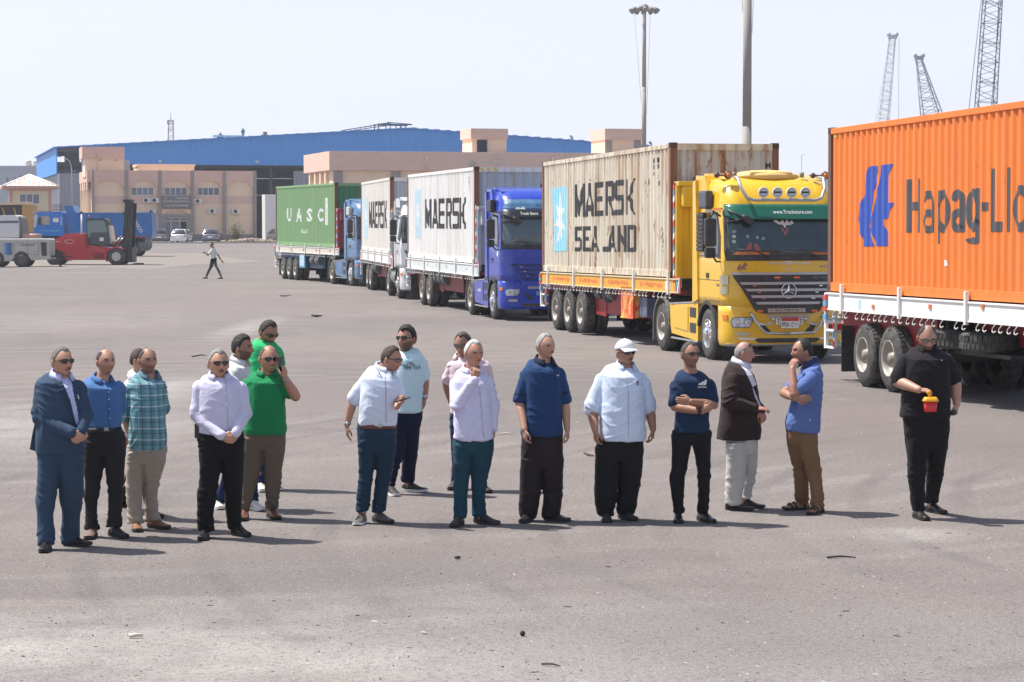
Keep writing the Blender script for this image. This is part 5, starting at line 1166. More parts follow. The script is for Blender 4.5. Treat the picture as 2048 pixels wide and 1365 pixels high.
# ---- far office block with tanks
fb = P(-20, 400, 450); far = empty('far_building', (fb.x, fb.y, .5), R(4), 'distant pale blue grey block with white water tanks behind the hut', 'building')
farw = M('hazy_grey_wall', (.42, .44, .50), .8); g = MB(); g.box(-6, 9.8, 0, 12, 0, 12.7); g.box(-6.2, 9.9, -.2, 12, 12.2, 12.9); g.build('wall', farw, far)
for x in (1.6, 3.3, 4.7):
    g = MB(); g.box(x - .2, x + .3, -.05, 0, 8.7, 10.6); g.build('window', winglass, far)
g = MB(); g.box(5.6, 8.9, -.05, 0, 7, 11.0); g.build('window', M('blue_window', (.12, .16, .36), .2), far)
for x in (7.0, 8.5):
    t_ = empty('water_tank', far.location + Vector((x, 2, 12.9)), 0, 'left white water tank on the distant block' if x == 7.0 else 'right white water tank on the distant block', 'water tank', 'water tanks on the distant block')
    g = MB(); g.lathe([(0, 0), (.6, 0), (.63, .05), (.63, .9), (.6, 1.0), (.25, 1.12), (0, 1.15)], (0, 0, 0), 'z', 16); g.build('tank', M('tank_beige', (.66, .60, .52), .5), t_)
    g = MB(); g.lathe([(0, 1.15), (.15, 1.15), (.15, 1.22), (0, 1.24)], (0, 0, 0), 'z', 10); g.build('lid', whitep, t_)
# ---- street lamp at the warehouse corner
b0 = P(146, 425, 236); pl_ = empty('street_lamp', (b0.x, b0.y, .44), 0, 'thin grey street lamp with a curved arm in front of the warehouse corner', 'street lamp')
g = MB(); k = 19.9; H_ = 2.8 - .44 + (443 - 330) / k
g.tube([(0, 0, 0), (-.1, 0, H_ - .8), (-.12, 0, H_ - .2), (-.3, 0, H_ + .35), (-.7, 0, H_ + .6), (-1.2, 0, H_ + .75)], [.08, .06, .05, .045, .04, .035], 8); g.build('pole', alu, pl_)
g = MB(); g.ball((-1.3, 0, H_ + .76), (.17, .08, .035), 10, 6); g.box(-.12, .3, -.06, .06, H_ - .7, H_ - .6); g.build('lamp_head', M('lamp_grey', (.3, .3, .32), .5), pl_)
# ---- lattice work
def lattice(g, a, b, wa, wb, n, r=.05, brace=.03, m=0, side=(1, 0, 0)):
    a, b = Vector(a), Vector(b); d = (b - a).normalized(); sx = Vector(side); sx = (sx - d * sx.dot(d)).normalized(); sy = d.cross(sx)
    def cor(t):
        c = a.lerp(b, t); w_ = wa + (wb - wa) * t; return [c + sx * sa * w_ / 2 + sy * sb * w_ / 2 for sa, sb in ((-1, -1), (1, -1), (1, 1), (-1, 1))]
    cs = [cor(k / n) for k in range(n + 1)]
    for q in range(4): g.beam(cs[0][q], cs[-1][q], r, m=m)
    for k in range(n):
        for q in range(4):
            x, y = cs[k], cs[k + 1]; q2 = (q + 1) % 4
            g.beam(x[q] if k % 2 else x[q2], y[q2] if k % 2 else y[q], brace, m=m)
            if k % 3 == 0: g.beam(x[q], x[q2], brace, m=m)
b0 = P(342, 300, 420); at = empty('radio_tower', (b0.x, b0.y, .57), 0, 'thin red and white lattice radio tower beyond the blue warehouse', 'tower')
k = 4700 / 420; zt = lambda py: CH - .57 + (443 - py) / k
g = MB(); lattice(g, (0, 0, 0), (0, 0, zt(243)), 1.9, .75, 26, .09, .06); g.build('mast', M('tower_pale', (.5, .42, .42), .6), at)
g = MB(); g.tube([(0, 0, zt(245)), (0, 0, zt(226))], .06, 6); g.box(-.55, .55, -.5, .5, zt(243), zt(243) + .1); g.box(-.55, .5, -.5, .5, zt(250), zt(250) + .1)
for q in (-.5, .5): g.box(q - .08, q + .08, -.5, -.4, zt(249), zt(243))
g.build('antenna', M('antenna_grey', (.35, .33, .36), .6), at)
def crane(label, top, low, Y, wt, wl, mat, hook=False, n=40):
    pt, plo = P(*top, Y), P(*low, Y); d = (pt - plo).normalized(); base = plo + d * ((2.5 - plo.z) / d.z)
    wb = wl + (wl - wt) * (base - plo).length / max(.1, (pt - plo).length); wb = min(wb, wl * 1.4)
    e = empty('crane', (base.x, base.y, .57), 0, label, 'crane'); o = Vector(e.location)
    g = MB(); lattice(g, base - o, plo - o, wb * .9, wl, max(6, int((plo - base).length / wl / .8)), wl * .05, wl * .026); lattice(g, plo - o, pt - o, wl, wt, n, wl * .05, wl * .026); g.build('jib', mat, e)
    g = MB(); q = pt - o; g.box(q.x - wt * .8, q.x + wt * .8, q.y - wt / 2, q.y + wt / 2, q.z, q.z + wt * .7); g.ball(q + Vector((wt * .7, 0, wt * .8)), wt * .45, 8, 6); g.ball(q + Vector((-wt * .7, 0, wt * .8)), wt * .4, 8, 6); g.build('jib_head', mat, e)
    g = MB(); g.box(-2, 2, -3, 2, 1.4, 3.8, b=.2); g.box(-2.6, 2.6, -3.2, 3.2, 0, 1.4, b=.2); g.build('cab', M('crane_body', (.3, .3, .33), .6), e)
    g = MB()
    for q2 in (-.6, .6): g.tube([q + Vector((q2 * wt, .3, 0)), (base - o).lerp(q, .05) + Vector((q2 * wb - .4 * wl, 1, 1))], .05, 4)
    if hook: g.tube([q + Vector((wt * 1.2, 0, 0)), Vector((q.x + wt * 1.3, q.y, 6))], .05, 4)
    g.build('cable', mat, e); return e
cr = M('crane_grey', (.36, .36, .40), .6); cr2 = M('crane_pale', (.48, .48, .53), .6); cr3 = M('crane_slate', (.13, .14, .18), .6)
crane('pale distant lattice crane jib, leftmost of the three cranes', (1785, 78), (1768, 238), 520, 1.2, 2.1, cr2, True, 26)
crane('short grey crane jib leaning left, middle one of the three cranes', (1838, 120), (1862, 226), 400, .9, 3.1, cr, False, 12)
crane('tall dark blue lattice crane jib cut by the top edge of the photo', (1989, -60), (1972, 205), 330, 2.2, 2.55, cr3, False, 20)
# ---- high masts
def high_mast(px, Y, d0, d1, H, label, head=True):
    p = P(px, 443, Y); e = empty('high_mast', (p.x, p.y, ground_z(Y)), 0, label, 'lamp mast'); gm = M('galvanised', (.30, .275, .25), .7, dirt=.3)
    g = MB(); n = 3
    for k in range(n): g.tube([(0, 0, H * k / n), (0, 0, H * (k + 1) / n)], [d0 / 2 + (d1 - d0) / 2 * k / n - .004 * k, d0 / 2 + (d1 - d0) / 2 * (k + 1) / n - .004 * k], 18)
    g.build('mast', gm, e)
    g = MB()
    for k in range(12):
        a = k * math.pi / 6; c, s_ = math.cos(a), math.sin(a)
        g.beam((c * .2, s_ * .2, H - .1), (c * 1.0, s_ * 1.0, H - .25), .06); g.tube([(c * 1.0, s_ * 1.0, H - .1), (c * 1.45, s_ * 1.45, H - .42)], [.18, .26], 8)
    g.tube([(math.cos(a) * .95, math.sin(a) * .95, H - .25) for a in np.linspace(0, 6.283, 17)], .06, 6); g.lathe([(0, .35), (.25, .3), (.5, 0), (.3, -.3), (0, -.3)], (0, 0, H), 'z', 12); g.build('lamp_ring', M('ring_grey', (.2, .19, .19), .6), e)
    g = MB(); g.tube([(-1.0, 0, H - .3), (-.3, -.3, H * .6)], .015, 4); g.tube([(.6, 0, H - .3), (.25, -.2, H * .55)], .015, 4); g.build('cable', M('cable_grey', (.25, .25, .25), .6), e)
    return e
high_mast(1287.5, 235, .56, .36, 23.6, 'high lamp mast with a ring of floodlights, left of the two masts')
high_mast(1493, 138, .58, .44, 25, 'thick grey mast cut by the top edge, between the cab and the cranes')
p = P(1603, 345, 300); e = empty('lamp_post', (p.x, p.y, .57), 0, 'thin distant lamp post between the yellow cab and orange container', 'lamp post'); g = MB(); h_ = 2.23 + (443 - 309) / 15.67; g.tube([(0, 0, 0), (0, 0, h_ - .1), (.12, 0, h_)], .05, 6); g.build('pole', alu, e); g = MB(); g.ball((.25, 0, h_), (.22, .1, .06), 8, 5); g.build('lamp_head', alu, e)
p = P(1545, 443, 290); g = MB(); g.box(0, 16, 0, 10, -.57, 7.6); g.box(-.2, 16.2, -.2, 10.2, 7.6, 7.9); o = g.build('storage_shed', M('white_shed', (.62, .62, .62), .6), loc=(p.x, p.y, .57)); tag(o, 'plain white shed roof just visible right of the yellow cab roof', 'shed')
# ---- kerb, rubble and bush before the office
g = MB(); a = P(285, 484, 246); a.z = .5; g.box(0, 16.5, 0, 5.5, 0, .13); g.box(0, 16.5, -.18, 0, 0, .15); o = g.build('pavement', concrete, loc=(a.x, a.y, ground_z(246)), rz=R(8)); tag(o, kind='structure')
rb = random.Random(9); g = MB(); a = P(460, 481, 250)
for k in range(240):
    x = rb.gauss(2.2, 1.3); y = rb.uniform(-.6, .6); s_ = rb.uniform(.05, .2); g.ball((x, y, .05 + max(0, .28 - abs(x - 2.2) * .1) * rb.random()), (s_, s_, s_ * .7), 5, 4)
o = g.build('rubble', M('rubble_tan', (.42, .34, .27), .9, var=.3), loc=(a.x, a.y, .62)); tag(o, 'low heap of tan rubble along the kerb right of the office', 'rubble', kind='stuff')
bs0 = P(473, 478, 252); bu = empty('bush', (bs0.x, bs0.y, .62), 0, 'small dusty green bush against the right end of the office', 'bush')
g = MB(); st_ = MB()
for k in range(26):
    a = rb.uniform(0, 6.28); t_ = Vector((math.cos(a) * rb.uniform(.1, .9), math.sin(a) * .5, rb.uniform(.6, 2.0))); st_.tube([(0, 0, 0), t_ * .5 + Vector((0, 0, .1)), t_], [.03, .02, .01], 4)
    for q in range(26):
        c = t_ * rb.uniform(.4, 1.08) + Vector((rb.gauss(0, .13), rb.gauss(0, .13), rb.gauss(0, .13))); d1 = Vector((rb.gauss(0, 1), rb.gauss(0, 1), rb.gauss(0, 1))).normalized() * .1; d2 = d1.orthogonal().normalized() * .04
        n = g.vs([c - d1, c + d2, c + d1, c - d2]); g.fa((n, n + 1, n + 2, n + 3))
st_.build('stem', M('dead_wood'), bu); g.build('foliage', M('dusty_leaf', (.16, .17, .08), .8, var=.4), bu, fix=False)
g = MB(); 
for k in range(420):
    c = Vector((rb.uniform(-1.6, 1.2), rb.gauss(0, .3), 0)); h_ = rb.uniform(.15, .5); dx = rb.gauss(0, .08); n = g.vs([c + Vector((-.02, 0, 0)), c + Vector((.02, 0, 0)), c + Vector((dx, 0, h_))]); g.fa((n, n + 1, n + 2))
o = g.build('grass', M('dry_grass', (.20, .2, .09), .9), loc=(bs0.x - .2, bs0.y - .3, .62), fix=False); tag(o, 'dry grass growing round the foot of the bush', 'grass', kind='stuff')
# ================================================================ parked machines on the left
def px_frame(px0, pyg, Y):         # local frame: x to the right in metres, z up, measured in photo pixels
    k = FPX / Y; p = P(px0, 443, Y); return k, (lambda x, y: ((x - px0) / k, (pyg - y) / k)), Vector((p.x, p.y, ground_z(Y)))
def side_prism(root, name, mat, f, pts, y0, y1, bev=0):
    g = MB(); g.prism([f(*p) for p in pts], y0, y1, lambda u, v, h: (u, h, v)); o = g.build(name, mat, root)
    if bev:
        bm = bmesh.new(); bm.from_mesh(o.data); bmesh.ops.bevel(bm, geom=bm.edges[:], offset=bev, segments=2, affect='EDGES', clamp_overlap=True); bm.to_mesh(o.data); bm.free()
    return o
def lugwheel(root, x, y0, y1, r, rim=.5, rimmat=None, name='wheel'):
    g = MB(); w_ = y1 - y0; g.lathe([(r * rim, 0), (r * .8, -.01), (r * .95, .04), (r, .12), (r, w_ - .12), (r * .95, w_ - .04), (r * .8, w_ + .01), (r * rim, w_)], (0, 0, 0), 'y', 28, cap=False)
    o = g.build(name, rubber, root, loc=(x, y0, r)); g = MB(); g.lathe([(r * rim, -.0), (r * rim * .95, -.02), (r * rim * .85, .06), (r * rim * .4, .05), (r * rim * .35, .0), (0, .0)], (0, 0, 0), 'y', 24, cap=False); g.build('rim', rimmat or rimw, o); return o
# ---- red heavy forklift
k, f, o = px_frame(93, 532, 148.5); o.z = 0
fk = empty('forklift', o, 0, 'red heavy forklift with a raised black mast at the left side of the yard', 'forklift')
redk = M('forklift_red', (.46, .012, .022), .35, var=.06, coat=.4, dirt=.1); cabk = M('cab_frame_grey', (.05, .06, .07), .5)
side_prism(fk, 'body', redk, f, [(93, 493), (97, 486), (112, 477), (130, 469), (150, 467), (170, 468), (172, 490), (214, 497), (240, 497), (240, 492), (244, 500), (214, 515), (208, 521), (132, 521), (130, 524), (122, 510), (112, 502), (98, 500)], .35, 2.2, .03)
side_prism(fk, 'bonnet', redk, f, [(96, 490), (112, 479), (130, 471), (150, 469), (169, 470), (170, 500), (120, 504), (110, 498)], .1, 2.45, .05)
side_prism(fk, 'chassis', redk, f, [(127, 497), (172, 497), (210, 499), (209, 520), (131, 520)], .12, 2.43, .02)
side_prism(fk, 'step_box', M('dark_red', (.2, .015, .02), .5), f, [(185, 507), (206, 507), (207, 518), (187, 518)], .0, .14)
for y in (0.0, 1.75):
    g = MB(); ctr = f(232, 515); n = 12
    ar = [(ctr[0] + .72 * math.cos(a), ctr[1] + .66 * math.sin(a)) for a in np.linspace(R(50), R(205), n)]; ai = [(ctr[0] + .64 * math.cos(a), ctr[1] + .58 * math.sin(a)) for a in np.linspace(R(50), R(205), n)]
    for i in range(n - 1): g.prism([ar[i], ar[i + 1], ai[i + 1], ai[i]], y - .05, y + .75, lambda u, v, h: (u, h, v))
    g.build('mud_guard', redk, fk)
cx0 = side_prism(fk, 'cab', cabk, f, [(169, 441), (172, 437), (205, 437), (212, 442), (217, 470), (222, 490), (212, 493), (173, 492), (171, 480), (169, 455)], .55, 2.0, .03)
side_prism(fk, 'cab_window', M('green_tinted_glass', (.10, .17, .16), .06, var=.4, vs=1.5, spec=.9), f, [(171, 445), (174, 442), (204, 442), (208, 447), (212, 466), (180, 466), (177, 476), (172, 476)], .53, .56)
side_prism(fk, 'cab_window', M('pale_reflection_glass', (.30, .38, .38), .08), f, [(213, 452), (216, 452), (221, 488), (217, 488)], .54, 2.01)  # pale reflection is put into the colour of this pane
side_prism(fk, 'door_panel', M('door_grey', (.07, .085, .095), .5), f, [(178, 468), (212, 467), (216, 489), (178, 489)], .52, .555)
side_prism(fk, 'door_label', whitep, f, [(196, 476), (204, 476), (204, 483), (196, 483)], .50, .52)
g = MB(); x, z = f(162, 428); g.tube([(x - .02, .3, 1.05), (x, .3, z)], .075, 10, 0); g.tube([(x, .3, z), (x - .06, .3, z + .12)], .085, 10, 1); g.build('exhaust', [alu, blackp], fk)
g = MB(); x, z = f(173, 434); g.lathe([(.0, .14), (.07, .1), (.08, 0), (0, 0)], (x, 1, z - .05), 'z', 10); g.build('beacon', M('beacon_red', (.5, .1, .08), .3), fk)
mastm = M('mast_black', (.02, .02, .022), .5, dirt=.3, dcol=(.1, .09, .08))
for y in (.45, 1.95):
    g = MB(); a = Vector((f(245, 0)[0], y, .25)); b = Vector((f(253, 0)[0], y, f(0, 404)[1])); g.beam(a, b, .3, .28); g.beam(a + Vector((.3, -.12, 0)), b + Vector((.26, -.12, -.1)), .16, .2); g.build('mast_channel', mastm, fk)
g = MB()
for z in (.9, 2.1, 3.2, 4.0): xx = f(245, 0)[0] + .08 * z / 1.0 * .25; g.box(xx - .12, xx + .35, .45, 1.95, z, z + .18)
for y in (.8, 1.2, 1.6): g.tube([(f(252, 0)[0], y, .4), (f(258, 0)[0], y, 3.9)], .05, 8)
g.build('mast_cross', mastm, fk)
g = MB(); x = f(262, 0)[0]; g.box(x - .16, x + .0, .3, 2.1, .2, 1.15); g.box(x + .0, x + .5, .5, .75, .05, .14); g.box(x, x + .5, 1.6, 1.85, .05, .14); g.build('fork_carriage', mastm, fk)
g = MB(); p1, p2 = f(222, 489), f(240, 474)
for y in (.5, 1.9): g.tube([(p1[0], y, p1[1]), (p2[0], y, p2[1])], .055, 8)
g.build('tilt_cylinder', chrome, fk)
lugwheel(fk, f(232, 0)[0], -.05, .5, .575, .5, M('pale_rim', (.55, .53, .5), .5)); lugwheel(fk, f(232, 0)[0], 1.95, 2.5, .575, .5); lugwheel(fk, f(107, 0)[0], .12, .6, .53, .45, M('dark_rim', (.12, .1, .09), .6)); lugwheel(fk, f(107, 0)[0], 1.9, 2.4, .53, .45)
V, F = text2d('ryhot.com', .72, .12, .02, 1, *f(97, 486)); g = MB(); g.sheet(V, F, lambda u, v, h: (u, .1 - h, v), .001, .004); g.build('side_lettering', whitep, fk, fix=False)
x, z = f(138, 484); g = MB(); g.tube([(x + .3 * math.cos(a), .095, z + .12 * math.sin(a)) for a in np.linspace(0, 5.6, 12)], .015, 4); g.build('oval_mark', whitep, fk)
# ---- ground power trailer
k, f, o = px_frame(-40, 534, 143); o.z = 0
gt = empty('generator_trailer', o, 0, 'grey towable generator cart with a blue stripe at the left edge', 'generator cart')
gg = M('cart_grey', (.47, .45, .41), .55, dirt=.35, dcol=(.25, .22, .18))
side_prism(gt, 'housing', gg, f, [(-40, 479), (95, 478), (98, 483), (98, 512), (100, 518), (62, 520), (56, 512), (28, 512), (22, 522), (-40, 522)], 0, 1.8, .02)
for a, b, m in ((8, 13, M('stripe_light', (.12, .28, .45), .5)), (13, 23, M('stripe_blue', (.05, .12, .32), .5))): side_prism(gt, 'stripe', m, f, [(a, 485), (b, 485), (b, 509), (a, 509)], -.012, .0)
side_prism(gt, 'radiator_grille', blackp, f, [(81, 484), (92, 484), (93, 511), (83, 511)], -.03, .0); side_prism(gt, 'top_edge', whitep, f, [(-40, 477), (96, 476.5), (98, 479.5), (-40, 480)], -.02, 1.82)
for a, b in ((26, 76),):
    g = MB()
    for q in (((a, 485), (b, 485.6)), ((a, 508), (b, 508.6))): g.prism([f(q[0][0], q[0][1]), f(b, q[0][1]), f(b, q[1][1]), f(a, q[1][1])], -.01, 0, lambda u, v, h: (u, h, v))
    for xx in (a, b, 54): g.prism([f(xx, 485), f(xx + .6, 485), f(xx + .6, 508), f(xx, 508)], -.012, 0, lambda u, v, h: (u, h, v))
    g.build('panel_seam', M('seam_grey', (.12, .12, .12), .7), gt)
g = MB(); g.prism([f(43, 488.5), f(69, 488.5), f(69, 490.2), f(43, 490.2)], -.012, -.004, lambda u, v, h: (u, h, v)); g.build('maker_strip', blackp, gt)
g = MB(); a = f(98, 512); b = f(138, 513); g.beam((a[0], .5, a[1]), (b[0], .9, b[1]), .09); g.beam((a[0], 1.3, a[1]), (b[0], .9, b[1]), .09); x = f(114, 0)[0]; g.box(x - .06, x + .06, .86, .96, .03, 1.0); g.box(x - .1, x + .1, .8, 1.02, 0, .04); x = f(106, 0)[0]; g.tube([(x, .9, .6), (x, .9, 1.0)], .08, 8); g.build('tow_bar', under, gt)
for px in (42, -8):
    lugwheel(gt, f(px, 0)[0], -.04, .22, .5, .55, M('dark_rim')); lugwheel(gt, f(px, 0)[0], 1.5, 1.78, .5, .55, M('dark_rim'))
# ---- white topped machine behind the cart
k, f, o = px_frame(-60, 520, 165)
wm_ = empty('service_truck', o, 0, 'white box bodied service truck at the left edge behind the generator cart', 'truck'); wmm = M('van_white', (.66, .66, .67), .5, dirt=.2)
side_prism(wm_, 'body', wmm, f, [(-60, 432), (30, 430), (36, 434), (38, 446), (38, 475), (-60, 477)], 0, 2.3, .04); side_prism(wm_, 'body_band', M('band_grey', (.12, .13, .15), .5), f, [(-60, 443), (36, 441), (38, 446), (-60, 447)], -.015, 0)
side_prism(wm_, 'underframe', under, f, [(-60, 477), (40, 475), (48, 480), (48, 505), (-60, 505)], .2, 2.1); side_prism(wm_, 'rear_rack', M('rack_grey', (.18, .17, .15), .6, dirt=.4), f, [(36, 432), (42, 436), (46, 470), (40, 476), (38, 446)], .2, 2.0)
g = MB(); a, b = f(44, 472), f(80, 473); g.tube([(a[0], .3, a[1]), (b[0], .3, b[1])], .2, 14); g.build('cylinder_tank', M('faded_red_tank', (.5, .3, .25), .6, dirt=.3), wm_)
for px in (-30, 20): lugwheel(wm_, f(px, 0)[0], 0, .3, .5)
# ---- yellow brown loader behind
k, f, o = px_frame(-50, 505, 205)
ld = empty('excavator', o, 0, 'ochre excavator partly hidden behind the white service truck', 'excavator'); och = M('ochre_paint', (.50, .27, .07), .5, dirt=.35)
side_prism(ld, 'house', och, f, [(44, 414), (62, 414), (62, 425), (68, 440), (68, 470), (44, 470)], 0, 2.8, .03); side_prism(ld, 'roof', M('beige_roof', (.62, .48, .34), .6), f, [(-50, 412), (50, 408), (52, 414), (-50, 416)], -.1, 2.9)
side_prism(ld, 'engine_bay', M('engine_dark', (.06, .045, .04), .8, var=.6, vs=3), f, [(-50, 415), (50, 415), (50, 470), (-50, 470)], .15, 2.7); side_prism(ld, 'undercarriage', under, f, [(-50, 470), (75, 470), (75, 498), (-50, 498)], .1, 2.6)
g = MB()
for px in (-20, 5, 28): a, b = f(px, 420), f(px + 10, 460); g.beam((a[0], .05, a[1]), (b[0], .05, b[1]), .12)
g.build('strut', och, ld)
# ---- blue tipper
k, f, o = px_frame(68, 519, 177); 
tp = empty('dump_truck', o, 0, 'bright blue tipper lorry with a ribbed tipping body behind the red forklift', 'dump truck')
tb = M('tipper_blue', (.004, .14, .44), .4, var=.1, coat=.2, dirt=.12, dcol=(.1, .15, .3)); tb2 = M('cab_blue_bright', (.006, .16, .55), .35, coat=.3)
side_prism(tp, 'cab', tb2, f, [(68, 437), (71, 431), (80, 430), (123, 429), (127, 432), (129, 478), (68, 478), (67, 465), (66, 462)], 0, 2.4, .06)
side_prism(tp, 'windscreen', glassd, f, [(66.4, 440), (68, 438), (67, 462), (65.6, 462)], .15, 2.25); side_prism(tp, 'cab_corner', M('pale_corner', (.5, .56, .6), .4), f, [(67.5, 440), (73, 434), (76, 436), (72, 460), (67.5, 462)], -.02, .06)
side_prism(tp, 'side_window', M('window_beige', (.42, .33, .28), .3, var=.3), f, [(80, 439), (99, 438), (99, 455), (78, 455)], -.015, .01); side_prism(tp, 'mirror', blackp, f, [(78, 441), (82, 441), (82, 455), (78, 455)], -.2, -.02)
side_prism(tp, 'door_label', whitep, f, [(106, 442), (117, 442), (117, 450), (106, 450)], -.015, .0)
V, F = text2d('SESCO', .62, .12, .02); x, z = f(121, 456); g = MB(); g.sheet([(x + (.12 - v), z + u) for u, v in V], F, lambda u, v, h: (u, -h, v), .003, .005); g.build('lettering', whitep, tp, fix=False)
g = MB(); r_ = random.Random(2)
for i in range(6): a, b = f(80 + i * 6, 470 - r_.random() * 3), f(92 + i * 6, 467 - r_.random() * 2); g.beam((a[0], -.003, a[1]), (b[0], -.003, b[1]), .02, .03)
g.build('cab_streak', M('cyan_streak', (.1, .5, .6), .5), tp)
side_prism(tp, 'tipping_body', tb, f, [(128, 418), (145, 417), (151, 431), (302, 431), (303, 444), (304, 470), (302, 483), (262, 480), (140, 480), (138, 470), (136, 440)], 0, 2.5, .02)
g = MB()
for a, b, c_, d_ in ((152, 431, 302, 434.5), (230, 444, 300, 446)): g.prism([f(a, b), f(c_, b), f(c_, d_), f(a, d_)], -.09, 0, lambda u, v, h: (u, h, v))
for px in (152, 197, 216, 262, 296): g.prism([f(px, 434), f(px + 5, 434), f(px + (9 if px < 290 else 5), 480), f(px + (4 if px < 290 else 0), 480)], -.08, 0, lambda u, v, h: (u, h, v))
g.build('body_rib', tb, tp)
g = MB(); g.prism([f(140, 478), f(300, 478), f(300, 481), f(140, 481)], -.1, .0, lambda u, v, h: (u, h, v)); g.build('lower_edge', M('worn_red_edge', (.3, .08, .09), .6), tp)
V, F = text2d('SESCO', 1.05, .26, .015); a = f(266, 446); an = R(-58); g = MB(); g.sheet([(a[0] + u * math.cos(an) - v * math.sin(an), a[1] + u * math.sin(an) + v * math.cos(an) - .1) for u, v in V], F, lambda u, v, h: (u, -h, v), .003, .008); g.build('lettering', whitep, tp, fix=False)
side_prism(tp, 'chassis', under, f, [(72, 478), (282, 480), (282, 500), (72, 500)], .5, 1.9); side_prism(tp, 'rear_bumper', M('bumper_grey', (.12, .13, .15), .6), f, [(275, 490), (293, 489), (295, 499), (290, 507), (276, 509)], .0, 2.4, .05)
for px in (92, 110, 240, 268): lugwheel(tp, f(px, 0)[0], .0, .55, .52); lugwheel(tp, f(px, 0)[0], 1.85, 2.4, .52)
# ---- cars before the office
def car(px, Y, col, label, yaw, s_=1.0):
    p = P(px, 443, Y); r_ = empty('parked_car', (p.x, p.y, ground_z(Y) + (.13 if False else 0)), R(yaw), label, 'car', 'cars parked in front of the office')
    W_ = .86; pm = M('car_' + '%02d%02d%02d' % tuple(int(c * 99) for c in col), col, .3, metal=.3, var=.05, coat=.6)
    def ring(y, z0, z1, w0, w1, n=5):  # cross-section across the car, y along it
        pts = [(-w0, y, z0), (-w0 * 1.0, y, z0 + (z1 - z0) * .5), (-w1, y, z1 - .05), (-w1 * .85, y, z1), (0, y, z1 + .02), (w1 * .85, y, z1), (w1, y, z1 - .05), (w0 * 1.0, y, z0 + (z1 - z0) * .5), (w0, y, z0)]
        return pts
    g = MB(); g.loft([ring(-2.1, .35, .78, .70, .62), ring(-2.02, .22, .88, .82, .76), ring(-1.5, .2, .94, W_, .80), ring(0, .2, .95, W_, .82), ring(1.3, .2, .90, W_, .80), ring(1.95, .22, .78, .82, .74), ring(2.1, .35, .65, .7, .62)]); g.build('body', pm, r_)
    g = MB(); g.loft([ring(-1.75, .9, .95, .74, .70), ring(-1.35, .9, 1.34, .76, .58), ring(-.9, .9, 1.42, .78, .60), ring(.2, .9, 1.42, .78, .60), ring(.65, .9, 1.34, .78, .58), ring(1.25, .88, .93, .76, .70)]); g.build('greenhouse', glassd, r_)
    g = MB(); g.loft([ring(-1.25, 1.35, 1.40, .56, .56), ring(-.9, 1.38, 1.45, .6, .6), ring(.2, 1.38, 1.45, .6, .6), ring(.5, 1.35, 1.40, .56, .56)])
    for s2 in (-1, 1):
        for a, b in (((-1.7, .93), (-1.3, 1.38)), ((1.2, .92), (.6, 1.38)), ((-.3, .93), (-.3, 1.42))): g.beam((s2 * .79 if a[1] < 1 else 0, a[0], a[1]), (s2 * .60, b[0], b[1]), .05)
    g.build('roof', pm, r_)
    for s2 in (-1, 1):
        g = MB(); g.box(s2 * .45, s2 * .80, -2.08, -1.98, .66, .80, b=.02); g.build('tail_lamp', M('tail_red', (.35, .02, .02), .3), r_)
        g = MB(); g.box(s2 * .84, s2 * .98, .75, .85, .92, 1.04, b=.02); g.build('mirror', pm, r_)
        for y in (-1.3, 1.3):
            g = MB(); g.lathe([(.0, .0), (.2, .0), (.29, -.01), (.31, .04), (.31, .18), (0, .18)], (0, 0, 0), 'x', 20); o = g.build('wheel', rubber, r_, loc=(s2 * .87 if s2 < 0 else s2 * .69, y, .31))
    g = MB(); g.box(-.26, .26, -2.125, -2.09, .55, .67, 0); g.build('number_plate', whitep, r_)
    g = MB(); g.box(-.78, .78, -2.115, -1.9, .24, .42, b=.04); g.build('bumper', blackp if col[0] < .4 else pm, r_)
    return r_
car(318, 252, (.16, .16, .17), 'dark grey parked car, leftmost of those by the office', 8); car(364, 250, (.62, .62, .62), 'white parked car in front of the office entrance', -4); car(423, 252, (.18, .18, .25), 'violet grey parked car right of the white one', 3)
car(556, 256, (.10, .11, .14), 'dark parked car mostly hidden behind the green container', 20)
p = P(541, 443, 262); g = MB(); g.box(-.5, 1.0, 0, 2.4, -.3, 5.2, b=.03); o = g.build('white_cabin', whitep, loc=(p.x - .1, p.y, .57), rz=PHI); tag(o, 'tall plain white cabin in the dark warehouse front left of the green container', 'cabin')
# a small stand between office and tower: fire red cabinet
# ================================================================ hazy air
def haze(dens, bounds):
    x0, x1, y0, y1, z0, z1 = bounds
    g = MB(); g.box(x0, x1, y0, y1, z0, z1); m = bpy.data.materials.new('haze_air'); m.use_nodes = True; t = m.node_tree; t.nodes.clear()
    o_ = t.nodes.new('ShaderNodeOutputMaterial'); v = t.nodes.new('ShaderNodeVolumePrincipled'); v.inputs['Density'].default_value = dens; v.inputs['Color'].default_value = (.86, .91, 1, 1); v.inputs['Anisotropy'].default_value = .3
    t.links.new(v.outputs[0], o_.inputs['Volume']); tag(g.build('haze', m), kind='stuff')
haze(.00034, (-900, 900, -70, 1300, -1.2, 70))
S.cycles.volume_step_rate = 5; S.cycles.volume_max_steps = 16
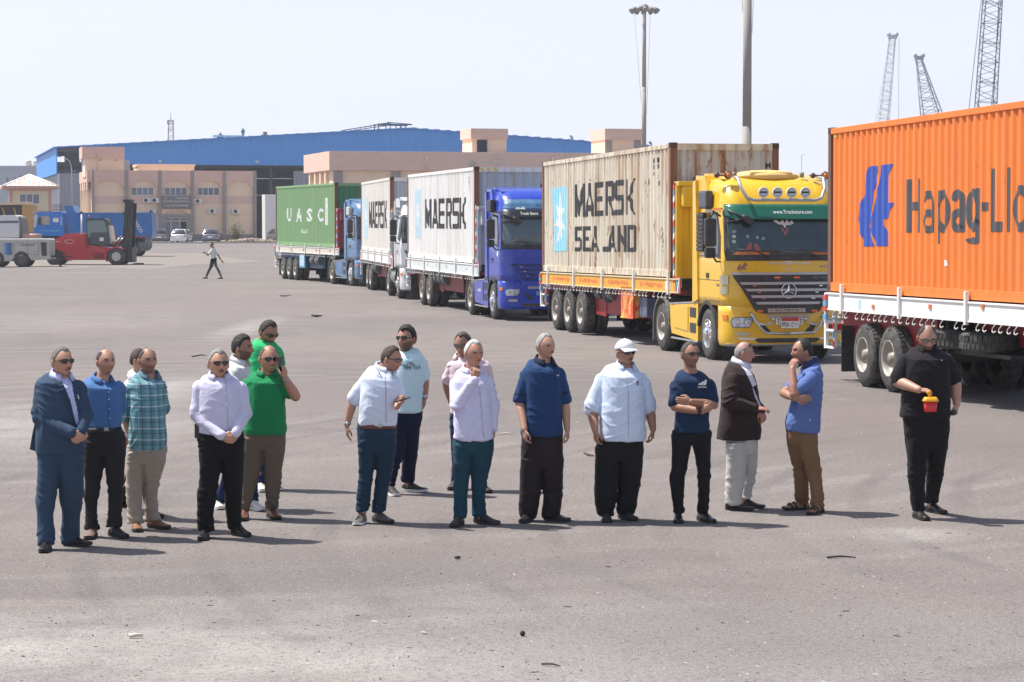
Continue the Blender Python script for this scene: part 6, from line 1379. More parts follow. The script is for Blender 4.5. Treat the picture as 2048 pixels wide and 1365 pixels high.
# ================================================================ people
def smooth(a, b, x):
    t = np.clip((x - a) / (b - a), 0, 1); return t * t * (3 - 2 * t)
def head_points(ns=56, nr=44, jaw=1.0, cheek=0.0, nose=1.0):
    """closed head surface in head space: x sideways, y forward, z up (metres), adult size"""
    th = np.linspace(0, np.pi, nr + 1)[:, None]; ph = np.linspace(0, 2 * np.pi, ns, endpoint=False)[None, :]
    nz = np.cos(th) * np.ones_like(ph); nx = np.sin(th) * np.sin(ph); ny = np.sin(th) * np.cos(ph)
    x = nx * .076; y = ny * .098; z = nz * .118
    t = -nz
    wj = 1 - (.30 - .16 * cheek) * np.clip(t, 0, 1) ** 1.6 + .05 * smooth(-.2, .5, -t) * 0
    x = x * wj * (1 + .06 * np.exp(-((nz - .25) / .35) ** 2))
    back = smooth(.15, .8, t) * (ny < 0); y = np.where(ny < 0, y * (1 - .55 * back), y)
    fr = (ny > 0)
    y = np.where(fr, y * (1 - .05 * smooth(.0, 1, np.abs(nx))) * (1 + .20 * smooth(.45, .9, t) - .06 * smooth(.3, .9, nz)), y)
    z = np.where(fr & (t > .5), z * (1 - .04 * ny), z)
    f = smooth(.25, .8, ny)
    def g(cx, cz, sx, sz): return np.exp(-((np.abs(x) - cx) / sx) ** 2 - ((z - cz) / sz) ** 2)
    br = np.clip((.014 - z) / .044, 0, 1) * (z < .016) * (1 - smooth(-.032, -.042, -z * 0 + z * 1.0) * 0)
    nosez = np.where(z > -.032, np.clip((.018 - z) / .048, 0, 1.05), np.clip(1.05 - (-.032 - z) / .010, 0, 1.05))
    y = y + f * nose * .027 * np.exp(-(x / .0115) ** 2) * nosez + f * .010 * g(.012, -.032, .007, .007)
    y = y - f * .011 * g(.031, .008, .014, .010) + f * .005 * np.exp(-((z - .027) / .008) ** 2) * np.exp(-(x / .05) ** 4)
    y = y + f * .006 * g(0, -.052, .022, .005) + f * .006 * g(0, -.064, .020, .006) - f * .003 * g(0, -.058, .022, .003)
    y = y + f * .009 * g(0, -.092, .022, .014) + f * .004 * g(.045, -.022, .016, .014)
    x = x + np.sign(x) * .003 * cheek * np.exp(-((z + .04) / .03) ** 2)
    return np.stack([x, y, z], -1), np.stack([nx, ny, nz], -1)
def skin_mat():
    m, t, b = newmat('skin'); a = t.new('Attribute'); a.attribute_name = 'tone'
    c = t.mix(t.noise(38, 4), a.outputs[0], (1, 1, 1), 'MULTIPLY'); c2 = t.mix(.12, a.outputs[0], c)
    t.link(c2, b.inputs['Base Color']); b.inputs['Roughness'].default_value = .5
    b.inputs['Subsurface Weight'].default_value = .08; b.inputs['Subsurface Radius'].default_value = (.02, .008, .004); b.inputs['Subsurface Scale'].default_value = .3
    bp = t.new('Bump'); bp.inputs['Strength'].default_value = .25; bp.inputs['Distance'].default_value = .004; t.link(t.noise(90, 3), bp.inputs['Height']); t.link(bp.outputs[0], b.inputs['Normal'])
    return m
SKIN = skin_mat()
def cloth(name, col=None, pattern=None, rough=.85, var=.06, wr=.45):
    if name in MATS: return MATS[name]
    m, t, b = newmat(name); c = t.mix(t.noise(4, 4), tuple(k * (1 - var) for k in col), tuple(min(1, k * (1 + var)) for k in col))
    x, y, z = t.sep()
    if pattern == 'plaid':
        def lines(co, per, wd, ph=0):
            s_ = t.math('FRACT', t.math('ADD', t.math('MULTIPLY', co, 1 / per), 50 + ph)); return t.math('LESS_THAN', s_, wd)
        u = t.math('ADD', x, t.math('MULTIPLY', y, .6)); zz = t.math('ADD', z, t.math('MULTIPLY', t.noise(3, 2), .02))
        c = t.mix(t.math('MULTIPLY', lines(u, .085, .45, .2), .4), c, (.09, .22, .26)); c = t.mix(t.math('MULTIPLY', lines(zz, .10, .45, .1), .35), c, (.09, .22, .27))
        c = t.mix(t.math('MULTIPLY', lines(zz, .10, .09, .6), .8), c, (.62, .68, .66)); c = t.mix(t.math('MULTIPLY', lines(u, .085, .09, .5), .45), c, (.5, .6, .6))
        c = t.mix(t.math('MULTIPLY', lines(u, .085, .07, .1), .8), c, (.03, .05, .07)); c = t.mix(t.math('MULTIPLY', lines(zz, .10, .05, .0), .6), c, (.03, .05, .07))
    if pattern == 'denim':
        c = t.mix(t.math('MULTIPLY', t.ramp(t.noise(2.2, 4), [(.5, 0), (.75, 1)]), .35), c, tuple(min(1, k * 2.0 + .012) for k in col))
    if pattern == 'specks': c = t.mix(t.ramp(t.noise(60, 2), [(.6, 0), (.64, .6)]), c, (.25, .25, .28))
    if pattern == 'stripe':
        s_ = t.math('FRACT', t.math('ADD', t.math('MULTIPLY', t.math('ADD', x, t.math('MULTIPLY', y, .6)), 70), 50)); c = t.mix(t.math('MULTIPLY', t.math('LESS_THAN', s_, .4), .25), c, tuple(k * .75 for k in col))
    t.link(c, b.inputs['Base Color']); b.inputs['Roughness'].default_value = rough; b.inputs['Specular IOR Level'].default_value = .18; b.inputs['Sheen Weight'].default_value = .03
    n1 = t.noise(1, 5, rough=.6, dist=1.2, stretch=(4, 4, 7)); n2 = t.noise(420, 2); bp = t.new('Bump'); bp.inputs['Strength'].default_value = wr; bp.inputs['Distance'].default_value = .02
    t.link(t.math('ADD', n1, t.math('MULTIPLY', n2, .04)), bp.inputs['Height']); t.link(bp.outputs[0], b.inputs['Normal'])
    return m
def remesh(mb, voxel, smooth_it=4, fac=.5):
    me = bpy.data.meshes.new('tmp'); me.from_pydata(mb.v, [], mb.f); bm = bmesh.new(); bm.from_mesh(me); bmesh.ops.recalc_face_normals(bm, faces=bm.faces[:]); bm.to_mesh(me); bm.free()
    o = bpy.data.objects.new('tmp', me); COL.objects.link(o)
    r = o.modifiers.new('r', 'REMESH'); r.mode = 'VOXEL'; r.voxel_size = voxel; r.use_smooth_shade = True
    if smooth_it: q = o.modifiers.new('s', 'SMOOTH'); q.factor = fac; q.iterations = smooth_it
    out = bpy.data.meshes.new_from_object(o.evaluated_get(bpy.context.evaluated_depsgraph_get())); bpy.data.objects.remove(o); bpy.data.meshes.remove(me)
    return out
def co_of(me):
    a = np.empty(len(me.vertices) * 3); me.vertices.foreach_get('co', a); return a.reshape(-1, 3)
def no_of(me):
    a = np.empty(len(me.vertices) * 3); me.vertices.foreach_get('normal', a); return a.reshape(-1, 3)
def wrinkle(me, amp, seed, foci=(), fz=(4.5, 4.5, 9.5), base=.35):
    """folds along the cloth, strongest near the joints in foci (point, radius)"""
    c = co_of(me); n = no_of(me); w_ = np.full(len(c), base)
    for p, r in foci: w_ = np.maximum(w_, np.exp(-(((c - np.array(p)) ** 2).sum(1)) / (r * r)))
    d = np.empty(len(c)); nz = mnoise.noise
    for i in range(len(c)):
        x, y, z = c[i]
        q = nz((x * 3 + seed, y * 3, z * 3)) * .9
        a = nz((x * fz[0] + seed * 3.1, y * fz[1] + q, z * fz[2] + q * 3)); b = nz((x * 11 + seed, y * 11, z * 20 + q * 5))
        d[i] = (1 - min(1, abs(a) * 3.2)) * .9 + b * .22
    c += n * (d * w_ * amp)[:, None]; me.vertices.foreach_set('co', c.ravel()); me.update()
def project(c, root):
    w_ = c + np.array(root); dx = w_[:, 0]; dy = w_[:, 1]; dz = w_[:, 2] - CH; cp, sp = math.cos(PITCH), math.sin(PITCH)
    dep = dy * cp - dz * sp; up = dy * sp + dz * cp; return np.stack([1024 + FPX * dx / dep, 682.5 - FPX * up / dep], 1)
def inpoly(p, poly):
    x, y = p[:, 0], p[:, 1]; r = np.zeros(len(p), bool); n = len(poly); j = n - 1
    for i in range(n):
        xi, yi = poly[i]; xj, yj = poly[j]
        if yi != yj: r ^= ((yi > y) != (yj > y)) & (x < (xj - xi) * (y - yi) / (yj - yi) + xi)
        j = i
    return r
class Person:
    def __init__(s, label, Z, foot, vox=1.0, name='person', Yd=None, z0=0.0, group='men standing in the yard'):
        s.Z = Z; fx, fy = Z(*foot)
        if Yd is None: g_ = G(fx, fy); s.Y = g_.y; s.o = Vector((g_.x, g_.y, 0))
        else: p = P(fx, fy, Yd); s.Y = Yd; s.o = p
        s.vox = vox; s.k = FPX / s.Y; s.root = empty(name, s.o, 0, label, 'person', group); s.seed = random.uniform(0, 50)
        s.body = MB(); s.zk_ = (Z(1, 0)[0] - Z(0, 0)[0]) / s.k     # metres per crop pixel
        s.headf = None
    def p(s, x, y, dd=0.0): return P(*s.Z(x, y), s.Y + dd) - s.o
    def ring(s, y, xl, xr, b, dd=0.0, n=28, e=2.35, tilt=0):
        c = s.p((xl + xr) / 2, y, dd); a = (xr - xl) / 2 * s.zk_; out = []
        for k in range(n):
            t = 2 * math.pi * k / n; ct, st = math.cos(t), math.sin(t)
            q = Vector((math.copysign(abs(ct) ** (2 / e), ct) * a, math.copysign(abs(st) ** (2 / e), st) * b, 0)); q.z = -tilt * (q.x * math.sin(s.yawt) - q.y * math.cos(s.yawt)) if tilt else 0; out.append(c + q)
        return out
    def rows(s, mb, rows, trunk=False):
        rr_ = []
        for i, r in enumerate(rows): rr_.append(s.ring(*r, e=2.75 if trunk and i > 3 else 2.4, tilt=(.45, .42, .32, .15)[i] if trunk and i < 4 else 0))
        mb.loft(rr_)
    def limb(s, mb, pts, rad, n=12):
        """joint points with radii, joined by smooth tapering tubes"""
        P3 = [Vector(p) for p in pts]; out = []; rr_ = []
        for i in range(len(P3) - 1):
            for k in range(4): t = k / 4; out.append(P3[i].lerp(P3[i + 1], t)); rr_.append(rad[i] + (rad[i + 1] - rad[i]) * t)
        out.append(P3[-1]); rr_.append(rad[-1])
        mb.tube(out, rr_, n); 
        for p, r in zip(P3, rad): mb.ball(p, r * .995, 12, 8)
    # ---- head
    def head(s, xl, xr, top, chin, yaw, pitch=0, roll=0, tone=(.36, .19, .125), hair='short', hcol=(.03, .022, .02), brow=None, mous=None, beard=None, glasses=None, shade=0, cheek=.3, neck=None, smile=False, hthick=.010, dd=0):
        yw, pt, rl = R(yaw), R(pitch), R(roll)
        f = Vector((math.sin(yw), -math.cos(yw), 0)); up = Vector((0, 0, 1)); f2 = (f * math.cos(pt) - up * math.sin(pt)); u2 = (up * math.cos(pt) + f * math.sin(pt)); lt = f2.cross(u2)
        if rl: lt, u2 = lt * math.cos(rl) + u2 * math.sin(rl), u2 * math.cos(rl) - lt * math.sin(rl)
        hh = (chin - top) * s.zk_; sc = min(1.15, max(.9, hh / .250)) ; s.sc = sc
        c = s.p((xl + xr) / 2, (top + chin) / 2, dd) + Vector((0, 0, -.004)); Mx = Matrix((lt, f2, u2)).transposed().to_4x4(); Mx = Matrix.Translation(c) @ Mx @ Matrix.Scale(sc, 4); s.H = Mx; s.Hi = Mx.inverted(); s.fwd = f2; s.yaw = yw
        Pn, Nn = head_points(cheek=cheek); nr, ns = Pn.shape[:2]; s.hp = (Pn, Nn)
        g = s.body; rings = [[Mx @ Vector(Pn[j, k]) for k in range(ns)] for j in range(1, nr - 1)]; g.loft(rings)
        for sx in (-1, 1):
            e = Matrix.Translation((sx * .083, -.008, -.006)) @ Matrix.Rotation(sx * R(-18), 4, 'Z')
            for (cy, cz, ry, rz) in ((0, .004, .016, .026), (.002, -.02, .01, .013)): g.ball(Mx @ (e @ Vector((0, cy, cz))), (1e-3,) * 3, 4, 3) if False else s._ell(g, Mx @ e, (0, cy, cz), (.011, ry, rz))
        s.tone = tone; s.face = dict(brow=brow or hcol, mous=mous, beard=beard, smile=smile, hair=hair, shade=shade)
        nb = s.p(*neck) if neck else c - Vector((0, 0, .2)); nb = Vector(nb)
        a = Mx @ Vector((0, -.018, -.03)); s.neckbase = nb; s.limb(g, [a, a.lerp(nb, .55), nb + Vector((0, .0, -.03))], [.052 * sc, .055 * sc, .061 * sc], 16)
        if hair: s.hair(hair, hcol, hthick)
        if glasses: s.glasses(glasses)
        if mous: s.tache(mous)
    def _ell(s, g, Mx, c, r):
        n0 = len(g.v); T = g.T; g.T = None; t = MB(); t.ball(c, r, 12, 8); g.v.extend([tuple(Mx @ Vector(v)) for v in t.v]); g.f.extend([tuple(i + n0 for i in f) for f in t.f]); g.m.extend(t.m); g.sm.extend(t.sm); g.T = T
    def hair(s, style, col, th):
        Pn, Nn = s.hp; nr, ns = Pn.shape[:2]; nx, ny, nz = Nn[..., 0], Nn[..., 1], Nn[..., 2]
        ang = np.degrees(np.arctan2(np.abs(nx), ny))           # 0 front .. 180 back
        ring = np.sqrt(nx ** 2 + ny ** 2); front = dict(short=.68, full=.56, receding=.80, thin=.72, bald=2, crown=.9, wavy=.52)[style]
        L = np.interp(ang, [0, 30, 50, 64, 76, 84, 94, 108, 125, 180], [front + .04, front + .15, front + .10, .58, .30, -.10, .12, -.05, -.38, -.5]) + np.array([[.07 * mnoise.noise(Vector(Nn[4, k]) * 4 + Vector((s.seed, 1, 0))) for k in range(ns)]])
        m = nz > L
        if style in ('bald',): m &= nz < .42
        if style == 'receding': m &= ~((nz > .80) & (ang < 150)) & ~((ang < 50))
        if style == 'crown': m &= ~((nz > .93)) & ~((ang < 62) & (nz > .2))
        if style == 'thin': m &= ~((ang < 26) & (nz < .8))
        m[0] = style in ('short', 'full', 'wavy', 'thin'); m[-1] = False
        w_ = m.astype(float); wf = w_.copy()
        for _ in range(5): wf = .5 * wf + .125 * (np.roll(wf, 1, 0) + np.roll(wf, -1, 0)) + .125 * (np.roll(wf, 1, 1) + np.roll(wf, -1, 1))
        nzv = np.array([[mnoise.noise(Vector(Nn[j, k]) * 5 + Vector((s.seed, 0, 0))) + .6 * mnoise.noise(Vector(Nn[j, k]) * 13) for k in range(ns)] for j in range(nr)])
        t = th * .8 * smooth(.2, 1, wf) * (1 + .35 * nzv) * (1 + (.9 if style in ('full', 'wavy') else .25) * np.clip(nz, 0, 1)) * (.55 if style in ('receding', 'bald', 'crown') else .9) - .0025 * (1 - smooth(.25, .55, wf)) + .0008
        g = MB(); idx = -np.ones((nr, ns, 2), int)
        for j in range(nr):
            for k in range(ns):
                if m[j, k] or m[max(j - 1, 0), k] or m[min(j + 1, nr - 1), k] or m[j, (k + 1) % ns] or m[j, k - 1]:
                    d = Vector(Nn[j, k]); q = Vector(Pn[j, k]); idx[j, k, 0] = g.vs([s.H @ (q + d * t[j, k])]); idx[j, k, 1] = g.vs([s.H @ (q - d * .006)])
        for j in range(nr - 1):
            for k in range(ns):
                if m[j, k]:
                    a, b, c, d = (j, k), (j, (k + 1) % ns), (j + 1, (k + 1) % ns), (j + 1, k)
                    if all(idx[q][0] >= 0 for q in (a, b, c, d)): g.fa([idx[q][0] for q in (a, b, c, d)], 0, True); g.fa([idx[q][1] for q in (d, c, b, a)], 0, True)
        g.build('hair', M('hair_%02d_%02d' % (int(col[0] * 99), int(col[2] * 99)), col, .7, var=.7, vs=42, bump=.8, bs_=120), s.root, fix=False)
    def glasses(s, kind):
        g = MB(); H = s.H; wr = kind == 'wrap'
        for sx in (-1, 1):
            pts = [(sx * (.006 + .052 * u), .093 + .006 - .013 * u * u - (.004 * u), .010 + dz) for u, dz in ((0, .014), (.5, .017), (1, .015), (1.02, 0), (.85, -.015), (.45, -.018), (.08, -.011))]
            if wr: pts = [(p[0], p[1], .010 + (p[2] - .010) * .8) for p in pts]
            if kind == 'up': pts = [(p[0], p[1] - .025, p[2] + .072) for p in pts]
            n = g.vs([H @ Vector(p) for p in pts]); n2 = g.vs([H @ Vector((p[0], p[1] - .006, p[2])) for p in pts]); kk = len(pts)
            g.fa([n + i for i in range(kk)], 0); g.fa([n2 + i for i in reversed(range(kk))], 0)
            for i in range(kk): g.fa((n + i, n + (i + 1) % kk, n2 + (i + 1) % kk, n2 + i), 1)
            g.tube([H @ Vector(p) for p in pts + [pts[0]]], .0022 * s.sc, 5, 1)
            zt = .082 if kind == 'up' else .014
            yb = .05 if kind == 'up' else 0
            g.tube([H @ Vector((sx * .058, .084 - yb * .5, zt)), H @ Vector((sx * .079, .05 - yb * .2, zt - (0 if kind != 'up' else .02))), H @ Vector((sx * .081, -.01, zt - (.002 if kind != 'up' else .05)))], .0035 * s.sc, 5, 1)
        zt = .082 if kind == 'up' else .018; g.tube([H @ Vector((-.008, .1 - (.025 if kind == 'up' else 0), zt)), H @ Vector((.008, .1 - (.025 if kind == 'up' else 0), zt))], .0028, 5, 1)
        lens = M('lens_dark', (.012, .012, .015), .12, spec=.8) if kind != 'clear' else M('lens_clear', (.22, .15, .12), .1, spec=.8)
        g.build('sunglasses' if kind != 'clear' else 'glasses', [lens, M('frame_black', (.015, .014, .014), .35)], s.root, fix=False)
    def tache(s, col):
        g = MB(); H = s.H
        for sx in (-1, 1): s._ell(g, H @ Matrix.Rotation(sx * R(12), 4, 'Y') , (sx * .012, .106, -.0465), (.017, .008, .0065))
        g.build('moustache', M('tache_%02d' % int(col[0] * 99), col, .8, var=.4, vs=80), s.root)
    def cap(s, mat):
        g = MB(); H = s.H; rings = []
        for j in range(9):
            a = j / 8 * math.pi / 2; r = math.cos(a); rings.append([H @ Vector((math.sin(b) * .087 * r, math.cos(b) * .106 * r - .006, .038 + math.sin(a) * .098 + .012 * math.cos(b) * (1 - j / 8))) for b in np.linspace(0, 2 * math.pi, 28, endpoint=False)])
        g.loft(rings); 
        top = []; bot = []
        for i in range(13):
            a = (i / 12 - .5) * 2 * 1.15; ix, iy = math.sin(a) * .084, math.cos(a) * .1; ox = math.sin(a) * .094; oy = .1 + .072 * math.cos(a * 1.1)
            for lst, dz in ((top, 0), (bot, -.004)): lst.append((H @ Vector((ix, iy - .008, .052 + dz)), H @ Vector((ox, oy, .034 + dz - .012 * abs(math.sin(a))))))
        n = g.vs([q for t in top for q in t]); n2 = g.vs([q for t in bot for q in t])
        for i in range(12): g.fa((n + 2 * i, n + 2 * i + 1, n + 2 * i + 3, n + 2 * i + 2), 0, True); g.fa((n2 + 2 * i + 2, n2 + 2 * i + 3, n2 + 2 * i + 1, n2 + 2 * i), 0, True); g.fa((n + 2 * i + 1, n2 + 2 * i + 1, n2 + 2 * i + 3, n + 2 * i + 3), 0)
        g.ball(H @ Vector((0, -.006, .137)), .006, 8, 5); g.build('cap', mat, s.root, fix=False)
    # ---- hand: palm, four unequal fingers, thumb
    def hand(s, wrist, d, nrm, thumb, curl=.4, sc=1.0, spread=0.06, tcurl=.35):
        """d: towards the fingers, nrm: out of the palm, thumb: +1 / -1 side"""
        g = s.body; w_ = Vector(wrist); d = Vector(d).normalized(); nrm = Vector(nrm); nrm = (nrm - d * nrm.dot(d)).normalized(); sd = d.cross(nrm) * thumb
        sc *= .97
        for t, wd, tk in ((.0, .024, .017), (.02, .030, .018), (.045, .038, .016), (.07, .040, .014), (.088, .038, .012)):
            pass
        rings = []
        for t, wd, tk in ((-.01, .022, .018), (.015, .029, .018), (.045, .039, .016), (.072, .041, .014), (.09, .038, .011)):
            c = w_ + d * t * sc; rings.append([c + sd * (math.cos(a) * wd * sc) + nrm * (math.sin(a) * tk * sc) for a in np.linspace(0, 2 * math.pi, 14, endpoint=False)])
        g.loft(rings)
        for i, (off, ln, r) in enumerate(((.029, .074, .0088), (.0095, .083, .0092), (-.0105, .077, .0088), (-.029, .060, .0078))):
            b = w_ + (d * .082 + sd * off) * sc; dr = (d + sd * off * spread * 40 * .4).normalized(); pts = [b]; a = 0; cl = curl * (1 + .12 * i); seg = [.45, .31, .24]; p = b
            for q in range(3):
                a += cl * (.75, .95, .6)[q]; dv = dr * math.cos(a) + nrm * math.sin(a); p = p + dv * ln * seg[q] * sc; pts.append(p)
            s.limb(g, pts, [r * sc, r * .96 * sc, r * .88 * sc, r * .76 * sc], 8)
        b = w_ + (d * .022 + sd * .024) * sc; p1 = b + (d * .03 + sd * .028 + nrm * .012) * sc; p2 = p1 + (d * (.032 - .012 * tcurl) + sd * (.006 - .02 * tcurl) + nrm * (.01 + .016 * tcurl)) * sc; p3 = p2 + (d * .024 - sd * .012 * tcurl + nrm * .016 * tcurl) * sc
        s.limb(g, [b, p1, p2, p3], [.014 * sc, .012 * sc, .0102 * sc, .0085 * sc], 8)
        return w_ + d * .1 * sc
    def arm(s, pts, skin_from=None, rad=(.050, .043, .028), thick=1.0):
        """shoulder, elbow, wrist points of the bare arm"""
        q = [Vector(p) for p in pts]; r = [k * thick for k in rad]
        m1 = q[1].lerp(q[2], .3); s.limb(s.body, [q[0], q[0].lerp(q[1], .5), q[1], m1, q[2]], [r[0], r[0] * .93, r[1], r[1] * 1.04, r[2]], 14)
    def sleeve(s, mb, pts, rad):
        s.limb(mb, pts, rad, 16)
    def shoe(s, ankle, toe, mat, sole=None, h=.075, w_=.045, sandal=False):
        """ankle and toe as points near the ground"""
        a = Vector(ankle); t = Vector(toe); d = (t - a); d.z = 0; L = max(.14, d.length); d.normalize(); L = .285; sd = Vector((-d.y, d.x, 0)); z0 = max(0, min(a.z - .09, .25)) if a.z > .16 else 0
        heel = Vector((a.x, a.y, z0)) - d * .065; rings = []; so = []
        for t_, hw, hz, zb in ((0, .028, .055, .012), (.03, .033, .075, .0), (.09, .034, .10 if h > .07 else .07, .0), (.13, .036, .085, .0), (.17, .042, .064, .0), (.21, .046, .05, .0), (.25, .041, .042, .004), (.275, .028, .034, .01), (.288, .012, .026, .016)):
            c = heel + d * t_ * (L / .288); hw *= w_ / .045
            rings.append([c + sd * (hw * math.cos(q)) + Vector((0, 0, .018 + zb + (hz - .018) * (.5 + .5 * math.sin(q)) if math.sin(q) > -.2 else .018 + zb)) for q in np.linspace(0, 2 * math.pi, 16, endpoint=False)])
            so.append([c + sd * ((hw + .004) * x_) + Vector((0, 0, zb + z_)) for x_, z_ in ((-1, .0), (1, .0), (1, .024), (-1, .024))])
        g = MB()
        if not sandal: g.loft(rings)
        else:
            for t_, w2, hh_ in ((.06, .040, .085), (.16, .046, .055), (.205, .049, .045)):
                c = heel + d * t_; g.tube([c + sd * (w2 * math.cos(q)) + Vector((0, 0, .02 + hh_ * math.sin(q))) for q in np.linspace(0, math.pi, 9)], .012, 6)
            rr2 = [[p_ * 1.0 for p_ in r] for r in rings]; s.body.loft([[heel + (Vector(p_) - heel) * 1.0 * 1.0 for p_ in r] for r in rings])
        o = g.build('shoe' if not sandal else 'sandal', mat, s.root)
        g = MB(); g.loft(so, sm=False); g.box(0, 0, 0, 0, 0, 0) if False else None; g.build('sole', sole or M('sole_black', (.02, .02, .02), .7), o)
        if not sandal and sole is not False:
            g = MB()
            for t_ in (.13, .155, .18): c = heel + d * t_; g.tube([c + sd * .02 + Vector((0, 0, .083 - (t_ - .13) * .5)), c - sd * .02 + Vector((0, 0, .083 - (t_ - .13) * .5))], .003, 4)
            g.build('lace', mat, o)
        s.limb(s.body, [Vector((a.x, a.y, z0 + .05)), Vector((a.x, a.y, z0 + .22))], [.036, .042], 10)
    def finish_body(s):
        """core of trunk and legs hidden by the clothes, so the body is one continuous surface"""
        me = remesh(s.body, .0055 * s.vox, 3, .45); c = co_of(me); n = len(c)
        col = np.ones((n, 4)); tone = np.array(s.tone); col[:, :3] = tone
        Hi = np.array(s.Hi); q = (np.c_[c, np.ones(n)] @ Hi.T)[:, :3]; x, y, z = q.T; ax = np.abs(x); fc = (y > .02) & (np.abs(z) < .125) & (ax < .09); F_ = s.face
        def put(mask, cc, a=1.0):
            mk = (mask & fc)[:, None] * a; col[:, :3] = col[:, :3] * (1 - mk) + np.array(cc) * mk
        def gm(cx, cz, sx, sz): return np.exp(-((ax - cx) / sx) ** 2 - ((z - cz) / sz) ** 2)
        w_ = (gm(.04, -.02, .02, .018) * .35 * fc)[:, None]; col[:, :3] = col[:, :3] * (1 - w_) + tone * np.array([1.18, .88, .82]) * w_
        nb = fc & (q[:, 1] > .09) & (ax < .02) & (z > -.05) & (z < .0); col[nb, :3] = tone * np.array([1.12, .93, .9])
        if F_['beard'] is not None:
            bc, st = F_['beard']; jl = ((z < -.028 - .02 * np.clip((.05 - ax) / .05, -1, 1)) & (z > -.118) & (y > -.0) & (ax < .085)) & ~((ax < .019) & (np.abs(z + .058) < .009))
            col[jl, :3] = col[jl, :3] * (1 - st) + np.array(bc) * st
        if F_['hair'] in ('bald', 'receding', 'crown') or F_['shade']:
            tp = (z > .03) & (y < .06); col[tp, :3] = col[tp, :3] * (1 - .25) + np.array(F_['brow']) * .25
        put((ax < .050) & (ax > .013) & (np.abs(z - .027 - (ax - .03) * -.15) < .0058), F_['brow'], .92)
        put(((ax - .031) / .0135) ** 2 + ((z - .009) / .0058) ** 2 < 1, (.30, .25, .22)); put(((ax - .031) ** 2 + (z - .009) ** 2) < .0064 ** 2, (.02, .012, .01)); put((np.abs(ax - .031) < .015) & (np.abs(z - .0145) < .0022), (.05, .03, .025), .8)  # eye whites darkened: the shade of the sockets is put into the colour
        put((ax < .023) & (np.abs(z + .058 + (ax * .12 if F_['smile'] else 0)) < .0065), (tone[0] * .78, tone[1] * .5, tone[2] * .5), .8)
        if F_['smile']: put((ax < .018) & (np.abs(z + .058) < .0035), (.6, .56, .5))
        else: put((ax < .021) & (np.abs(z + .0585) < .0018), (.08, .03, .03), .8)
        put((ax < .010) & (ax > .004) & (np.abs(z + .040) < .0028), (.08, .03, .025), .7)
        at = me.color_attributes.new('tone', 'FLOAT_COLOR', 'POINT'); at.data.foreach_set('color', col.ravel())
        me.materials.clear(); me.materials.append(SKIN)
        for p_ in me.polygons: p_.use_smooth = True
        me.name = 'body'; o = bpy.data.objects.new('body', me); COL.objects.link(o); o.parent = s.root; return o
    def garment(s, name, mb, mat, voxel=.0085, amp=.006, foci=(), paint=(), it=3, base=.35, fz=(4.5, 4.5, 9.5), label=None, flat=()):
        me = remesh(mb, voxel * s.vox, it); 
        if amp: wrinkle(me, amp, s.seed, foci, fz, base)
        me.materials.clear(); me.materials.append(mat)
        if paint:
            c = co_of(me); nf = len(me.polygons); fcn = np.empty(nf * 3); me.polygons.foreach_get('center', fcn); fcn = fcn.reshape(-1, 3); fn = np.empty(nf * 3); me.polygons.foreach_get('normal', fn); fn = fn.reshape(-1, 3)
            pr = project(fcn, s.o); mi = np.zeros(nf, int); pv = project(c, s.o); nv = no_of(me)
            for k, (poly, pm, off) in enumerate(paint):
                pl = [s.Z(*q) for q in poly]; me.materials.append(pm); hit = inpoly(pr, pl) & (fn[:, 1] < .25); mi[hit] = k + 1
                if off: hv = inpoly(pv, pl) & (nv[:, 1] < .25); c[hv] += nv[hv] * off
            me.vertices.foreach_set('co', c.ravel()); me.polygons.foreach_set('material_index', mi)
        for p_ in me.polygons: p_.use_smooth = True
        me.name = name; o = bpy.data.objects.new(name, me); COL.objects.link(o); o.parent = s.root
        if label: o['label'] = label
        return o
    def collar(s, mat, r=.074, h=.045, gap=28, tilt=.35, dz=0, open_=.02):
        """stand and fall collar round the neck, open towards the front"""
        g = MB(); b = s.neckbase + Vector((0, 0, dz + .030)); r = max(r, .073); fx, fy = math.sin(s.yawt), -math.cos(s.yawt); fw = Vector((fx, fy, 0)); lt = Vector((-fy, fx, 0)); rr3 = []
        for i in range(25):
            a = R(gap) + (2 * math.pi - 2 * R(gap)) * i / 24; frontness = (1 + math.cos(a)) / 2
            d = fw * math.cos(a) + lt * math.sin(a); zz = -frontness * tilt * .16
            ri = r * (1 + .12 * frontness); c = b + d * ri + Vector((0, 0, zz)); low = h * (.55 + .6 * frontness)
            rr3.append([c + Vector((0, 0, h * .45)) - d * .004, c + Vector((0, 0, h * .52)) + d * .004, c + d * (.026 + .016 * frontness) + Vector((0, 0, -low * .72)), c + d * (.018 + .01 * frontness) + Vector((0, 0, -low * .75)), c - d * .003 + Vector((0, 0, h * .1))])
        g.loft(rr3, close=True); return g.build('collar', mat, s.root)
    def buttons(s, pts, r=.0055, mat=None, dd=-.004):
        g = MB()
        for x, y, d_ in pts: g.ball(s.p(x, y, d_), r, 8, 5)
        g.build('button', mat or M('button_pale', (.6, .6, .58), .4), s.root)
    def watch(s, wrist, d, col=(.5, .5, .5), r=.031):
        w_ = Vector(wrist); d = Vector(d).normalized(); g = MB(); g.tube([w_ - d * .009, w_ + d * .009], r, 16, cap=False); g.tube([w_ + d * .009, w_ - d * .009], r + .004, 16, cap=False); 
        g.ball(w_ + Vector((0, -r - .002, .0)), (.016, .006, .016), 12, 6); g.build('wristwatch', M('watch_%02d' % int(col[0] * 99), col, .3, metal=.6), s.root)
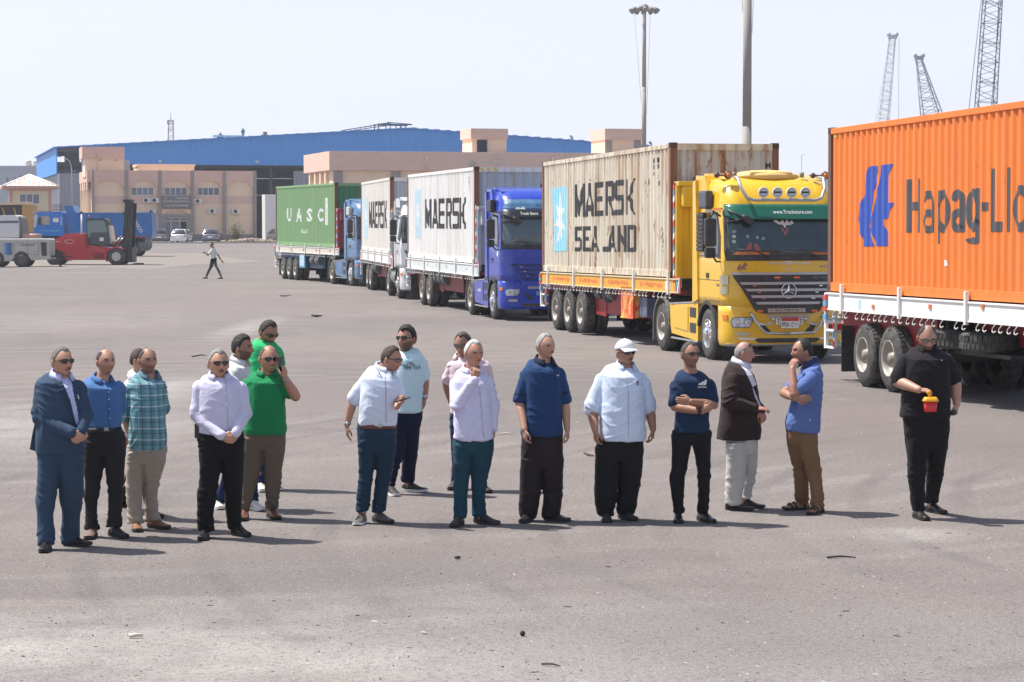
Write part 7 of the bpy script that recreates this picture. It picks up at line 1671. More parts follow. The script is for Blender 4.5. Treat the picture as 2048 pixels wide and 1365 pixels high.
def man(label, Z, foot, yaw_t, torso, arms, hips, legs, shoes, head, shirt, trousers, hem=None, untuck=True, vox=1.0, core=True, **kw):
    """builds a clothed man; see the calls below for the layout of the data"""
    s = Person(label, Z, foot, vox, **{k: kw[k] for k in ('Yd', 'group') if k in kw}); s.yawt = R(yaw_t)
    s.head(**head)
    # hidden core
    c0 = s.neckbase; hr = hips[0]; pel = s.p((hr[1] + hr[2]) / 2, hr[0], hr[4] if len(hr) > 4 else 0)
    s.limb(s.body, [c0 - Vector((0, 0, .03)), c0.lerp(pel, .35), c0.lerp(pel, .75), pel], [.07, .095, .09, .09], 12)
    u = 1 / s.zk_; ny_ = head['neck'][1]; torso = [list(r) for r in torso]; lim = ny_ + .010 * u
    for i in range(4): torso[i][0] = max(torso[i][0], lim); lim = torso[i][0] + (.014, .020, .026, .03)[i] * u
    torso = [r for i, r in enumerate(torso) if i < 4 or r[0] > torso[3][0] + .03 * u]
    for i, q_ in [(1, .80), (2, .86), (3, .92)] + [(i, .95 if kw.get('thin', 1) and i < len(torso) - 2 else .98) for i in range(4, len(torso))]: m_ = (torso[i][1] + torso[i][2]) / 2; h_ = (torso[i][2] - torso[i][1]) / 2 * q_; torso[i][1], torso[i][2] = m_ - h_, m_ + h_
    mx = (torso[0][1] + torso[0][2]) / 2; torso[0][1], torso[0][2] = mx - .058 * u, mx + .058 * u; torso[0][3] = .06
    tm = MB(); s.rows(tm, torso, True); mid_ = s.p((torso[3][1] + torso[3][2]) / 2, torso[3][0])
    foci = []
    sh_ = shirt
    for a in arms:
        pts = [s.p(*q) for q in a['p']]; th = a.get('thick', 1.0); q = pts[0]; q.z -= .055; q.x += (-.018 if q.x > mid_.x else .018)
        s.arm(pts, thick=th); s.limb(s.body, [pts[0], c0 - Vector((0, 0, .08))], [.05, .06], 10)
        sr = a.get('sr', (.078, .062, .048)); sr = (min(sr[0] * .88, .078), sr[1] * .93, sr[2] * .9); sh_len = a.get('sleeve', 'long')
        if sh_len == 'long': s.sleeve(tm, [pts[0], pts[0].lerp(pts[1], .5), pts[1], pts[1].lerp(pts[2], .5), pts[1].lerp(pts[2], .97)], [sr[0], (sr[0] + sr[1]) / 2, sr[1], (sr[1] + sr[2]) / 2, sr[2]])
        else:
            t = sh_len; s.sleeve(tm, [pts[0], pts[0].lerp(pts[1], t * .5), pts[0].lerp(pts[1], t)], [sr[0], (sr[0] + sr[1]) / 2, sr[1]])
        foci += [(pts[1], .13), (pts[0], .12)]
        if a.get('hand', True):
            d = a.get('d') ; d = Vector(d) if d else (pts[2] - pts[1]).normalized()
            s.hand(pts[2], d, a.get('n', (0, 1, 0)), a.get('t', 1), a.get('curl', .45), sc=a.get('hs', 1.0), tcurl=a.get('tc', .35))
        if a.get('watch'): s.watch(pts[1].lerp(pts[2], .93), pts[2] - pts[1], a['watch'])
        if a.get('cuff'): 
            q = pts[0].lerp(pts[1], sh_len) if sh_len != 'long' else pts[2]
    lo = torso[-1]; foci.append((s.p((lo[1] + lo[2]) / 2, lo[0]), .2))
    s.garment(kw.get('shirt_name', 'shirt'), tm, shirt, kw.get('svox', .0076), kw.get('samp', .006) * 2.5, foci, kw.get('paint', ()), base=kw.get('sbase', .4))
    # trousers
    hips = [list(r) for r in hips[:-1]]; hips[-1][3] *= .9; hl = hips[-1][0]; hips.append([hl + .05 * u, hips[-1][1] + .01 * u, hips[-1][2] - .01 * u, hips[-1][3] * .82])
    hb = hips[-2][3]; l2 = []
    for l in legs:
        l = [tuple(r) + ((0,) if len(r) < 4 else ()) for r in l]; nat = lambda r: (r[2] - r[1]) / 2 * s.zk_ * 1.06
        l = [(hl - .06 * u,) + l[0][1:4]] + [r for r in l if r[0] > hl - .02 * u]
        for i, k in ((0, 1.0), (1, .75), (2, .35)): l[i] = l[i][:4] + (nat(l[i]) * (1 - k) + hb * 1.0 * k,)
        l2.append(l)
    legs = l2
    feet = []
    for i, (l, sh) in enumerate(zip(legs, shoes)):
        (xa, ya), (xt, yt) = sh[0][:2], sh[1][:2]; dx = max(-.2, min(.2, (xt - xa) * s.zk_)); dy = -math.sqrt(.215 ** 2 - dx * dx); q = G(*Z(xt, yt)) - s.o; q.z = 0
        A = Vector((q.x - dx, q.y - dy, 0)); A.x = s.p(xa, ya, A.y).x; feet.append((A, A + Vector((dx, dy, 0)))); n_ = len(l)
        legs[i] = [(r[0], r[1], r[2], r[3] + (A.y - r[3]) * min(1, max(0, (r[0] - hl) / max(1, l[-1][0] - hl))), *r[4:]) for r in l]
    hm = MB(); s.rows(hm, hips); fo = []
    for lg in legs:
        s.rows(hm, [(r[0], r[1], r[2], (r[2] - r[1]) / 2 * s.zk_ * 1.06 if len(r) < 5 else r[4], r[3] if len(r) > 3 else 0) for r in lg])
        pts = [s.p((r[1] + r[2]) / 2, r[0], r[3] if len(r) > 3 else 0) for r in lg]; s.limb(s.body, [pel] + [q + Vector((0, .02, 0)) for q in pts], [.06] + [.055] + [.045] * (len(pts) - 2) + [.034], 10)
        k = len(pts) // 2; fo += [(pts[k], .12), (pts[-1], .16), (pts[0], .14)]
    s.garment('trousers', hm, trousers, .0085, kw.get('tamp', .008) * 2.4, fo, kw.get('tpaint', ()), base=.2, fz=(3.2, 3.2, 12))
    for sh, (fa_, ft_) in zip(shoes, feet): s.shoe(fa_, ft_, sh[2], *(sh[3:4] or [None]), sandal=(len(sh) > 4 and sh[4]))
    if kw.get('collar') is not None: s.collar(kw['collar'], **kw.get('ck', {}))
    if kw.get('buttons'): s.buttons(kw['buttons'])
    if kw.get('belt'):
        y, xl, xr, b, h_, bm_ = kw['belt']; g = MB(); g.loft([s.ring(y - h_, xl, xr, b), s.ring(y + h_, xl, xr, b)], sm=True); g.build('belt', bm_, s.root); g = MB(); q = s.p((xl * .42 + xr * .58), y, -b - .002); g.box(q.x - .02, q.x + .02, q.y - .004, q.y + .004, q.z - .016, q.z + .016, b=.003); g.build('buckle', alu, s.root)
    if kw.get('extra'): kw['extra'](s)
    s.finish_body(); return s
Z1 = zk(40, 660, .33684); Z2 = zk(360, 620, .35176); Z3 = zk(660, 630, .32967); Z4 = zk(1000, 640, .32227); Z5 = zk(1320, 640, .32229); Z6 = zk(1740, 620, .33679)
T_L, T_M, T_D = (.57, .31, .215), (.47, .25, .165), (.35, .175, .112)
greyh = (.28, .27, .26); whiteh = (.55, .54, .52); blackh = (.018, .015, .014); brownh = (.05, .033, .025)
leather = M('black_leather', (.018, .017, .018), .28, dirt=.15); brownl = M('brown_leather', (.16, .06, .03), .4, dirt=.2); browns = M('brown_suede', (.17, .11, .09), .6); greyl = M('grey_leather', (.12, .10, .09), .45); whites = M('white_trainer', (.62, .60, .56), .6); darktr = M('black_trainer', (.03, .03, .033), .7); solew = M('sole_white', (.7, .7, .68), .6); sandm = M('sandal_brown', (.06, .04, .03), .7)
skinm = SKIN
blackbelt = M('belt_black', (.02, .02, .02), .4)
# 1 ---------------- blue suit
suit = cloth('blue_suit', (.036, .064, .110)); seam1 = cloth('seam_light', (.44, .45, .55)); seam2 = cloth('seam_blue_dark', (.045, .11, .26)); lil = cloth('pale_lilac_shirt', (.52, .56, .80)); suitd = cloth('blue_suit_lapel', (.028, .050, .088))
def x1(s):
    g = MB(); g.prism([tuple((lambda q: (q.x, q.z))(s.p(*c))) for c in ((88, 540), (96, 725), (55, 712), (70, 620))], .02, .05, lambda u, v, h: (u, h, v)); g.build('jacket_tail', suit, s.root)
    g = MB(); a, b = s.p(343, 385, -.15), s.p(350, 412, -.15); g.tube([a, b], .004, 6); g.build('pen', whitep, s.root)
man('moustached man in a blue suit and sunglasses, leftmost of all', Z1, (235, 1297), 40,
    [(215, 205, 290, .06), (238, 175, 305, .09), (262, 118, 345, .12), (300, 92, 368, .135), (400, 98, 390, .155), (500, 98, 388, .165), (600, 95, 382, .165), (690, 95, 380, .16), (732, 98, 378, .155)],
    [dict(p=[(125, 310, 0), (118, 520, -.05), (315, 612, -.22)], sr=(.085, .078, .055), t=1, d=(.6, -.1, -.35), n=(.3, .9, 0), curl=.75), dict(p=[(352, 310, 0), (388, 500, -.06), (368, 600, -.20)], sr=(.082, .07, .052), t=-1, d=(-.5, -.3, -.7), n=(.2, .9, -.2), curl=.75)],
    [(680, 108, 375, .14), (760, 106, 376, .14), (880, 108, 375, .12)],
    [[(800, 108, 250), (900, 104, 232), (1000, 99, 208), (1100, 102, 196), (1200, 104, 202), (1275, 108, 202)], [(800, 225, 376), (900, 230, 377), (1000, 240, 372), (1100, 252, 358), (1160, 246, 352), (1255, 244, 345)]],
    [((160, 1262), (166, 1328), leather), ((295, 1250, .05), (440, 1287), leather)],
    dict(xl=188, xr=312, top=95, chin=282, yaw=42, tone=T_M, hair='short', hcol=(.13, .12, .115), mous=(.13, .12, .11), glasses='sun', neck=(245, 262, .02), cheek=.8, hthick=.007), suit, suit,
    paint=[([(182, 210), (215, 250), (262, 330), (300, 420), (333, 572), (347, 545), (340, 470), (322, 400), (305, 300), (300, 250), (262, 240)], lil, -.004), ([(180, 205), (160, 225), (205, 290), (195, 300), (325, 560), (335, 575), (300, 425), (262, 335), (215, 255)], suitd, .006)],
    svox=.006, shirt_name='jacket', collar=lil, ck=dict(r=.062, dz=.0), extra=x1, samp=.007)
# 2 ---------------- blue shirt
bshirt = cloth('mid_blue_shirt', (.07, .165, .36)); charc = cloth('charcoal_trousers', (.026, .024, .027))
man('squinting man in a plain blue shirt tucked into charcoal trousers, second from the left', Z1, (505, 1236), 35,
    [(258, 440, 545, .06), (275, 420, 560, .09), (295, 375, 600, .115), (330, 362, 614, .13), (400, 378, 612, .14), (500, 392, 606, .145), (560, 392, 600, .14), (580, 394, 596, .135)],
    [dict(p=[(385, 320, 0), (388, 480, .12), (470, 590, .2)], hand=True, t=1, n=(0, 1, 0)), dict(p=[(592, 315, 0), (592, 470, .14), (520, 590, .2)], t=-1)],
    [(572, 386, 600, .14), (640, 378, 626, .14), (700, 378, 625, .14), (790, 380, 620, .12)],
    [[(740, 380, 505), (820, 380, 495), (900, 385, 480), (960, 384, 466), (1050, 388, 456), (1130, 392, 455), (1180, 386, 468)], [(740, 495, 625), (820, 508, 620), (900, 520, 612), (1000, 525, 608), (1100, 526, 602), (1165, 515, 600)]],
    [((432, 1175), (428, 1250), browns), ((560, 1165, .03), (652, 1242), darktr)],
    dict(xl=450, xr=568, top=106, chin=272, yaw=35, pitch=-3, tone=T_M, hair='receding', hcol=(.04, .035, .03), beard=((.1, .07, .05), .25), neck=(490, 285, .02)), bshirt, charc,
    collar=bshirt, buttons=[(526, 370, -.142), (528, 415, -.147), (530, 470, -.15), (532, 525, -.148)], belt=(590, 388, 602, .148, 12, blackbelt), paint=[([(517, 300), (525, 300), (530, 570), (522, 570)], seam2, -.002)])
# 3 ---------------- plaid shirt
plaid = cloth('teal_plaid_shirt', (.16, .33, .38), 'plaid'); tan = cloth('stone_chinos', (.38, .33, .27))
man('balding man in a teal plaid shirt and stone chinos', Z1, (745, 1188), 30,
    [(232, 700, 800, .06), (250, 685, 825, .09), (275, 655, 845, .12), (330, 648, 853, .135), (450, 655, 858, .15), (550, 648, 864, .16), (650, 640, 878, .17), (700, 650, 872, .165), (708, 665, 850, .16)],
    [dict(p=[(668, 300, 0), (622, 500, .02), (660, 640, .2)], sleeve=1.0, sr=(.078, .072, .05), t=1), dict(p=[(838, 300, 0), (850, 480, .14), (760, 620, .22)], sleeve=.9, sr=(.074, .066, .05), t=-1)],
    [(680, 642, 872, .15), (760, 638, 868, .15), (830, 640, 850, .12)],
    [[(760, 638, 750), (830, 632, 738), (900, 630, 728), (930, 628, 728), (1000, 632, 724), (1080, 640, 722), (1145, 642, 738)], [(760, 725, 866), (830, 735, 850), (900, 735, 825), (920, 738, 822), (1000, 740, 815), (1080, 742, 822), (1130, 738, 835)]],
    [((690, 1142), (722, 1205), M('tan_shoe', (.22, .10, .045), .5), M('sole_dark', (.05, .04, .035), .8)), ((795, 1128, .04), (900, 1187), M('tan_shoe'), M('sole_dark'))],
    dict(xl=705, xr=812, top=100, chin=262, yaw=32, tone=(.38, .2, .135), hair='receding', hcol=brownh, beard=((.05, .03, .02), .45), neck=(768, 262, .02)), plaid, tan,
    collar=cloth('plaid_collar', (.10, .19, .24)), ck=dict(h=.05), samp=.007)
# 4 ---------------- hidden behind 3
whitesh = cloth('white_shirt', (.66, .66, .68)); blk = cloth('black_trousers', (.011, .011, .012))
man('dark haired man almost hidden behind the man in the plaid shirt', Z1, (790, 1122), 60,
    [(228, 660, 740, .06), (245, 645, 755, .09), (270, 628, 800, .12), (400, 640, 800, .13), (600, 640, 790, .14)],
    [dict(p=[(648, 300, 0), (630, 470, .02), (636, 620, .02)], sr=(.075, .06, .046), t=1)],
    [(590, 650, 790, .13), (700, 650, 800, .13), (800, 650, 800, .12)],
    [[(760, 650, 750), (900, 620, 710), (980, 600, 670), (1040, 560, 640)], [(760, 720, 800), (900, 725, 790), (1000, 730, 790), (1080, 745, 800)]],
    [((560, 1040), (600, 1062), whites, solew), ((770, 1085), (858, 1122), darktr)],
    dict(xl=664, xr=752, top=108, chin=250, yaw=70, tone=T_M, hair='short', hcol=(.05, .03, .025), neck=(710, 245, .02)), whitesh, blk, vox=1.25)
# 5 ---------------- lilac shirt, clasped hands
lil5 = cloth('lilac_striped_shirt', (.60, .585, .74), 'stripe')
def x5(s):
    p = s.p(107, 688, -.06); g = MB(); g.box(p.x - .035, p.x + .03, p.y - .03, p.y + .03, p.z - .065, p.z + .065, b=.01); g.build('belt_pouch', blackbelt, s.root)
    q = s.p(270, 735, -.26)
man('grey haired man with a moustache and sunglasses in a lilac shirt, hands clasped', Z2, (265, 1300), 15,
    [(345, 180, 270, .06), (362, 150, 300, .09), (385, 108, 345, .12), (430, 98, 362, .14), (520, 106, 360, .16), (600, 104, 358, .165), (660, 100, 356, .16), (700, 105, 355, .15)],
    [dict(p=[(105, 415, 0), (98, 595, -.03), (238, 718, -.21)], sr=(.082, .07, .05), t=1, d=(.75, -.12, -.28), n=(.1, 1, 0), curl=.6), dict(p=[(350, 415, 0), (368, 590, -.03), (318, 700, -.2)], sr=(.078, .066, .048), t=-1, d=(-.7, -.2, -.55), n=(0, 1, -.1), curl=.6, watch=None)],
    [(685, 102, 362, .145), (740, 100, 367, .15), (800, 108, 366, .15), (890, 112, 364, .13)],
    [[(830, 110, 245), (900, 112, 236), (950, 112, 222), (1050, 102, 206), (1150, 98, 190), (1220, 99, 188), (1255, 100, 190)], [(830, 232, 366), (920, 240, 362), (1000, 248, 358), (1100, 256, 350), (1200, 268, 348), (1245, 282, 352)]],
    [((142, 1250), (142, 1316), leather), ((325, 1238, .03), (405, 1294), leather)],
    dict(xl=160, xr=276, top=218, chin=392, yaw=22, tone=T_M, hair='short', hcol=(.24, .24, .235), mous=(.12, .12, .12), glasses='sun', neck=(222, 365, .02), cheek=.8, hthick=.008), lil5, blk,
    collar=lil5, buttons=[(255, 430, -.15), (262, 480, -.165), (266, 540, -.175), (268, 600, -.178), (268, 650, -.172)], extra=x5, belt=(694, 102, 360, .152, 10, blackbelt), paint=[([(256, 400), (264, 400), (279, 682), (271, 682)], seam1, -.002)])
# 6 ---------------- green polo, phone at the ear
gpolo = cloth('green_polo', (.012, .21, .075)); khaki = cloth('khaki_trousers', (.135, .11, .085))
def thing_phone(pos, rot, label, parts='phone'):
    e = empty('phone', pos, 0, label, 'phone'); e.rotation_euler = rot; g = MB(); g.box(-.037, .037, -.0045, .0045, -.075, .075, b=.006); g.build('case', M('phone_black', (.015, .015, .018), .3), e); g = MB(); g.box(-.033, .033, -.0065, -.0046, -.07, .07); g.build('screen', M('phone_screen', (.03, .03, .04), .08, spec=.9), e); g = MB(); g.box(.012, .028, .0046, .007, .045, .065); g.build('camera_bump', blackp, e)
def x6(s):
    p = s.p(573, 312, -.115) + s.o; thing_phone(p, (R(4), R(-10), R(58)), 'black phone held to the ear of the man in the green polo')
    g = MB(); q = s.p(562, 428, -.165); g.box(q.x - .012, q.x + .012, q.y - .0, q.y + .01, q.z - .016, q.z + .016, b=.003); g.build('chest_mark', M('mark_navy', (.02, .06, .08), .7), s.root)
man('smiling man in a green polo holding a phone to his ear', Z2, (460, 1192), 15,
    [(322, 455, 545, .06), (340, 430, 570, .09), (362, 378, 606, .12), (400, 368, 612, .15), (500, 372, 602, .17), (600, 370, 604, .185), (680, 364, 608, .185), (704, 368, 606, .18)],
    [dict(p=[(380, 400, 0), (366, 560, .02), (372, 700, 0)], sleeve=.7, sr=(.085, .078, .05), t=1), dict(p=[(600, 398, -.02), (657, 492, -.08), (599, 392, -.12)], sleeve=.5, sr=(.088, .075, .05), thick=1.15, t=1, d=(-.10, .12, 1), n=(-.85, .5, 0), curl=.32, watch=(.3, .3, .3))],
    [(690, 362, 602, .17), (760, 358, 602, .17), (850, 356, 590, .13)],
    [[(800, 356, 480), (860, 355, 470), (920, 352, 455), (1000, 352, 432), (1080, 350, 412), (1145, 352, 392)], [(800, 465, 598), (860, 474, 588), (920, 480, 578), (1000, 482, 574), (1080, 488, 560), (1128, 488, 552)]],
    [((368, 1150), (366, 1205), brownl), ((520, 1130), (572, 1197), brownl)],
    dict(xl=450, xr=562, top=195, chin=362, yaw=22, pitch=4, tone=(.44, .21, .14), hair='receding', hcol=(.10, .07, .05), glasses='sun', smile=True, neck=(495, 350, .02), cheek=1.0), gpolo, khaki,
    collar=gpolo, ck=dict(h=.04), extra=x6, samp=.006)
# 7 ---------------- white patterned shirt, profile
pat = cloth('white_patterned_shirt', (.62, .61, .62), 'specks'); navyj = cloth('navy_jeans', (.012, .025, .085), 'denim')
man('dark haired bearded man in profile in a white speckled shirt behind the lilac shirt', Z2, (335, 1135), 70,
    [(268, 310, 375, .06), (285, 290, 392, .09), (305, 275, 405, .13), (360, 265, 410, .16), (500, 262, 410, .17), (700, 262, 412, .17)],
    [dict(p=[(330, 330, -.16), (320, 520, -.17), (350, 640, -.25)], sleeve=.6, sr=(.075, .068, .05), t=1), dict(p=[(340, 330, .17), (340, 520, .17), (370, 640, .1)], sleeve=.6, t=-1)],
    [(690, 262, 410, .15), (780, 262, 410, .15), (850, 270, 400, .13)],
    [[(800, 262, 340), (900, 250, 320), (1000, 225, 290), (1095, 190, 250)], [(800, 325, 412), (900, 370, 440), (1000, 395, 440), (1095, 398, 442)]],
    [((200, 1100), (246, 1140), whites, solew), ((415, 1100), (482, 1147), whites, solew)],
    dict(xl=298, xr=412, top=138, chin=292, yaw=72, tone=T_D, hair='full', hcol=blackh, beard=((.03, .02, .018), .65), neck=(340, 285, .02), hthick=.012), pat, navyj, collar=pat, vox=1.15)
# 8 ---------------- light green tee looking down
gt8 = cloth('light_green_tee', (.03, .42, .15))
man('man in a light green T-shirt looking down, behind the man on the phone', Z2, (500, 1022), 30,
    [(135, 460, 530, .06), (150, 435, 545, .09), (168, 405, 560, .12), (220, 388, 575, .14), (350, 392, 575, .15), (560, 392, 575, .16)],
    [dict(p=[(415, 210, 0), (400, 330, -.02), (440, 430, -.15)], sleeve=.8, sr=(.075, .07, .05), t=1), dict(p=[(560, 215, 0), (570, 330, -.02), (520, 430, -.15)], sleeve=.8, t=-1)],
    [(550, 395, 572, .14), (650, 395, 572, .14), (720, 400, 570, .12)],
    [[(680, 398, 490), (800, 410, 480), (900, 425, 480), (985, 435, 482)], [(680, 480, 572), (800, 495, 570), (900, 505, 565), (985, 520, 575)]],
    [((455, 990), (482, 1040), whites, solew), ((530, 990), (578, 1033), M('navy_shoe', (.05, .07, .12), .6), solew)],
    dict(xl=452, xr=552, top=52, chin=202, yaw=42, pitch=26, tone=(.33, .17, .11), hair='short', hcol=blackh, beard=((.05, .03, .025), .5), glasses='wrap', neck=(475, 165, .03)), gt8, navyj, vox=1.15)
# 9 ---------------- pale blue shirt, phone in hand
pb9 = cloth('pale_blue_short_sleeve', (.64, .70, .83)); jean9 = cloth('dark_jeans', (.016, .038, .070), 'denim')
def x9(s):
    p = s.p(437, 517, -.28) + s.o; thing_phone(p, (R(72), R(0), R(62)), 'black phone in the hand of the man in the pale blue shirt and brown belt')
    g = MB(); c = s.neckbase
    pts = [s.p(300, 360, -.13), s.p(282, 318, -.09), s.p(300, 290, -.02), s.p(340, 290, .08), s.p(372, 320, -.03), s.p(380, 370, -.12)]
    g.tube(pts, .003, 5); g.tube([s.p(300 + 12 * math.cos(a), 372 + 14 * math.sin(a), -.135) for a in np.linspace(0, 6.3, 10)], .0025, 4); g.tube([s.p(376 + 8 * math.cos(a), 382 + 12 * math.sin(a), -.13) for a in np.linspace(0, 6.3, 10)], .0025, 4); g.build('neck_cord', M('cord_navy', (.02, .03, .06), .6), s.root)
man('man in a pale blue short sleeved shirt and brown belt holding a phone', Z3, (265, 1265), 45,
    [(300, 295, 375, .06), (318, 265, 395, .09), (340, 215, 412, .13), (380, 182, 426, .16), (450, 182, 434, .18), (540, 174, 428, .195), (610, 170, 412, .185), (640, 168, 408, .17), (668, 172, 402, .16)],
    [dict(p=[(208, 375, 0), (138, 520, .04), (103, 668, .02)], sleeve=.85, sr=(.083, .078, .05), t=1, d=(.0, 0, -1), n=(.9, .3, 0), curl=.35, watch=(.6, .6, .6)), dict(p=[(405, 385, -.04), (425, 500, -.06), (405, 560, -.22)], sleeve=.7, sr=(.078, .07, .05), t=-1, d=(.55, -.35, .45), n=(-.4, 0, .9), curl=.8)],
    [(655, 166, 396, .155), (720, 163, 400, .155), (800, 170, 400, .15), (870, 174, 394, .13)],
    [[(820, 172, 290), (880, 175, 276), (950, 178, 266), (1010, 170, 256), (1100, 162, 245), (1190, 166, 236)], [(820, 272, 400), (880, 278, 390), (950, 280, 376), (1050, 270, 355), (1130, 262, 342), (1195, 256, 328)]],
    [((195, 1195), (168, 1282), greyl, solew), ((295, 1205, .03), (384, 1270), greyl)],
    dict(xl=310, xr=436, top=183, chin=350, yaw=62, pitch=12, tone=(.43, .22, .15), hair='short', hcol=(.045, .03, .03), glasses='wrap', neck=(330, 318, .03), beard=((.2, .1, .08), .3)), pb9, jean9,
    collar=pb9, belt=(672, 168, 402, .166, 12, M('belt_brown', (.15, .045, .02), .45)), extra=x9, paint=[([(334, 350), (342, 350), (345, 655), (337, 655)], seam1, -.002)])
# 10 --------------- cyan tee
tee10 = cloth('pale_cyan_tee', (.56, .74, .79)); 
def x10(s):
    V, F = text2d('New York', .18, .05, .002); V2, F2 = text2d('M', .0001 + .03, .03, .0)
    a = s.p(450, 325); an = R(3); 
    def fn(u, v, h):
        dx = u / s.zk_; q = (450 + dx - 490) / 95.0; return s.p(450 + dx, 325 - v / s.zk_, 0) + Vector((0, -.172 + .06 * q * q - h, 0))
    g = MB(); g.sheet([(x, y + .0) for x, y in V], F, fn, .0, .002, cuts=[.02 * k for k in range(16)])
    for k, (x, y) in enumerate(((475, 290), (485, 283), (495, 288), (503, 284), (470, 298), (508, 296), (490, 296))): q = fn((x - 450) * s.zk_, (325 - y) * s.zk_, .0); g.tube([q + Vector((-.006, 0, -.012)), q + Vector((0, 0, .012)), q + Vector((.007, 0, -.010))], .0026, 4)
    g.build('shirt_print', M('print_black', (.02, .02, .03), .8), s.root, fix=False)
man('bearded man in a pale cyan New York T-shirt and sunglasses facing left', Z3, (430, 1088), -25,
    [(192, 425, 500, .06), (205, 410, 525, .09), (220, 385, 558, .12), (260, 378, 575, .14), (350, 382, 578, .155), (450, 385, 572, .165), (560, 392, 562, .165), (588, 396, 560, .16)],
    [dict(p=[(398, 260, 0), (392, 400, .05), (410, 520, .0)], sleeve=.75, t=1), dict(p=[(560, 258, 0), (576, 400, .03), (576, 502, -.02)], sleeve=.72, sr=(.078, .07, .05), t=-1, d=(-.1, 0, -1), n=(-.9, .2, 0), curl=.35, watch=(.55, .55, .55))],
    [(575, 396, 560, .15), (650, 392, 556, .15), (750, 392, 542, .13)],
    [[(700, 390, 480), (800, 382, 460), (900, 368, 428), (1000, 355, 398), (1035, 352, 386)], [(700, 440, 545), (780, 440, 538), (850, 440, 526), (950, 435, 516), (1015, 432, 506)]],
    [((368, 1040), (412, 1104), darktr, solew), ((475, 1010, .04), (592, 1076), darktr, solew)],
    dict(xl=408, xr=520, top=62, chin=224, yaw=-32, tone=(.38, .19, .13), hair='full', hcol=blackh, beard=((.03, .02, .018), .7), glasses='sun', neck=(462, 205, .02), hthick=.014, cheek=.8), tee10, cloth('navy_jeans2', (.008, .013, .036), 'denim'), extra=x10)
# 11 --------------- pink shirt with glasses behind
man('bespectacled man in a pale pink shirt standing behind the white haired man', Z3, (830, 1065), -20,
    [(228, 775, 855, .06), (242, 755, 890, .09), (262, 722, 945, .12), (310, 712, 965, .14), (400, 722, 965, .15), (600, 728, 960, .16)],
    [dict(p=[(735, 290, 0), (705, 420, .06), (745, 560, .1)], sleeve=.7, sr=(.075, .07, .05), t=1), dict(p=[(950, 290, 0), (965, 430, 0), (930, 560, -.1)], sleeve=.7, t=-1)],
    [(590, 726, 958, .14), (680, 728, 958, .14), (760, 735, 955, .12)],
    [[(720, 728, 840), (850, 740, 820), (960, 740, 800), (1020, 730, 775)], [(720, 830, 955), (850, 860, 955), (960, 880, 950), (1035, 895, 948)]],
    [((755, 1030), (735, 1068), darktr), ((920, 1045), (970, 1085), darktr)],
    dict(xl=755, xr=860, top=98, chin=252, yaw=-22, pitch=18, tone=(.32, .165, .11), hair='thin', hcol=(.06, .055, .05), glasses='clear', neck=(808, 245, .03)), cloth('pale_pink_shirt', (.66, .50, .55)), navyj, collar=cloth('pale_pink_shirt'), vox=1.15)
# 12 --------------- hand at the mouth
lav = cloth('lavender_white_shirt', (.62, .61, .80)); teal = cloth('teal_jeans', (.014, .054, .082), 'denim')
man('white haired man in a lavender white shirt with his hand at his mouth', Z3, (880, 1270), 15,
    [(298, 825, 905, .06), (315, 800, 925, .09), (340, 748, 962, .12), (400, 735, 978, .145), (500, 742, 984, .155), (600, 746, 990, .165), (700, 745, 996, .17), (745, 748, 994, .165), (758, 770, 970, .16)],
    [dict(p=[(757, 385, 0), (772, 548, -.12), (880, 392, -.20)], sr=(.08, .068, .046), t=1, d=(.2, .15, .95), n=(-.1, .9, .15), curl=1.0, tc=.2), dict(p=[(962, 385, 0), (985, 540, .02), (992, 690, -.02)], sr=(.078, .062, .046), t=-1, d=(-.05, 0, -1), n=(-.9, .3, 0), curl=.4)],
    [(735, 748, 992, .155), (820, 748, 990, .155), (900, 750, 982, .13)],
    [[(850, 748, 870), (920, 750, 858), (1000, 752, 842), (1100, 750, 832), (1180, 753, 828), (1235, 756, 826)], [(850, 850, 988), (920, 855, 976), (1000, 858, 952), (1100, 862, 942), (1180, 868, 940), (1215, 870, 942)]],
    [((785, 1228), (748, 1293), darktr, darktr), ((915, 1212, .03), (1027, 1277), darktr, darktr)],
    dict(xl=817, xr=930, top=148, chin=318, yaw=28, tone=(.42, .21, .14), hair='short', hcol=whiteh, brow=(.3, .28, .26), neck=(860, 325, .03)), lav, teal,
    collar=lav, buttons=[(905, 480, -.16), (918, 545, -.165), (925, 620, -.17), (932, 690, -.172)], samp=.008, paint=[([(903, 440), (911, 440), (936, 745), (928, 745)], seam1, -.002)])
# 13 --------------- navy polo
nav = cloth('navy_polo', (.018, .048, .13)); navc = cloth('navy_collar', (.012, .02, .045)); wine = cloth('dark_plum_trousers', (.020, .014, .018), rough=.6)
def chestmark(s, x, y, dd, w_, h_, kind='dot'):
    g = MB(); q = s.p(x, y, dd)
    if kind == 'tri':
        for i, hh_ in enumerate((.4, .7, 1.0)): u = q.x - w_ / 2 + i * w_ / 3; n = g.vs([(u, q.y, q.z), (u + w_ / 3.6, q.y, q.z), (u + w_ / 2.4, q.y - .0, q.z + h_ * hh_ * .7), (u + w_ / 6, q.y, q.z + h_ * hh_ * .85)]); g.fa((n, n + 1, n + 2, n + 3))
        V, F = text2d('adidas', w_ * 1.1, h_ * .3, .01); n = g.vs([(q.x - w_ * .55 + a, q.y, q.z - h_ * .42 + b) for a, b in V]); [g.fa([n + i for i in f]) for f in F]
    else: n = g.vs([(q.x - w_ / 2, q.y, q.z + h_ / 2), (q.x, q.y, q.z), (q.x + w_ / 2, q.y, q.z + h_ / 2), (q.x + w_ * .1, q.y, q.z - h_ / 2)]); g.fa((n, n + 1, n + 3)); g.fa((n + 1, n + 2, n + 3))
    g.build('chest_mark', whitep, s.root, fix=False)
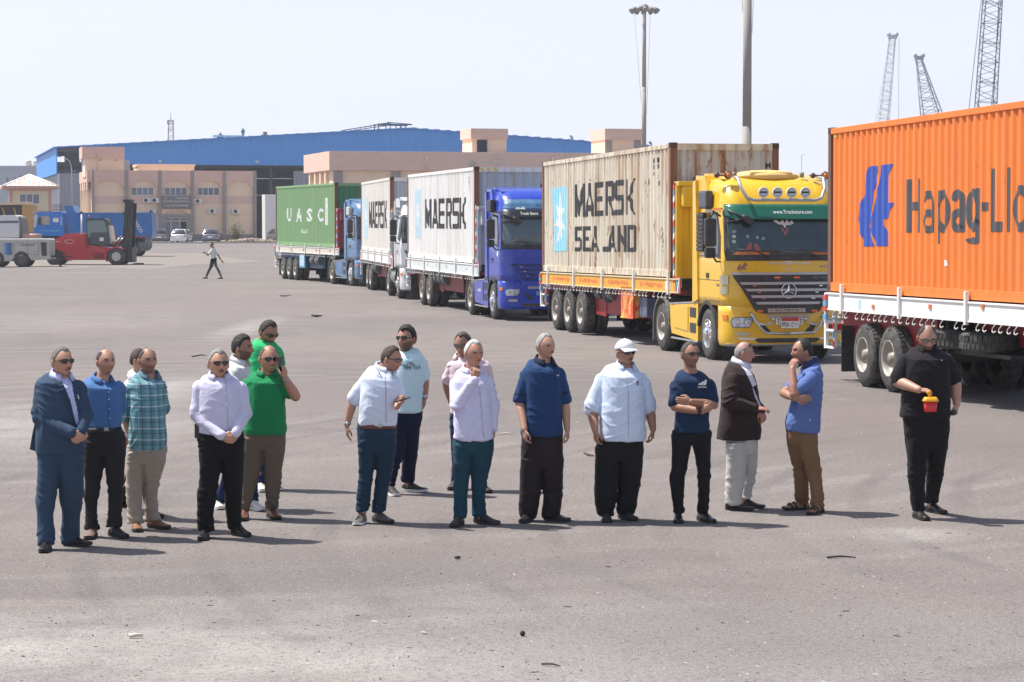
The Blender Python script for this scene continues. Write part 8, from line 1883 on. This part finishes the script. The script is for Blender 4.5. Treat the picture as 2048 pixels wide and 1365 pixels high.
man('grey haired man with a moustache in a loose navy polo and plum black trousers', Z4, (275, 1250), 25,
    [(228, 230, 322, .06), (245, 205, 340, .09), (265, 155, 375, .125), (310, 140, 388, .145), (400, 148, 388, .155), (500, 148, 390, .16), (600, 138, 392, .17), (700, 126, 394, .175), (718, 130, 390, .17)],
    [dict(p=[(162, 310, 0), (122, 510, -.02), (153, 680, -.19)], sleeve=.85, sr=(.082, .08, .05), t=1, d=(.05, -.1, -1), n=(.9, .4, 0), curl=.55), dict(p=[(370, 305, 0), (404, 510, .0), (417, 680, -.06)], sleeve=.85, sr=(.078, .075, .05), t=-1, d=(.1, -.1, -1), n=(-.9, .2, 0), curl=.6)],
    [(700, 134, 392, .15), (800, 131, 391, .15), (900, 128, 391, .14), (960, 128, 391, .13)],
    [[(900, 126, 270), (980, 123, 262), (1080, 119, 252), (1150, 117, 242), (1200, 125, 228), (1228, 138, 214)], [(900, 252, 392), (980, 262, 392), (1080, 268, 388), (1150, 268, 382), (1200, 264, 374), (1222, 264, 370)]],
    [((178, 1225), (135, 1266), leather), ((315, 1215, .03), (430, 1257), leather)],
    dict(xl=226, xr=340, top=78, chin=246, yaw=38, tone=(.45, .25, .175), hair='short', hcol=(.32, .32, .32), mous=(.15, .13, .12), neck=(275, 248, .02), hthick=.008), nav, wine,
    collar=navc, ck=dict(h=.05, gap=22), samp=.006, extra=lambda s: chestmark(s, 358, 345, -.15, .035, .02),
    paint=[([(80, 455), (155, 462), (152, 476), (78, 468)], navc, 0), ([(385, 452), (434, 440), (434, 452), (388, 466)], navc, 0)])
# 14 --------------- white cap
pb14 = cloth('pale_blue_shirt', (.58, .67, .82)); blk14 = cloth('black_wide_trousers', (.014, .014, .016))
def x14(s):
    s.cap(cloth('white_cap', (.78, .77, .80), wr=.2)); g = MB(); a = s.p(856, 392, -.165); g.box(a.x - .006, a.x + .006, a.y - .004, a.y + .004, a.z - .02, a.z + .02); g.build('pen', M('pen_dark', (.05, .03, .06), .4), s.root)
    g = MB()
    for (x0_, y0_), (x1_, y1_) in (((850, 405), (893, 405)), ((850, 405), (850, 455)), ((850, 455), (870, 470)), ((870, 470), (893, 455))): g.tube([s.p(x0_, y0_, -.165 + (x0_ - 800) * .0006), s.p(x1_, y1_, -.165 + (x1_ - 800) * .0006)], .0018, 4)
    g.build('pocket_seam', cloth('seam_blue', (.34, .44, .62)), s.root)
man('stout man in a white cap, sunglasses and a loose pale blue shirt', Z4, (715, 1250), 20,
    [(262, 730, 825, .06), (278, 700, 845, .09), (300, 640, 880, .13), (340, 618, 902, .16), (420, 618, 905, .18), (520, 616, 906, .20), (620, 612, 908, .215), (700, 616, 908, .215), (745, 622, 904, .205)],
    [dict(p=[(632, 345, 0), (572, 565, .0), (592, 690, -.16)], sleeve=.86, sr=(.090, .098, .05), t=1, thick=1.1, d=(.1, -.05, -1), n=(.8, .5, 0), curl=.5), dict(p=[(888, 345, 0), (930, 560, .02), (950, 680, -.02)], sleeve=.86, sr=(.085, .078, .05), thick=1.08, t=-1, d=(-.05, 0, -1), n=(-.9, .2, 0), curl=.6)],
    [(730, 608, 892, .19), (830, 594, 890, .18), (920, 590, 886, .15)],
    [[(860, 592, 750), (940, 588, 738), (1050, 587, 728), (1130, 590, 722), (1190, 604, 706), (1215, 615, 700)], [(860, 730, 888), (940, 742, 882), (1050, 735, 866), (1130, 722, 850), (1180, 726, 838), (1200, 735, 830)]],
    [((658, 1205), (660, 1262), darktr), ((770, 1195, .03), (838, 1252), darktr)],
    dict(xl=716, xr=834, top=122, chin=288, yaw=32, tone=T_D, hair=None, hcol=greyh, mous=(.09, .08, .08), glasses='sun', neck=(780, 280, .02), cheek=1.2), pb14, blk14,
    collar=pb14, ck=dict(h=.05, gap=32), buttons=[(798, 380, -.175), (803, 435, -.19), (806, 490, -.2), (807, 545, -.21), (806, 600, -.218), (804, 650, -.22)], extra=x14, samp=.009, paint=[([(789, 320), (797, 320), (804, 742), (796, 742)], seam1, -.002)])
# 15 --------------- arms crossed
tee15 = cloth('navy_tee', (.012, .030, .072)); 
def x15(s):
    chestmark(s, 262, 405, -.135, .075, .06, 'tri')
man('lean man in a navy T-shirt with arms crossed and wraparound sunglasses', Z5, (190, 1258), 15,
    [(300, 150, 235, .06), (312, 130, 255, .09), (328, 90, 300, .115), (370, 78, 322, .13), (450, 92, 318, .13), (550, 96, 308, .13), (640, 90, 306, .135), (695, 86, 308, .135)],
    [dict(p=[(92, 375, 0), (92, 540, -.06), (262, 570, -.22)], sleeve=.82, sr=(.070, .066, .05), t=1, d=(.75, -.1, .5), n=(0, .9, -.2), curl=.7, watch=(.05, .04, .04)), dict(p=[(312, 370, 0), (335, 528, -.08), (195, 508, -.25)], sleeve=.75, sr=(.068, .064, .05), t=-1, d=(-1, .05, .05), n=(0, .9, 0), curl=.35)],
    [(685, 74, 314, .125), (740, 75, 316, .13), (780, 78, 314, .12)],
    [[(740, 75, 200), (800, 75, 188), (900, 72, 172), (970, 64, 156), (1050, 67, 150), (1130, 76, 146), (1198, 88, 146)], [(740, 190, 316), (800, 208, 315), (900, 226, 312), (970, 236, 312), (1080, 236, 308), (1150, 234, 300), (1198, 240, 296)]],
    [((112, 1198), (106, 1267), leather), ((265, 1198, .02), (325, 1266), leather)],
    dict(xl=130, xr=246, top=128, chin=300, yaw=26, tone=(.33, .165, .105), hair='short', hcol=(.05, .045, .04), glasses='wrap', beard=((.05, .04, .035), .35), neck=(190, 312, .02), cheek=0, hthick=.006), tee15, cloth('black_jeans', (.012, .012, .015)), extra=x15)
# 16 --------------- dark blazer
blaz = cloth('dark_brown_blazer', (.035, .024, .023)); pale = cloth('pale_grey_trousers', (.50, .49, .47)); w16 = cloth('white_dress_shirt', (.66, .66, .74))
man('bald man with a grey moustache in a dark blazer and pale grey trousers, turned right', Z5, (520, 1180), 75,
    [(248, 470, 535, .06), (262, 440, 552, .10), (285, 412, 568, .15), (330, 390, 590, .185), (400, 378, 606, .19), (500, 376, 620, .19), (600, 368, 628, .19), (680, 358, 628, .19), (738, 352, 622, .18)],
    [dict(p=[(438, 340, -.14), (432, 510, -.22), (588, 548, -.26)], sr=(.088, .076, .055), t=1, d=(1, -.05, -.05), n=(0, .3, -.95), curl=.35), dict(p=[(520, 340, .14), (560, 500, .12), (628, 560, -.12)], sr=(.08, .07, .05), t=-1, d=(.25, -.2, -.9), n=(-.5, .8, 0), curl=.6)],
    [(720, 405, 602, .16), (800, 408, 604, .16), (870, 412, 604, .14)],
    [[(820, 410, 540, -.06), (900, 412, 535, -.06), (1000, 410, 522, -.06), (1090, 405, 508, -.06), (1140, 405, 504, -.06)], [(820, 480, 606, .08), (900, 510, 604, .08), (980, 520, 592, .08), (1050, 508, 574, .08), (1112, 503, 562, .08)]],
    [((450, 1145, -.06), (580, 1188), leather), ((520, 1122, .08), (643, 1175), leather)],
    dict(xl=458, xr=586, top=130, chin=276, yaw=80, tone=(.45, .22, .16), hair='bald', hcol=(.3, .28, .27), mous=(.42, .4, .38), glasses='up', neck=(500, 262, .02), cheek=1.0, dd=0), blaz, pale,
    paint=[([(455, 246), (480, 262), (525, 310), (560, 380), (600, 470), (626, 530), (622, 545), (590, 480), (575, 420), (600, 400), (560, 300), (535, 258)], w16, -.004)], svox=.006, shirt_name='blazer', collar=w16, ck=dict(r=.06, h=.05), samp=.008)
# 17 --------------- blue polo, hand at the chin, sandals
polo17 = cloth('denim_blue_polo', (.11, .17, .40)); brn = cloth('brown_chinos', (.20, .115, .06))
def x17(s):
    g = MB(); q = s.p(930, 622, -.155); g.box(q.x - .003, q.x + .003, q.y - .02, q.y + .02, q.z - .012, q.z + .012); g.build('side_label', whitep, s.root)
man('man in a blue polo, brown chinos and sandals holding his chin, facing left', Z5, (890, 1192), -70,
    [(250, 900, 970, .06), (265, 885, 985, .10), (290, 868, 1000, .15), (340, 852, 1014, .18), (420, 842, 1012, .18), (500, 815, 1006, .175), (580, 788, 1000, .17), (640, 772, 997, .17), (680, 780, 993, .165), (698, 850, 990, .16)],
    [dict(p=[(945, 335, -.14), (832, 462, -.26), (822, 305, -.16)], sleeve=.62, sr=(.088, .078, .05), t=1, d=(.28, .2, .9), n=(.5, .7, -.1), curl=.9, thick=1.05), dict(p=[(880, 335, .14), (768, 455, -.02), (848, 492, -.28)], sleeve=.6, sr=(.08, .07, .05), t=-1, d=(.95, -.1, .1), n=(0, .9, 0), curl=.35)],
    [(665, 786, 970, .15), (740, 788, 972, .15), (820, 796, 974, .13)],
    [[(780, 790, 900, .05), (860, 808, 912, .05), (920, 828, 918, .05), (1000, 832, 922, .05), (1080, 836, 922, .05), (1142, 852, 920, .05)], [(780, 850, 976, -.05), (860, 880, 990, -.05), (920, 905, 998, -.05), (1000, 925, 1006, -.05), (1080, 938, 1014, -.05), (1155, 942, 1014, -.05)]],
    [((885, 1145, .05), (748, 1184), sandm, None, True), ((985, 1160, -.05), (910, 1214), sandm, None, True)],
    dict(xl=818, xr=948, top=112, chin=276, yaw=-74, tone=(.36, .18, .12), hair='thin', hcol=(.02, .015, .015), beard=((.1, .06, .05), .25), neck=(925, 262, .02), dd=0), polo17, brn,
    collar=cloth('navy_collar2', (.03, .05, .14)), ck=dict(h=.05), extra=x17, samp=.007)
# 18 --------------- black polo, bucket
bp18 = cloth('black_polo', (.016, .014, .017)); bj18 = cloth('black_skinny_jeans', (.012, .012, .014))
def x18(s):
    p = s.p(358, 560, -.33) + s.o; e = empty('toy_bucket', p, 0, 'small red bucket with a yellow lid held by the man in the black polo', 'bucket')
    g = MB()
    def sq(w_, d_, z): return [(math.copysign(abs(math.cos(a)) ** .45, math.cos(a)) * w_, math.copysign(abs(math.sin(a)) ** .45, math.sin(a)) * d_, z) for a in np.linspace(0, 2 * math.pi, 24, endpoint=False)]
    g.loft([sq(.050, .04, -.07), sq(.054, .043, -.065), sq(.062, .05, .025)]); g.build('tub', M('bucket_red', (.62, .02, .02), .3, coat=.3), e)
    g = MB(); g.loft([sq(.073, .06, .025), sq(.073, .06, .035), sq(.058, .048, .062), sq(.05, .04, .066)]); g.build('lid', M('bucket_yellow', (.80, .36, .02), .35), e)
    g = MB(); g.tube([(0, 0, .06), (-.012, 0, .09)], .014, 10); g.ball((-.014, 0, .108), (.024, .02, .022), 12, 8); g.build('handle', M('bucket_yellow'), e)
    q = s.p(492, 612, -.10) + s.o; e = empty('camera_grip', q, 0, 'small black gadget in the left hand of the man in the black polo', 'gadget'); g = MB(); g.tube([(-.05, 0, -.02), (.0, -.01, .0), (.03, -.02, .01)], [.012, .02, .026], 12); g.build('grip', blackp, e); g = MB(); g.lathe([(.0, -.005), (.022, -.005), (.024, 0), (.02, .006), (0, .004)], (0, -.03, .0), 'y', 14); g.build('cap', M('phone_black'), e)
    chestmark(s, 425, 300, -.17, .025, .016)
man('big man in a black polo and glasses looking down at a red bucket', Z6, (330, 1240), 2,
    [(200, 295, 388, .06), (215, 265, 415, .09), (238, 215, 455, .125), (280, 192, 478, .155), (360, 190, 480, .18), (450, 186, 480, .195), (550, 180, 480, .20), (620, 176, 478, .195), (638, 180, 474, .19)],
    [dict(p=[(205, 275, 0), (162, 425, -.02), (290, 475, -.27)], sleeve=.8, sr=(.095, .092, .05), thick=1.25, t=1, d=(.9, -.25, -.05), n=(.1, .3, -.9), curl=.7, watch=(.05, .05, .06)), dict(p=[(462, 275, 0), (508, 430, .02), (515, 560, -.04)], sleeve=.75, sr=(.092, .085, .05), thick=1.25, t=-1, d=(-.1, -.15, -1), n=(-.8, .5, 0), curl=.9)],
    [(625, 196, 470, .175), (700, 202, 472, .175), (800, 214, 460, .16), (860, 220, 450, .14)],
    [[(820, 216, 350), (900, 224, 338), (960, 222, 330), (1050, 232, 326), (1120, 243, 326), (1195, 250, 322)], [(820, 325, 458, .03), (900, 338, 446, .03), (960, 336, 438, .03), (1050, 332, 420, .03), (1100, 328, 408, .03), (1140, 324, 398, .03)]],
    [((285, 1195), (318, 1256), leather), ((365, 1142, .10), (430, 1217), leather)],
    dict(xl=282, xr=396, top=80, chin=246, yaw=4, pitch=24, tone=(.44, .24, .17), hair='crown', hcol=(.03, .022, .02), glasses='clear', beard=((.08, .05, .04), .4), neck=(340, 222, .03), cheek=.8), bp18, bj18,
    collar=bp18, ck=dict(h=.045, gap=26), extra=x18, samp=.006)
# 19 --------------- walking man in the distance
Z0 = zk(0, 200, .30769)
man('man in a white T-shirt and black trousers walking left across the empty yard', Z0, (1380, 1160), -65,
    [(958, 1378, 1392, .06), (966, 1368, 1400, .10), (985, 1364, 1408, .12), (1010, 1364, 1404, .12), (1042, 1366, 1406, .13)],
    [dict(p=[(1372, 975, -.1), (1352, 1010, -.15), (1335, 996, -.25)], sleeve=.6, sr=(.07, .06, .05), t=1), dict(p=[(1400, 975, .1), (1420, 1015, .1), (1440, 1046, .05)], sleeve=.6, sr=(.07, .06, .05), t=1)],
    [(1036, 1368, 1406, .12), (1055, 1368, 1408, .12)],
    [[(1045, 1368, 1395), (1080, 1362, 1386), (1110, 1350, 1368), (1145, 1334, 1350)], [(1045, 1385, 1408), (1080, 1394, 1412), (1110, 1412, 1430), (1145, 1428, 1442)]],
    [((1342, 1150), (1306, 1163), darktr), ((1438, 1150), (1418, 1164), darktr)],
    dict(xl=1362, xr=1388, top=924, chin=960, yaw=-40, tone=T_D, hair='short', hcol=blackh, neck=(1384, 960, 0)), cloth('white_tee', (.68, .70, .68)), blk, vox=2.2, group='men walking')
# 20, 21 ----------- two roof workers
def roofman(px, top, foot, Y, label, col, crouch=False):
    p = on_wh(px, foot, 3); e = empty('person', p, 0, label, 'person', 'workers on the warehouse roof'); k = FPX / p.y; H = (foot - top) / k; H = max(H, .9)
    b = MB(); c = MB(); q = MB(); s_ = H / 1.72 if not crouch else 1
    def lb(mb, pts, rad):
        for a, d, ra, rb_ in zip(pts, pts[1:], rad, rad[1:]): mb.tube([a, d], [ra, rb_], 8); mb.ball(d, rb_, 8, 6)
    if not crouch:
        J = dict(h=(0, 0, 1.62), n=(0, 0, 1.45), w=(0, 0, .95), sl=(-.19, 0, 1.4), sr=(.19, 0, 1.4))
        b.ball(tuple(Vector(J['h']) * s_), .105 * s_, 10, 8)
        for sx in (-1, 1):
            lb(b, [Vector(v) * s_ for v in ((sx * .19, 0, 1.4), (sx * .27, 0, 1.12), (sx * .27, -.05, .86), (sx * .26, -.06, .78))], [.05, .042, .035, .035]); lb(c, [Vector(v) * s_ for v in ((sx * .17, 0, 1.4), (sx * .27, 0, 1.12), (sx * .27, -.03, .95))], [.075, .06, .05])
            lb(q, [Vector(v) * s_ for v in ((sx * .09, 0, .92), (sx * .12, 0, .5), (sx * .14, 0, .08))], [.1, .075, .06]); q.box(sx * .14 * s_ - .05, sx * .14 * s_ + .05, -.2, .08, .0, .09, b=.02)
        lb(b, [Vector(v) * s_ for v in ((0, 0, 1.55), (0, 0, 1.2), (0, 0, .9))], [.06, .1, .1]); lb(c, [Vector(v) * s_ for v in ((0, 0, 1.42), (0, 0, 1.2), (0, 0, .82))], [.13, .17, .16])
    else:
        b.ball((0, -.05, .82), .11, 10, 8); lb(b, [Vector(v) for v in ((0, -.03, .75), (0, .05, .5), (0, .1, .3))], [.06, .1, .1]); lb(c, [Vector(v) for v in ((0, -.02, .66), (0, .08, .25))], [.17, .19])
        for sx in (-1, 1): lb(c, [Vector(v) for v in ((sx * .16, 0, .62), (sx * .36, -.1, .42), (sx * .2, -.3, .3))], [.07, .055, .045]); lb(b, [Vector(v) for v in ((sx * .2, -.3, .3), (sx * .12, -.34, .26))], [.04, .035]); lb(q, [Vector(v) for v in ((sx * .12, .1, .2), (sx * .42, -.2, .38), (sx * .3, -.05, .05))], [.11, .085, .06]); q.box(sx * .3 - .05, sx * .3 + .05, -.25, .02, 0, .09, b=.02)
    for mb, nm, m in ((b, 'body', M('far_skin', (.2, .11, .08), .7)), (c, 'jacket', M(col[0], col[1], .8)), (q, 'trousers', M(col[2], col[3], .8))):
        me = remesh(mb, .03, 1); me.materials.clear(); me.materials.append(m); o = bpy.data.objects.new(nm, me); COL.objects.link(o); o.parent = e
roofman(486, 256, 276, 0, 'worker in green overalls standing on the blue warehouse roof', ('overall_green', (.04, .17, .15), 'overall_green2', (.04, .16, .15)))
roofman(441, 268, 279, 0, 'worker in dark clothes crouching on the blue warehouse roof', ('roof_dark', (.05, .06, .08), 'roof_dark2', (.06, .07, .1)), True)
